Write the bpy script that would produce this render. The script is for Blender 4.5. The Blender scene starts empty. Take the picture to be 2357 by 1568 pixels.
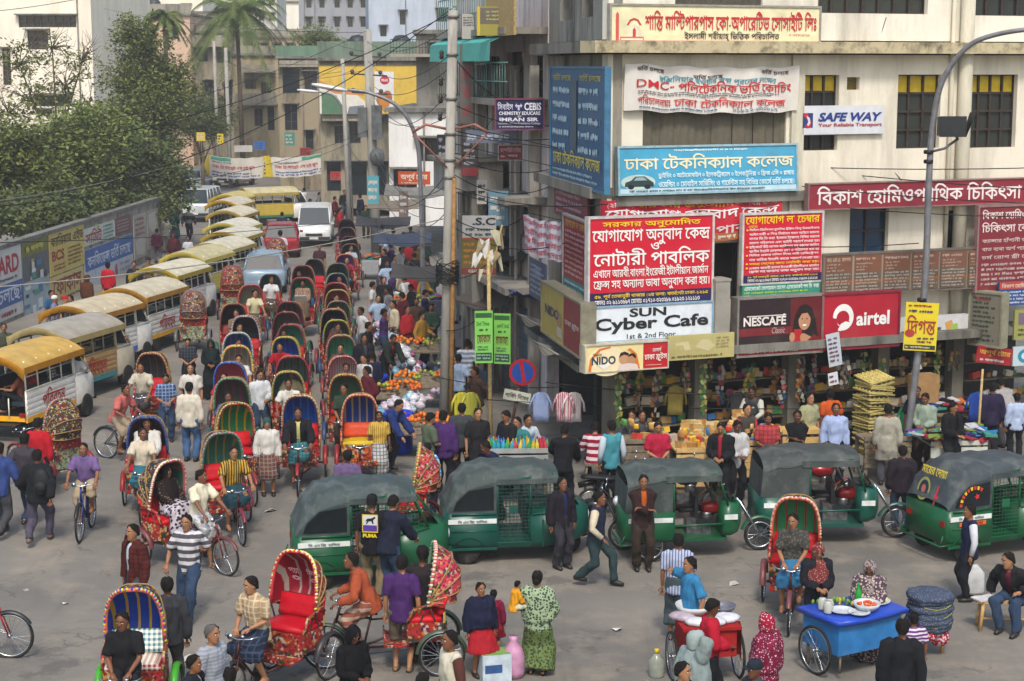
import bpy,bmesh,math,random
from math import sin,cos,pi,radians,sqrt,atan2,hypot
from mathutils import Vector,Matrix,noise
from mathutils.geometry import delaunay_2d_cdt
SC=bpy.context.scene
COL=SC.collection
CAM_H,FPX,PITCH=8.6,4000.0,radians(9.0)
PW,PH=2357.0,1568.0
cam=bpy.data.cameras.new('camera');cam_o=bpy.data.objects.new('camera',cam);COL.objects.link(cam_o)
cam_o.location=(0,0,CAM_H);cam_o.rotation_euler=(radians(90)-PITCH,0,0)
cam.sensor_width=36.0;cam.lens=36.0*FPX/PW;cam.clip_start=0.5;cam.clip_end=3000
SC.camera=cam_o
SUN_EL,SUN_AZ=52.0,178.0
world=bpy.data.worlds.new('World');SC.world=world;world.use_nodes=True
wn=world.node_tree
sky=wn.nodes.new('ShaderNodeTexSky');sky.sky_type='NISHITA';sky.sun_disc=False
sky.sun_elevation=radians(SUN_EL);sky.sun_rotation=radians(SUN_AZ)
sky.air_density=1.4;sky.dust_density=3.0;sky.ozone_density=1.0
wn.links.new(sky.outputs[0],wn.nodes['Background'].inputs[0]);wn.nodes['Background'].inputs[1].default_value=0.12
sun=bpy.data.lights.new('sun','SUN');sun.energy=1.5;sun.angle=radians(10);sun.color=(1.0,0.965,0.9)
sun_o=bpy.data.objects.new('sun',sun);COL.objects.link(sun_o)
_d=Vector((sin(radians(SUN_AZ))*cos(radians(SUN_EL)),cos(radians(SUN_AZ))*cos(radians(SUN_EL)),sin(radians(SUN_EL))))
sun_o.rotation_euler=_d.to_track_quat('Z','Y').to_euler()
SC.view_settings.view_transform='Standard';SC.view_settings.look='None'
SC.view_settings.exposure=0.95;SC.view_settings.gamma=1.0;SC.view_settings.use_curve_mapping=False
SC.render.engine='CYCLES'
SC.cycles.use_denoising=True;SC.cycles.max_bounces=5;SC.cycles.diffuse_bounces=3;SC.cycles.transparent_max_bounces=8
random.seed(7)
R=random.Random(11)
_F=Vector((0,cos(PITCH),-sin(PITCH)));_U=Vector((0,sin(PITCH),cos(PITCH)))
EYE=Vector((0,0,CAM_H))
def ray(x,y):return Vector(((x-PW/2)/FPX,0,0))+_F+_U*((PH/2-y)/FPX)
def gp(x,y,z=0.0):
 d=ray(x,y);t=(z-CAM_H)/d.z
 return EYE+d*t
def at(x,y,Y):
 d=ray(x,y);return EYE+d*(Y/d.y)
def hz(x,Y):return at(x,150,Y).x
class Wall:
 def __init__(s,a,b):
  s.o=Vector((a[0],a[1],0));d=Vector((b[0]-a[0],b[1]-a[1],0));s.L=d.length;s.d=d.normalized()
  s.n=Vector((s.d.y,-s.d.x,0))
  s.rz=atan2(s.d.y,s.d.x)
 def hit(s,x,y,off=0.0):
  d=ray(x,y);o=s.o+s.n*off
  t=(o-EYE).dot(s.n)/d.dot(s.n);p=EYE+d*t
  return(p-s.o).dot(s.d),p.z
 def pt(s,u,z,off=0.0):p=s.o+s.d*u+s.n*off;return Vector((p.x,p.y,z))
def tag(o,label=None,cat=None,group=None,kind=None):
 if label:o['label']=label
 if cat:o['category']=cat
 if group:o['group']=group
 if kind:o['kind']=kind
 return o
def empty(name,loc=(0,0,0),rz=0.0,label=None,cat=None,group=None,s=1.0):
 o=bpy.data.objects.new(name,None);COL.objects.link(o);o.location=loc;o.rotation_euler=(0,0,rz);o.scale=(s,s,s)
 o.empty_display_size=0.1
 return tag(o,label,cat,group)
def link(name,me,parent=None,loc=None,mats=None):
 o=bpy.data.objects.new(name,me);COL.objects.link(o)
 if parent is not None:o.parent=parent
 if loc is not None:o.location=loc
 if mats:setm(o,*mats)
 return o
def setm(o,*mats):
 for i,m in enumerate(mats):
  if i<len(o.material_slots)and m is not None:
   o.material_slots[i].link='OBJECT';o.material_slots[i].material=m
def copy_tree(o,parent=None):
 c=o.copy();COL.objects.link(c)
 if parent is not None:c.parent=parent
 for ch in o.children:copy_tree(ch,c)
 return c
class MB:
 def __init__(s):s.v=[];s.f=[];s.m=[];s.sm=[];s.M=None
 def add(s,vs,fs,mi=0,smooth=False):
  n=len(s.v)
  if s.M is not None:vs=[s.M@Vector(p)for p in vs]
  s.v+=[tuple(p)for p in vs];s.f+=[tuple(n+q for q in f)for f in fs];s.m+=[mi]*len(fs);s.sm+=[smooth]*len(fs)
  return s
 def box(s,c,d,mi=0,rz=0.0,rx=0.0,ry=0.0,taper=None):
  hx,hy,h=d[0]/2,d[1]/2,d[2]/2
  T=taper or 1.0
  vs=[Vector((sx*hx*(T if sz>0 else 1),sy*hy*(T if sz>0 else 1),sz*h))for sz in(-1,1)for sy in(-1,1)for sx in(-1,1)]
  if rz or rx or ry:
   m=Matrix.Rotation(rz,3,'Z')@Matrix.Rotation(ry,3,'Y')@Matrix.Rotation(rx,3,'X');vs=[m@v for v in vs]
  c=Vector(c)
  return s.add([v+c for v in vs],[(0,2,3,1),(4,5,7,6),(0,1,5,4),(2,6,7,3),(0,4,6,2),(1,3,7,5)],mi)
 def quad(s,a,b,c,d,mi=0):return s.add([a,b,c,d],[(0,1,2,3)],mi)
 def tube(s,pts,r,mi=0,seg=6,caps=True,closed=False,smooth=True,flat=None):
  pts=[Vector(p)for p in pts];n=len(pts)
  rs=r if isinstance(r,(list,tuple))else[r]*n
  vs=[];fs=[];up=None
  for i,p in enumerate(pts):
   if closed:t=pts[(i+1)%n]-pts[i-1]
   else:t=pts[min(i+1,n-1)]-pts[max(i-1,0)]
   if t.length<1e-9:t=Vector((0,0,1))
   t.normalize()
   if up is None:
    a=Vector((0,0,1))if abs(t.z)<.9 else Vector((1,0,0))
    u=t.cross(a).normalized()
   else:
    u=up-t*up.dot(t)
    u=u.normalized()if u.length>1e-6 else t.orthogonal().normalized()
   up=u;w=t.cross(u)
   for k in range(seg):
    a=2*pi*k/seg
    vs.append(p+(u*cos(a)+w*(sin(a)*(flat or 1.0)))*rs[i])
  for i in range(n if closed else n-1):
   j=(i+1)%n
   for k in range(seg):
    k2=(k+1)%seg
    fs.append((i*seg+k,i*seg+k2,j*seg+k2,j*seg+k))
  if caps and not closed:
   fs.append(tuple(range(seg))[::-1]);fs.append(tuple((n-1)*seg+k for k in range(seg)))
  return s.add(vs,fs,mi,smooth)
 def rings(s,rings,mi=0,caps=True,smooth=True,closed=True):
  n=len(rings[0]);vs=[p for r in rings for p in r];fs=[]
  for i in range(len(rings)-1):
   for k in range(n if closed else n-1):
    k2=(k+1)%n
    fs.append((i*n+k,i*n+k2,(i+1)*n+k2,(i+1)*n+k))
  if caps:fs.append(tuple(range(n))[::-1]);fs.append(tuple((len(rings)-1)*n+k for k in range(n)))
  return s.add(vs,fs,mi,smooth)
 def lathe(s,c,prof,mi=0,seg=12,axis='Z',smooth=True,caps=True):
  c=Vector(c);rs=[]
  for r,h in prof:
   ring=[]
   for k in range(seg):
    a=2*pi*k/seg
    q=(r*cos(a),r*sin(a),h)
    if axis=='X':q=(h,r*cos(a),r*sin(a))
    if axis=='Y':q=(r*sin(a),h,r*cos(a))
    ring.append(c+Vector(q))
   rs.append(ring)
  return s.rings(rs,mi,caps,smooth)
 def ball(s,c,r,mi=0,seg=8,n=5,sc=(1,1,1),smooth=True):
  c=Vector(c);rs=[]
  for i in range(n+1):
   a=-pi/2+pi*i/n
   rr,h=max(cos(a),.02)*r,sin(a)*r
   rs.append([c+Vector((rr*cos(2*pi*k/seg)*sc[0],rr*sin(2*pi*k/seg)*sc[1],h*sc[2]))for k in range(seg)])
  return s.rings(rs,mi,True,smooth)
 def prism(s,poly,y0,y1,mi=0,axis='Y',smooth=False):
  def q(p,t):return(p[0],t,p[1])if axis=='Y'else((t,p[0],p[1])if axis=='X'else(p[0],p[1],t))
  n=len(poly);vs=[q(p,y0)for p in poly]+[q(p,y1)for p in poly]
  fs=[(k,(k+1)%n,n+(k+1)%n,n+k)for k in range(n)]
  s.add(vs,fs+[tuple(range(n))[::-1],tuple(range(n,2*n))],mi,smooth);return s
 def mesh(s,name,mats):
  me=bpy.data.meshes.new(name);me.from_pydata(s.v,[],s.f)
  for m in mats:me.materials.append(m)
  me.polygons.foreach_set('material_index',s.m);me.polygons.foreach_set('use_smooth',s.sm)
  bm=bmesh.new();bm.from_mesh(me);bmesh.ops.recalc_face_normals(bm,faces=bm.faces);bm.to_mesh(me);bm.free()
  me.update();return me
 def build(s,name,mats,parent=None,loc=None):
  if not isinstance(mats,(list,tuple)):mats=[mats]
  return link(name,s.mesh(name,mats),parent,loc)
def arc(cx,cz,r,a0,a1,n,rz=None):return[(cx+r*cos(a0+(a1-a0)*i/n),cz+(rz or r)*sin(a0+(a1-a0)*i/n))for i in range(n+1)]
MC={}
def rgb(h):
 if isinstance(h,str):
  h=h.lstrip('#');c=[int(h[i:i+2],16)/255 for i in(0,2,4)]
  return tuple(((v+.055)/1.055)**2.4 if v>.04045 else v/12.92 for v in c)
 return h
def newmat(name):
 m=bpy.data.materials.new(name);m.use_nodes=True
 return m,m.node_tree,m.node_tree.nodes['Principled BSDF']
def N(nt,t,**kw):
 n=nt.nodes.new(t)
 for k,v in kw.items():
  if k.startswith('i_'):n.inputs[int(k[2:])if k[2:].isdigit()else k[2:]].default_value=v
  else:setattr(n,k,v)
 return n
def mixc(nt,fac,a,b,blend='MIX'):
 n=nt.nodes.new('ShaderNodeMix');n.data_type='RGBA';n.blend_type=blend
 for i,v in((0,fac),(6,a),(7,b)):
  if hasattr(v,'is_output')or hasattr(v,'links'):nt.links.new(v,n.inputs[i])
  elif i==0:n.inputs[0].default_value=v
  else:n.inputs[i].default_value=(*rgb(v)[:3],1)
 return n.outputs[2]
def ramp(nt,src,p0,p1,c0=(0,0,0,1),c1=(1,1,1,1)):
 n=nt.nodes.new('ShaderNodeValToRGB');n.color_ramp.elements[0].position=p0;n.color_ramp.elements[1].position=p1
 n.color_ramp.elements[0].color=c0;n.color_ramp.elements[1].color=c1;nt.links.new(src,n.inputs[0]);return n.outputs[0]
def objco(nt,s=(1,1,1)):
 tc=nt.nodes.new('ShaderNodeTexCoord');mp=nt.nodes.new('ShaderNodeMapping');mp.inputs['Scale'].default_value=s
 nt.links.new(tc.outputs['Object'],mp.inputs[0]);return mp.outputs[0]
def noisen(nt,co,scale,detail=4,rough=.55):
 n=nt.nodes.new('ShaderNodeTexNoise');n.inputs['Scale'].default_value=scale;n.inputs['Detail'].default_value=detail;n.inputs['Roughness'].default_value=rough
 nt.links.new(co,n.inputs['Vector']);return n.outputs[0]
def bump(nt,b,src,strength=.3,dist=.02):
 n=nt.nodes.new('ShaderNodeBump');n.inputs['Strength'].default_value=strength;n.inputs['Distance'].default_value=dist
 nt.links.new(src,n.inputs['Height']);nt.links.new(n.outputs[0],b.inputs['Normal'])
def M(c,rough=.6,metal=0.0,var=.22,scale=6.0,dirt=None,dirt_amt=.5,bmp=0.0,spec=.35):
 key=('M',c,rough,metal,var,scale,dirt,dirt_amt,bmp)
 if key in MC:return MC[key]
 m,nt,b=newmat('paint');c1=rgb(c)[:3]
 b.inputs['Roughness'].default_value=rough;b.inputs['Metallic'].default_value=metal;b.inputs['Specular IOR Level'].default_value=spec
 co=objco(nt);nz=noisen(nt,co,scale,5)
 lo=tuple(v*(1-var)for v in c1);hi=tuple(min(1,v*(1+var))for v in c1)
 col=mixc(nt,ramp(nt,nz,.3,.7),lo,hi)
 if dirt:
  n2=noisen(nt,co,scale*.45,6,.7)
  col=mixc(nt,ramp(nt,n2,.5,.78,(0,0,0,1),(dirt_amt,)*3+(1,)),col,dirt)
 nt.links.new(col,b.inputs['Base Color'])
 if bmp:bump(nt,b,nz,bmp,.02)
 MC[key]=m;return m
def cloth(c,pat=None,c2='ffffff',s=1.0,rough=.85):
 key=('C',c,pat,c2,s)
 if key in MC:return MC[key]
 m,nt,b=newmat('cloth');b.inputs['Roughness'].default_value=rough;b.inputs['Specular IOR Level'].default_value=.15
 co=objco(nt);nz=noisen(nt,co,9,4);c1=rgb(c)[:3];cc2=rgb(c2)[:3]
 base=mixc(nt,nz,tuple(v*.72 for v in c1),tuple(min(1,v*1.22)for v in c1))
 def band(axis,freq,duty=.5):
  sp=N(nt,'ShaderNodeSeparateXYZ');nt.links.new(co,sp.inputs[0])
  a=N(nt,'ShaderNodeMath',operation='MULTIPLY');a.inputs[1].default_value=freq;nt.links.new(sp.outputs[axis],a.inputs[0])
  f=N(nt,'ShaderNodeMath',operation='FRACT');nt.links.new(a.outputs[0],f.inputs[0])
  g=N(nt,'ShaderNodeMath',operation='GREATER_THAN');g.inputs[1].default_value=duty;nt.links.new(f.outputs[0],g.inputs[0])
  return g.outputs[0]
 if pat=='hstripe':base=mixc(nt,band(2,8.5/s,.52),base,cc2)
 elif pat=='vstripe':base=mixc(nt,band(0,22/s,.6),base,cc2)
 elif pat=='panels':base=mixc(nt,band(0,6.2/s,.78),base,cc2)
 elif pat=='check':
  x=N(nt,'ShaderNodeMath',operation='ADD');nt.links.new(band(0,14/s),x.inputs[0]);nt.links.new(band(2,14/s),x.inputs[1])
  h=N(nt,'ShaderNodeMath',operation='MULTIPLY');h.inputs[1].default_value=.5;nt.links.new(x.outputs[0],h.inputs[0])
  base=mixc(nt,h.outputs[0],base,cc2)
 elif pat=='plaid':
  base=mixc(nt,band(0,12/s,.78),base,cc2);base=mixc(nt,band(2,12/s,.78),base,cc2)
 elif pat in('print','dots','multi'):
  v=N(nt,'ShaderNodeTexVoronoi');v.inputs['Scale'].default_value=25/s;nt.links.new(co,v.inputs['Vector'])
  if pat=='multi':
   v.inputs['Scale'].default_value=34/s**.5
   cr=nt.nodes.new('ShaderNodeValToRGB');cr.color_ramp.interpolation='CONSTANT';sp=N(nt,'ShaderNodeSeparateColor');nt.links.new(v.outputs['Color'],sp.inputs[0]);nt.links.new(sp.outputs[0],cr.inputs[0]);pal=['6e1418','16223e','9a8440','183e2a','a09888','521630','7a3a1a']
   for _ in pal[2:]:cr.color_ramp.elements.new(.5)
   for k,h in enumerate(pal):cr.color_ramp.elements[k].position=k/len(pal);cr.color_ramp.elements[k].color=(*rgb(h),1)
   hs=cr
   base=mixc(nt,ramp(nt,v.outputs['Distance'],.2,.6),hs.outputs[0],base);base=mixc(nt,ramp(nt,noisen(nt,co,5,3),.45,.6),base,hs.outputs[0])
  else:
   f=ramp(nt,v.outputs['Distance'],.40,.46,(1,1,1,1),(0,0,0,1))if pat=='print'else ramp(nt,v.outputs['Distance'],.26,.32,(1,1,1,1),(0,0,0,1))
   base=mixc(nt,f,base,cc2)
 nt.links.new(base,b.inputs['Base Color']);bump(nt,b,noisen(nt,co,14,3),.35,.02)
 MC[key]=m;return m
def glassy(c='20282a',rough=.08,name='glass'):
 key=('G',c,rough)
 if key in MC:return MC[key]
 m,nt,b=newmat(name);b.inputs['Base Color'].default_value=(*rgb(c)[:3],1);b.inputs['Roughness'].default_value=rough;b.inputs['Specular IOR Level'].default_value=.6
 nz=noisen(nt,objco(nt),3);bump(nt,b,nz,.08,.01);MC[key]=m;return m
def plaster(c,stain='2a2a26',amt=.6,scale=.35,streak=True,grime_z=None,rough=.9,patch=None):
 key=('P',c,stain,amt,scale,streak,patch)
 if key in MC:return MC[key]
 m,nt,b=newmat('plaster');b.inputs['Roughness'].default_value=rough;b.inputs['Specular IOR Level'].default_value=.2;c1=rgb(c)[:3]
 co=objco(nt);n1=noisen(nt,co,1.1,6,.6)
 col=mixc(nt,n1,tuple(v*.86 for v in c1),tuple(min(1,v*1.1)for v in c1))
 n2=noisen(nt,objco(nt,(1.3,1.3,.24)if streak else(1,1,1)),scale*2.2,9,.74)
 col=mixc(nt,ramp(nt,n2,.46,.66,(0,0,0,1),(amt,)*3+(1,)),col,stain)
 n4=noisen(nt,co,2.3,9,.75)
 col=mixc(nt,ramp(nt,n4,.6,.68,(0,0,0,1),(amt*.6,)*3+(1,)),col,patch or tuple(v*.55 for v in c1))
 nt.links.new(col,b.inputs['Base Color']);bump(nt,b,noisen(nt,co,14,5),.25,.02);MC[key]=m;return m
def rustm(c='3a2a20'):return M(c,.8,0,.5,12,'6a3a1c',.6,.3)
STEEL=M('b8bcc0',.25,1.0,.1);DARKST=M('2a2a2c',.5,.6,.3);RUBBER=M('171614',.85,0,.4,10,'5a5248',.5)
WOOD=M('b08a55',.75,0,.35,14,'6a4a28',.5,.2);OLDWOOD=M('6e6250',.85,0,.4,12,'38302a',.6,.3);BAMBOO=M('a08a5c',.7,0,.35,20)
BLACK=M('0c0c0d',.6,0,.2);WHITE=M('cfccc4',.6,0,.06,3,'8c8578',.25)
CONJ=['র্','্য','ক্র','ক্স','খ্র','গ্র','ঞ্জ','ট্র','ড্র','ত্ত','দ্দ','ন্ট','ন্ড','ন্ত','ন্দ','ন্দ্র','ন্ন','ন্স','প্ন','প্র','প্ল','ফ্র','ম্প','ম্ব','ল্ট','ল্ড','ষ্ট','ষ্ট্র','স্ক','স্ত','স্ত্র','স্ব','ক্ষ','শু']
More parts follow.
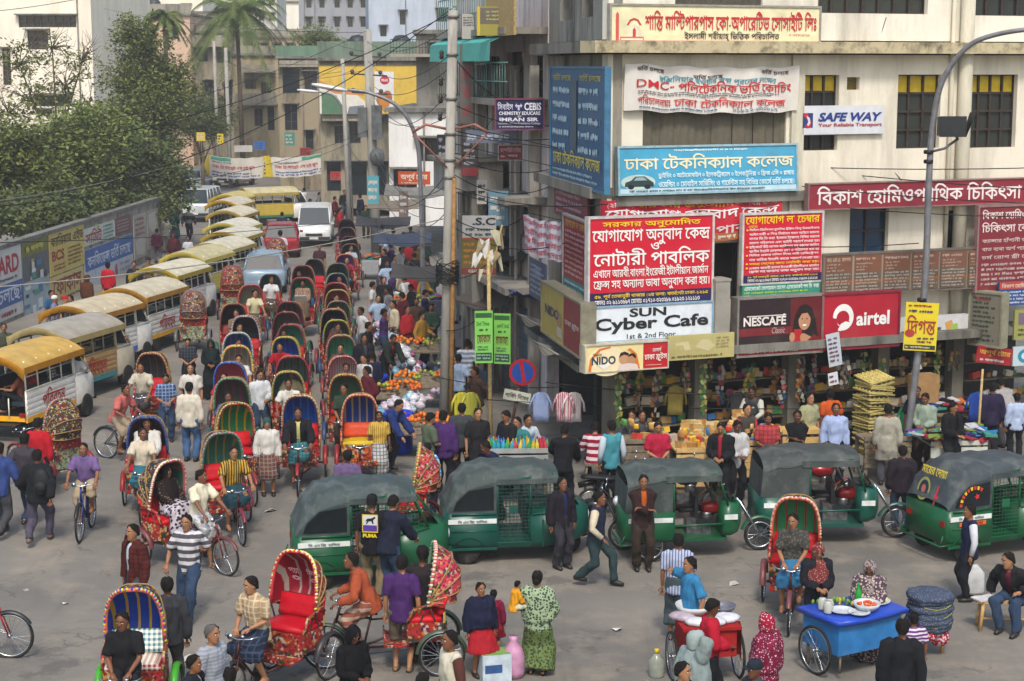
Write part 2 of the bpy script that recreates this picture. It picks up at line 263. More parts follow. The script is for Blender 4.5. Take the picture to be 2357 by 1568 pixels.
CG=[(0,[[-27,71,35,22,5,-7,-34,-23]]),(25,[[28,64,0,-10,-9,1,7,3,-6,-7,-2,-5,-1,-6,3,-19,0,-8,-2,-7,-4,-6,-9,-5,-7,-2,-3,10,11,4,3,4,1,6,-3,22,0,7,3,6,6,7,3,-5,-21,0,0,10]]),(93,[[95,64,0,-10,-97,0,0,10],[51,54,5,-2,5,-3,2,-6,0,-44,-10,0,-3,7,-2,1,-26,-1,-7,1,-7,5,-3,4,-1,4,0,17,11,-2,-1,-9,1,-7,2,-1,5,-2,25,1,6,-3,1,-2,-1,30,-2,2,-4,0,-5,-1,-4,-2,-3,-4,-1,-3,1,-2,8,0,1,-10,-8,-1,-4,1,-5,2,-3,4,-1,5,2,8,3,3,6,6,8,4],[76,44,6,-1,5,-3,3,-4,1,-6,-2,-7,-5,-6,-11,-5,-3,10,8,3,3,4,-2,4,-4,1,-3,0,-6,-6,-4,-6,-6,6,6,9,3,3,5,3]]),(91,[[45,57,0,-5,5,0,11,-6,4,-4,3,-5,0,-8,-3,-6,-6,-3,-9,0,-1,9,9,1,1,3,-1,3,-6,4,-7,2,1,-37,-10,0,-7,9,-6,5,-7,4,-9,3,-5,11,25,12,13,4,-4,-6,-1,10],[36,48,4,-5,-29,-13,-2,5,7,-2,6,-2,9,-6,5,-7],[67,64,0,-10,-69,0,0,10],[94,64,0,-10,-11,0,0,-59,-10,0,0,59,-10,0,0,10],[28,-4,-6,3,-8,10,8,5,6,-8,5,0,20,11,8,0,6,-2,9,-8,-1,-11,-10,9,-4,2,-6,0,-19,-10]]),(69,[[72,64,0,-10,-11,0,0,-56,-9,2,-11,11,-8,6,-11,4,-6,2,-3,11,7,-3,11,-3,8,-4,7,-5,6,-7,-1,58,8,0,2,-6],[46,47,-1,-6,-2,-5,-4,-4,-11,-4,-7,-2,-6,1,-3,7,15,3,7,4,2,6,-1,4,-5,6,7,7,7,-8,2,-4],[18,42,-6,1,-4,2,-3,4,-1,6,2,9,10,-2,-2,-7,1,-3,5,0,4,1,4,5,3,4,7,2,1,-7,-5,-8,-7,-5],[61,-13,-9,0,-2,4,-2,3,-3,1,-10,0,-12,-1,-7,1,-6,2,-5,6,-1,3,0,13,11,-1,-1,-7,0,-4,2,-2,3,-1,8,0,11,2,9,-2,4,-2,1,-2,-1,9,10,3]]),(72,[[75,64,0,-10,-11,0,0,-55,-10,0,1,44,3,-7,-11,11,-5,5,-9,2,-4,0,-9,-7,2,2,7,1,8,-2,5,-5,1,-6,-1,-6,-3,-5,-7,-6,-6,-4,-7,9,10,6,3,2,0,5,-2,2,-5,0,-8,-2,-9,8,7,10,8,6,10,2,9,-2,5,-2,6,-6,5,-7,-3,1,-1,22,8,0,2,-6],[64,-6,-9,0,-4,7,-3,1,-10,1,-13,-2,-7,1,-7,3,-6,6,-1,5,0,14,11,-1,-1,-11,3,-5,2,-1,6,-1,19,2,6,-1,6,-5,8,1]]),(86,[[42,64,7,-3,3,-6,0,-8,-2,-5,-14,-13,1,-4,4,0,8,5,9,-4,1,-10,0,-5,-2,-4,-3,-4,-4,-2,-6,-2,-11,0,-10,4,-5,3,-6,8,-6,10,-5,16,10,3,4,-14,4,-8,5,-6,7,-5,7,-1,8,2,3,3,-1,7,-1,3,9,0,-7,-7,-5,-1,-5,-1,-5,1,-5,3,-3,3,-1,5,2,7,16,15,0,4,-3,1,-5,0,-5,-2,-3,-3,0,-2,4,-4,-7,-8,-4,3,-2,3,-2,6,1,3,3,6,6,5,8,3],[67,64,6,-1,4,-2,3,-4,1,-5,-1,-5,-5,-5,-10,-4,-3,9,8,4,0,3,-3,1,-4,-1,-4,-3,-8,-10,-8,5,12,14,8,4],[62,24,-4,1,-6,5,-5,5,-3,8,7,8,4,-11,5,-5,3,-1,7,0,1,3,-1,3,-6,3,8,6,5,-3,3,-4,2,-6,-1,-4,-3,-5,-5,-2],[76,8,3,-8,-10,-2,-3,14,0,9,4,10,4,3,6,-7,-2,-3,-2,-6]]),(67,[[70,64,0,-10,-41,0,1,-38,2,-3,7,0,3,1,6,5,4,6,1,6,-1,4,-1,1,-10,0,-1,9,10,2,7,-2,5,-5,2,-8,-2,-8,-4,-8,-5,-6,-8,-5,-10,-2,-7,1,-5,3,-3,5,-1,9,0,33,-21,0,0,10],[49,61,-2,6,-2,1,-18,1,-8,2,-6,4,-3,7,1,11,9,-1,1,-9,1,-2,3,-2,24,-1,6,-4,3,-5,1,-8],[59,-20,-10,0,-4,6,-2,2,-6,0,-15,-1,-7,0,-6,4,-5,6,-1,4,1,16,10,-1,-1,-13,3,-5,6,-2,17,2,6,-1,3,-2,1,-2,0,21,9,6]]),(71,[[74,64,0,-10,-37,0,1,-21,3,0,4,2,7,10,8,1,5,-11,2,-10,-1,-6,-2,-5,-4,-5,-5,-4,-6,-2,-7,-1,-7,1,-6,2,-7,4,-7,7,-6,10,-8,21,10,3,6,-17,5,-10,7,-7,8,-3,9,0,7,3,3,4,0,8,-2,6,-3,4,8,2,-6,-10,-7,-5,-3,-2,-6,0,-4,2,-5,5,-1,4,0,20,-29,0,0,10],[63,-20,-10,0,-4,6,-3,2,-6,0,-16,-1,-7,0,-6,3,-5,6,-1,4,0,14,11,-1,-1,-11,2,-4,4,-1,21,1,6,-1,4,-2,1,-2,-1,15,10,12]]),(72,[[49,54,7,-1,5,-3,4,-4,1,-6,-1,-5,-2,-4,-7,-6,-11,-6,-4,10,11,5,2,2,1,6,-3,2,-7,0,-5,-2,-5,-2,-2,-3,0,-2,5,-2,-3,-10,-6,2,-4,2,-2,4,-1,4,2,7,6,6,9,5],[67,17,-1,-5,-2,-5,-4,-3,-5,-3,-5,-2,-13,0,-7,2,-8,4,-7,7,-6,9,-8,22,10,3,9,-22,6,-9,8,-4,9,-2,6,0,4,2,2,3,1,3,-2,5,-7,5,10,5,4,-3,3,-4,2,-4],[75,64,0,-10,-77,0,0,10]]),(83,[[86,64,0,-10,-69,0,-1,-24,-3,3,13,11,16,8,7,-7,-3,-9,-1,-16,-4,3,13,11,17,8,7,-7,-2,-5,-2,-8,0,-8,3,-14,-10,-2,-3,11,-1,13,1,7,-20,-16,-8,4,-1,13,1,9,-22,-18,-7,5,0,28,-9,0,0,10]]),(84,[[24,48,4,-1,7,-4,6,-7,-1,-11,-10,10,-5,3,-7,0,-3,-2,-1,-5,2,-2,6,-4,-5,-9,-6,4,-4,3,-3,5,-1,5,1,5,2,4,6,5,3,1],[87,64,0,-10,-40,0,0,-39,3,-4,6,0,3,2,6,4,4,6,2,7,-2,4,-1,1,-9,-1,-2,10,10,1,7,-1,5,-5,2,-9,-1,-6,-2,-6,-5,-7,-7,-5,-9,-4,-5,-1,-7,1,-5,3,-3,5,-1,9,0,35,-38,0,0,10],[66,61,-1,6,-2,1,-19,1,-8,2,-5,4,-3,7,0,11,10,-1,0,-9,1,-2,3,-2,24,-1,6,-4,3,-5,1,-8]]),(81,[[83,64,0,-10,-36,0,1,-21,3,0,3,2,8,10,7,1,6,-11,2,-11,-1,-6,-5,-9,-6,-5,-6,-2,-8,-1,-6,1,-10,4,-7,6,-7,10,-4,8,9,4,7,-13,8,-7,5,-2,10,0,7,3,3,4,0,9,-2,6,-3,4,8,2,-6,-10,-7,-5,-3,-2,-6,0,-5,2,-4,5,-1,4,0,20,-39,0,0,10],[22,51,9,-3,11,-9,0,-12,-13,11,-5,3,-5,0,-5,-2,0,-3,2,-2,2,-2,-7,-8,-6,6,-2,7,1,5,4,6,6,3]]),(72,[[47,29,-6,2,-13,9,-2,0,-1,-1,0,-3,4,-5,-7,-8,-6,7,-3,8,2,7,3,2,5,3,7,0,4,-1,14,-10,5,0,3,2,0,7,-2,3,-6,7,11,3,5,-7,2,-6,0,-8,-4,-7,-7,-3],[74,64,0,-10,-76,0,0,10],[36,-6,-10,3,-10,6,-8,10,-7,16,10,3,5,-12,6,-8,7,-6,8,-2,10,0,6,2,3,4,1,4,-1,6,-3,3,-8,1,-2,-1,-1,-2,1,-7,-10,-2,-2,9,1,3,4,6,3,2,8,1,6,0,5,-2,4,-3,3,-4,1,-5,1,-5,-1,-6,-2,-5,-3,-4,-5,-3,-7,-2]]),(89,[[92,64,0,-10,-46,0,0,-30,-4,3,10,10,15,9,10,4,8,-7,-4,-11,-2,-12,1,-9,3,-11,-10,-2,-3,12,-1,12,1,12,4,9,4,-2,-16,-9,-19,-16,-7,5,0,33,-38,0,0,10],[24,48,7,-2,10,-9,-1,-11,-10,9,-5,3,-7,1,-3,-3,-1,-5,2,-1,6,-4,-5,-9,-6,3,-4,4,-3,5,-1,5,1,4,2,4,6,5,4,1]]),(89,[[24,48,4,-1,7,-4,6,-6,-1,-11,-10,9,-5,3,-7,1,-3,-3,-1,-4,6,-5,-5,-10,-6,4,-3,4,-2,4,-1,5,1,4,2,4,6,5,4,1],[92,64,0,-10,-46,0,0,-30,-4,3,10,10,11,7,14,6,8,-7,-5,-12,-1,-11,2,-16,2,-9,-10,-3,-4,21,0,13,2,11,3,6,4,-2,-16,-9,-19,-16,-7,5,0,33,-38,0,0,10],[64,11,7,-3,4,-3,-1,-12,-5,7,-4,1,-7,0,-13,-2,-8,0,-6,2,-6,4,-4,7,1,13,10,-2,0,-9,2,-3,4,-2,6,0,12,2]]),(60,[[63,64,0,-10,-11,0,0,-36,-10,0,1,14,2,-8,-9,9,-8,6,-8,2,-4,-2,-2,-3,1,-3,7,-4,-5,-9,-6,3,-4,4,-3,4,-1,6,2,7,6,5,8,2,10,-2,5,-3,8,-7,5,-5,-5,-1,0,21,-44,0,0,10],[28,21,9,-4,12,-13,-2,-10,-9,10,-7,6,-8,2,-3,-1,-1,-4,3,-2,3,-2,-4,-9,-7,4,-5,5,-1,6,0,4,4,5,7,3],[52,22,0,-28,-10,0,0,21,0,2,0,4]]),(88,[[91,64,0,-10,-11,0,0,-55,-10,0,1,37,3,-8,-8,8,-3,0,-2,-1,-10,-17,-5,-5,-3,-1,-7,0,-5,2,-9,11,8,5,7,-8,3,0,2,1,14,21,6,2,7,-2,7,-7,-5,-1,-1,18,-72,0,0,10],[52,30,-5,-5,-4,16,-4,4,-14,3,3,11,14,-5,6,-4,2,-3,3,-7,1,-5],[26,45,5,-1,10,-5,12,-10,-5,-6,-14,9,-8,4,-8,0,-3,-3,-1,-5,2,-1,6,-4,-5,-10,-6,4,-4,4,-3,4,-1,6,1,4,2,4,6,5,4,1]]),(71,[[35,64,6,-2,6,-5,15,-17,-8,-6,-10,13,-6,5,-5,2,-7,0,-8,-3,5,-1,4,-2,2,-4,0,-8,-13,-6,4,6,-1,5,-4,1,-6,-2,-9,9,10,8,9,5,5,2],[52,47,-31,-25,-7,8,17,13,1,1,13,10],[74,64,0,-10,-11,0,0,-27,-10,0,0,43,8,0,2,-6],[39,25,9,-4,12,-13,-2,-10,-8,10,-8,6,-7,2,-5,-2,0,-2,3,-3,4,-1,-5,-10,-7,4,-4,5,-2,6,2,7,6,4,3,2],[63,32,0,-33,-10,0,0,20,0,2,0,11]]),(75,[[78,64,0,-10,-11,0,0,-55,-10,0,1,41,3,-7,-12,13,-6,6,-6,2,-7,0,-3,-1,-10,-7,4,2,6,-1,4,-3,2,-4,1,-7,-1,-3,-5,2,22,21,7,-7,-30,-28,-8,7,10,8,-3,-5,-4,-2,2,8,-1,3,-1,1,-5,0,-4,-2,-9,9,9,10,10,7,5,2,11,0,9,-5,8,-7,6,-9,-4,1,-1,26,8,0,2,-6],[67,-6,-9,0,-3,6,-3,2,-5,1,-20,-2,-8,1,-8,3,-6,6,-1,5,0,14,11,-1,-1,-11,3,-5,2,-1,8,-1,19,2,7,-2,4,-1,1,-2,-1,8,10,0]]),(71,[[35,64,6,-2,6,-5,15,-17,-8,-6,-10,13,-6,5,-5,2,-7,0,-8,-3,5,-1,4,-2,2,-4,0,-8,-13,-6,4,6,-1,5,-4,1,-6,-2,-9,9,10,8,9,5,5,2],[52,47,-31,-25,-7,8,17,13,1,1,13,10],[74,64,0,-10,-11,0,0,-32,-10,0,0,48,8,0,2,-6],[27,24,8,-2,5,-4,2,3,5,1,4,0,5,-3,3,-4,-6,1,0,11,10,0,0,-28,-10,0,1,18,4,-10,-8,5,-4,0,-1,-8,-8,0,-2,5,-2,3,-2,2,-5,0,-3,-2,1,-3,1,-2,7,-4,-4,-9,-7,4,-4,3,-3,4,-1,6,1,5,3,4,4,3]]),(89,[[92,64,0,-10,-72,1,7,-1,14,-10,1,-7,-24,-12,-2,4,16,-3,11,-6,7,-8,-1,40,14,-1,10,-3,4,-2,6,-7,3,-6,0,-8,-3,-6,-3,-2,-4,-2,-12,0,1,10,8,0,3,3,-1,6,-3,4,-9,3,-3,1,0,-44,-10,2,-6,7,-7,5,-7,4,-16,4,-5,11,20,10,-7,4,-13,4,5,9,2,-4,-18,0,0,10],[60,-13,-10,0,-2,4,-5,4,-9,0,-11,-1,-7,1,-6,2,-5,6,-1,3,0,13,11,-1,-1,-7,0,-4,2,-2,3,-1,23,1,7,-3,1,-2,0,8,10,4]]),(114,[[36,29,-5,1,-13,8,-3,0,-1,-1,0,-2,4,-4,-8,-8,-5,7,-2,7,2,6,2,3,6,2,5,0,16,-8,5,-2,4,2,2,4,-2,7,-5,6,2,7,6,0,6,-9,3,-7,0,-8,-4,-7,-7,-4],[8,62,6,-2,6,-3,3,-3,2,-5,0,-10,-10,0,0,9,-2,3,-2,2,-6,2],[44,64,1,-10,-47,0,0,10],[117,64,0,-10,-11,0,0,-55,-10,0,1,41,3,-7,-12,13,-6,6,-6,2,-7,0,-3,-1,-9,-7,3,2,6,-1,4,-3,2,-4,1,-7,-1,-3,-5,2,22,21,7,-7,-30,-28,-8,7,10,8,-3,-5,-4,-2,3,8,-1,3,-2,1,-5,0,-4,-2,-4,14,7,8,8,4,9,2,6,0,9,-5,8,-7,6,-9,-4,1,-1,26,8,0,2,-6]]),(61,[[36,29,-5,2,-13,7,-3,0,-1,-1,0,-2,4,-4,-8,-8,-5,7,-2,7,2,6,2,3,6,2,5,0,16,-8,5,-2,4,2,2,4,-2,7,-6,7,11,3,5,-7,2,-6,0,-8,-4,-7,-7,-3],[8,62,6,-2,6,-3,3,-3,2,-5,0,-10,-10,0,0,9,-2,3,-2,2,-6,2],[-2,54,0,10,66,0,0,-10],[53,38,0,-39,-10,0,-7,7,-8,4,-10,4,-4,9,18,10,11,4],[43,28,-21,-9,1,3,13,-5,5,-4,2,-3]]),(100,[[23,50,6,-2,5,-4,3,-4,-5,-1,2,5,6,4,7,0,4,-2,7,-5,-2,-11,-9,8,-3,1,-3,-2,-1,-1,0,-7,-9,0,-2,7,-4,3,-4,1,-5,-1,-2,-4,1,-3,1,-2,9,-5,-4,-9,-9,4,-6,6,-2,4,0,9,4,7,8,3],[103,64,0,-10,-41,0,1,-39,2,-4,7,0,3,2,6,4,4,6,1,7,-1,4,-1,1,-10,-1,-1,10,10,1,7,-1,5,-5,2,-9,-1,-6,-2,-6,-5,-7,-7,-5,-9,-4,-5,-1,-7,1,-5,3,-3,5,-1,9,0,35,-54,0,0,10],[82,61,-2,6,-2,1,-18,1,-8,2,-6,4,-3,7,1,11,9,-1,1,-9,1,-2,3,-2,24,-1,6,-4,3,-5,1,-8]]),(93,[[23,51,6,-2,5,-4,3,-4,-5,0,2,4,6,4,7,0,11,-8,-2,-10,-9,8,-3,1,-3,-1,-1,-1,-1,-6,-8,-1,-2,6,-4,3,-4,1,-5,-1,-2,-4,1,-3,1,-2,9,-4,-4,-10,-9,4,-6,7,-2,4,0,9,4,6,8,4],[96,64,0,-10,-37,0,1,-23,3,0,4,2,7,10,8,1,5,-11,2,-11,-1,-6,-4,-9,-7,-5,-6,-2,-7,-1,-13,2,-8,5,-7,8,-7,11,10,4,6,-11,8,-6,5,-2,10,0,7,3,3,4,1,9,-3,6,-2,4,7,2,-6,-10,-7,-5,-3,-2,-6,0,-4,2,-5,5,-1,4,0,22,-51,0,0,10]]),(56,[[27,63,12,-2,4,-3,3,-3,2,-5,0,-9,-4,-8,-3,-3,-8,-3,-9,-2,-10,2,-4,3,-4,3,-2,5,0,10,4,7,3,3,8,4],[24,54,-7,-3,-3,-4,0,-7,2,-3,4,-2,8,0,7,3,3,5,0,6,-2,3,-4,2],[13,56,11,-5,10,-6,10,-8,-5,-8,-10,9,-10,6,-13,5],[59,64,0,-10,-19,0,-13,2,-29,-2,0,10],[38,61,-2,6,-1,1,-18,1,-8,2,-6,4,-3,7,0,11,10,-1,0,-9,1,-2,4,-2,23,-1,6,-4,3,-5,1,-8],[25,-2,-5,1,-4,3,-4,5,-1,7,0,4,5,7,13,8,11,-2,-17,-13,-2,-4,1,-4,6,-3,6,0,7,4,2,4,-5,4,7,7,7,-5,2,-6,-1,-5,-2,-4,-4,-3,-4,-3,-6,-2]]),(64,[[35,63,11,-2,5,-3,3,-3,2,-5,0,-9,-4,-8,-3,-3,-8,-3,-9,-2,-11,2,-4,3,-3,3,-2,5,-1,10,4,7,4,3,7,4],[31,54,-6,-3,-3,-4,0,-7,2,-3,3,-2,9,0,6,3,4,5,0,6,-2,3,-4,2],[20,56,12,-5,10,-6,9,-8,-4,-8,-10,9,-11,6,-12,5],[66,64,0,-10,-18,0,-13,2,-24,-2,-13,0,0,10],[46,61,-2,6,-2,1,-18,1,-8,2,-5,4,-3,7,0,11,10,-1,0,-9,1,-2,4,-2,23,-1,5,-4,3,-5,2,-8],[32,-2,-5,1,-4,3,-4,5,-1,7,1,4,4,7,14,8,11,-2,-18,-13,-1,-4,1,-4,5,-3,7,0,7,4,1,4,-4,4,7,7,6,-5,2,-6,-1,-5,-2,-4,-3,-3,-5,-3,-6,-2],[56,-25,-10,0,-4,7,-2,1,-19,-1,-6,1,-6,3,-5,7,-1,4,1,16,10,-1,-1,-14,2,-4,6,-2,13,2,8,-2,3,-1,1,-2,-1,13,10,7]]),(81,[[50,30,-7,1,-5,2,-6,6,-1,4,2,-3,-4,-6,-5,-5,-4,0,-6,1,-6,4,-6,8,8,5,7,-8,3,0,3,3,2,3,1,11,9,0,2,-7,3,-6,5,-3,5,-2,5,2,1,4,-2,7,-6,7,11,3,5,-7,2,-10,-1,-6,-3,-5,-5,-2],[84,64,0,-10,-86,0,0,10],[56,37,0,-4,11,-3,5,-3,4,-3,2,-5,1,-5,-1,-5,-2,-5,-4,-2,-6,-1,-7,0,1,10,8,1,1,2,-1,3,-5,5,-7,2,0,-30,-10,0,-7,8,-9,5,-12,3,-4,11,23,10,13,2,-3,-5,-1,7],[46,30,5,-5,-28,-11,-2,4,12,-2,8,-5,5,-4]]),(72,[[50,29,-6,1,-6,3,-6,6,0,4,1,-3,-3,-6,-6,-5,-4,0,-6,1,-5,4,-7,8,9,5,6,-8,4,0,3,3,1,3,1,11,9,0,3,-7,3,-6,4,-3,6,-2,4,2,1,4,-1,7,-6,7,10,3,6,-7,2,-10,-1,-6,-3,-5,-6,-3],[75,64,0,-10,-77,0,0,10],[43,-7,-11,2,-10,4,-8,7,-8,12,-3,8,10,3,5,-11,6,-7,6,-5,6,-2,12,0,6,2,3,4,1,4,-1,6,-3,3,-8,1,-2,-1,-1,-2,1,-7,-10,-2,-2,9,1,3,4,6,3,2,8,1,6,0,5,-2,4,-3,3,-4,1,-5,1,-5,-1,-6,-2,-5,-3,-4,-5,-3,-7,-2]]),(72,[[45,30,-7,3,-4,3,-1,4,-4,-6,-5,-5,-4,0,-6,1,-6,4,-6,8,8,5,7,-8,3,0,3,3,2,3,1,11,9,0,2,-7,3,-6,5,-3,5,-2,5,2,1,4,-2,7,-6,7,11,3,5,-7,2,-6,0,-8,-2,-4,-5,-5,-4,-1],[75,64,0,-10,-77,0,0,10],[53,38,5,-1,4,-4,2,-5,1,-41,-10,0,-3,7,-3,1,-24,-1,-7,2,-7,4,-2,4,-2,5,1,16,10,-2,-1,-8,2,-7,2,-2,5,-2,19,2,6,-2,3,-2,1,-2,-1,26,-2,2,-3,1,-5,-1,-5,-4,-2,-3,0,-2,8,-1,1,-9,-7,-1,-6,1,-5,4,-2,6,2,7,5,6,7,5,5,1]]),(72,[[49,29,-6,1,-6,3,-2,3,-2,4,-4,-6,-5,-5,-4,0,-6,1,-6,4,-6,8,8,5,7,-8,3,0,3,3,2,3,1,11,9,0,2,-7,3,-6,5,-3,5,-2,5,2,1,4,-2,7,-6,7,11,3,5,-7,2,-10,-1,-6,-3,-5,-6,-3],[74,64,0,-10,-76,0,0,10],[63,38,0,-39,-9,0,-7,7,-8,4,-10,4,-5,9,20,11,10,4],[53,28,-20,-9,1,3,12,-5,5,-4,3,-3]]),(91,[[94,64,0,-10,-31,0,0,-55,-11,0,0,55,-54,0,0,10],[89,24,-3,-6,-3,-3,-4,-1,-12,0,1,10,8,0,1,1,2,3,-1,2,-4,4,-9,2,-15,0,-9,4,-4,3,-2,4,0,12,10,-1,-1,-4,1,-5,2,-2,4,-1,24,-2,9,-5,2,-3,3,-6],[39,27,4,-1,8,-5,6,-8,0,-8,-3,-4,-7,10,-6,5,-3,2,-4,0,-2,-1,0,-7,-10,-3,-2,8,1,6,4,4,7,3],[24,47,5,-2,4,-3,3,-4,2,-5,0,-12,-11,-2,1,7,-2,8,-4,3,-5,1,-2,-2,1,-7,-11,-2,-2,8,2,5,3,4,7,3],[11,39,0,10,-4,6,-4,3,11,4,6,-8,1,-4,0,-11]]),(82,[[48,64,4,-2,4,-6,5,6,7,2,6,-7,2,-5,1,-5,-1,-5,-2,-5,-7,-8,-11,-6,-4,10,11,6,3,4,1,4,-2,6,-4,3,8,3,-10,-14,-8,-1,-3,8,-2,2,-4,0,-2,-1,-1,-4,2,-4,2,-1,6,-1,-1,-11,-6,1,-5,2,-3,3,-3,7,0,9,3,7,7,3],[24,64,7,-4,3,-3,2,-4,0,-9,-4,-7,-3,-2,-4,-2,-7,-1,-1,11,6,0,4,4,0,4,-3,3,-11,-1,-1,10,7,1],[45,2,-14,4,-6,4,-6,5,-10,13,-8,19,10,3,7,-16,8,-11,9,-7,11,-3,12,0,5,2,3,3,1,4,0,3,-5,5,-4,3,10,5,5,-4,3,-3,1,-5,1,-5,-1,-5,-2,-5,-4,-4,-5,-3,-7,-2]])]
GCACHE={}
def outline_fill(cs):
 vs=[];es=[]
 for c in cs:
  n=len(vs);vs+=[Vector(p)for p in c];es+=[(n+k,n+(k+1)%len(c))for k in range(len(c))]
 if not vs:return[],[]
 def wind(x,y):
  w=0
  for p in cs:
   for j in range(len(p)):
    (x1,y1),(x2,y2)=p[j-1],p[j]
    if(y1<=y)!=(y2<=y)and x<(x2-x1)*(y-y1)/(y2-y1)+x1:w+=1 if y2>y1 else-1
  return w
 ov,_e,of,*_r=delaunay_2d_cdt(vs,es,[],0,1e-5)
 return[tuple(v)for v in ov],[tuple(t)for t in of if wind(sum(ov[q].x for q in t)/3,sum(ov[q].y for q in t)/3)]
def char_loops(s):
 c=bpy.data.curves.new('text','FONT');c.body=s;c.size=1;c.resolution_u=2;c.fill_mode='NONE'
 o=bpy.data.objects.new('text',c);me=bpy.data.meshes.new_from_object(o)
 V=[v.co.copy()for v in me.vertices];nx={}
 for e in me.edges:nx.setdefault(e.vertices[0],[]).append(e.vertices[1]);nx.setdefault(e.vertices[1],[]).append(e.vertices[0])
 bpy.data.objects.remove(o);bpy.data.curves.remove(c);bpy.data.meshes.remove(me)
 seen=set();loops=[]
 for i in range(len(V)):
  if i in seen or i not in nx:continue
  lp=[i];seen.add(i);j=i
  while True:
   k=next((q for q in nx[j]if q not in seen),None)
   if k is None:break
   seen.add(k);lp.append(k);j=k
  if len(lp)>1 and lp[1]!=i+1:lp=[lp[0]]+lp[:0:-1]
  loops.append([(V[q].x,V[q].y)for q in lp])
 return[l for l in loops if len(l)>2]
def embolden(p,b):
 out=[]
 for k in range(len(p)):
  a,m,d=p[k-1],p[k],p[(k+1)%len(p)];n=[]
  for u,v in((a,m),(m,d)):
   x,y=v[0]-u[0],v[1]-u[1];l=hypot(x,y)or 1;n.append((-y/l,x/l))
  sx,sy=n[0][0]+n[1][0],n[0][1]+n[1][1];f=1/max(sx*sx+sy*sy,1.2);out.append((m[0]+sx*f*b,m[1]+sy*f*b))
 return out
def bn_glyph(g):
 if g in GCACHE:return GCACHE[g]
 if isinstance(g,int):
  adv,q=CG[g];cs=[]
  for r in q:
   x=y=0;pts=[]
   for a,b in zip(r[::2],r[1::2]):x+=a;y+=b;pts.append((x*.01,y*.01))
   cs.append(pts)
  adv*=.01
 else:
  cs=[embolden(l,.026)for l in char_loops(g)]
  k=char_loops(g+'।');adv=min(p[0]for p in k[-1])-BAR if k else .25
 GCACHE[g]=(adv,*outline_fill(cs));return GCACHE[g]
BAR=min(p[0]for l in char_loops('।')for p in l)
SPACE=min(p[0]for l in char_loops('ক ।')[-1:]for p in l)-min(p[0]for l in char_loops('ক।')[-1:]for p in l)
HAL=chr(0x9cd)
def shape_bn(s):
 s=s.replace('য়',chr(0x9df)).replace('ড়',chr(0x9dc)).replace('ঢ়',chr(0x9dd));out=[];i=0;n=len(s)
 while i<n:
  c=s[i];o=ord(c)
  if not(0x995<=o<=0x9b9 or 0x9dc<=o<=0x9df or o==0x9ce or(o==0x98f and s[i+1:i+2]==HAL)):out.append(c);i+=1;continue
  seq=[c];i+=1
  while i+1<n and s[i]==HAL and 0x995<=ord(s[i+1])<=0x9df:seq.append(s[i+1]);i+=2
  hal=i<n and s[i]==HAL
  if hal:i+=1
  mats=[]
  while i<n and(0x9be<=ord(s[i])<=0x9cc or ord(s[i])in(0x981,0x982,0x983,0x9d7)):mats.append(s[i]);i+=1
  reph=seq[0]=='র'and len(seq)>1 and seq[1]!='য'or(seq[:2]==['র','য'])
  if reph:seq=seq[1:]
  ya=len(seq)>1 and seq[-1]=='য'
  if ya:seq=seq[:-1]
  k=HAL.join(seq);base=[CONJ.index(k)]if k in CONJ[2:]else[x for q in seq for x in(q,HAL)][:-1]
  if ya:base.append(1)
  if hal:base.append(HAL)
  pre=[];post=[]
  for m in mats:
   if m in 'িেৈ':pre.append(m)
   elif m=='ো':pre.append('ে');post.append('া')
   elif m=='ৌ':pre.append('ে');post.append(chr(0x9d7))
   else:post.append(m)
  if k=='শ'and post==['ু']:base,post=[33],[]
  out+=pre+base+([0]if reph else[])+post
 return out
def bn_text(s):
 x=0;V=[];Fa=[];n=0
 for g in shape_bn(s):
  if g==' ':x+=SPACE;continue
  adv,pts,tri=bn_glyph(g);b=len(V);V+=[(x+px,py,(n%3)*.003)for px,py in pts];Fa+=[tuple(b+q for q in t)for t in tri];n+=1;x+=adv
 return V,Fa,max(x,.01)
LC={}
def latin(s,bold=.008,shear=0.0):
 k=(s,bold,shear)
 if k in LC:return LC[k]
 c=bpy.data.curves.new('text','FONT');c.body=s;c.size=1;c.offset=bold;c.resolution_u=3;c.shear=shear
 o=bpy.data.objects.new('text',c);me=bpy.data.meshes.new_from_object(o)
 V=[(v.co.x,v.co.y,0.0)for v in me.vertices];Fa=[tuple(p.vertices)for p in me.polygons]
 bpy.data.objects.remove(o);bpy.data.curves.remove(c);bpy.data.meshes.remove(me)
 LC[k]=(V,Fa);return LC[k]
def text_geo(s,**kw):
 if any(0x980<=ord(c)<0xa00 for c in s):V,Fa,w=bn_text(s)
 else:V,Fa=latin(s,**kw)
 return V,Fa
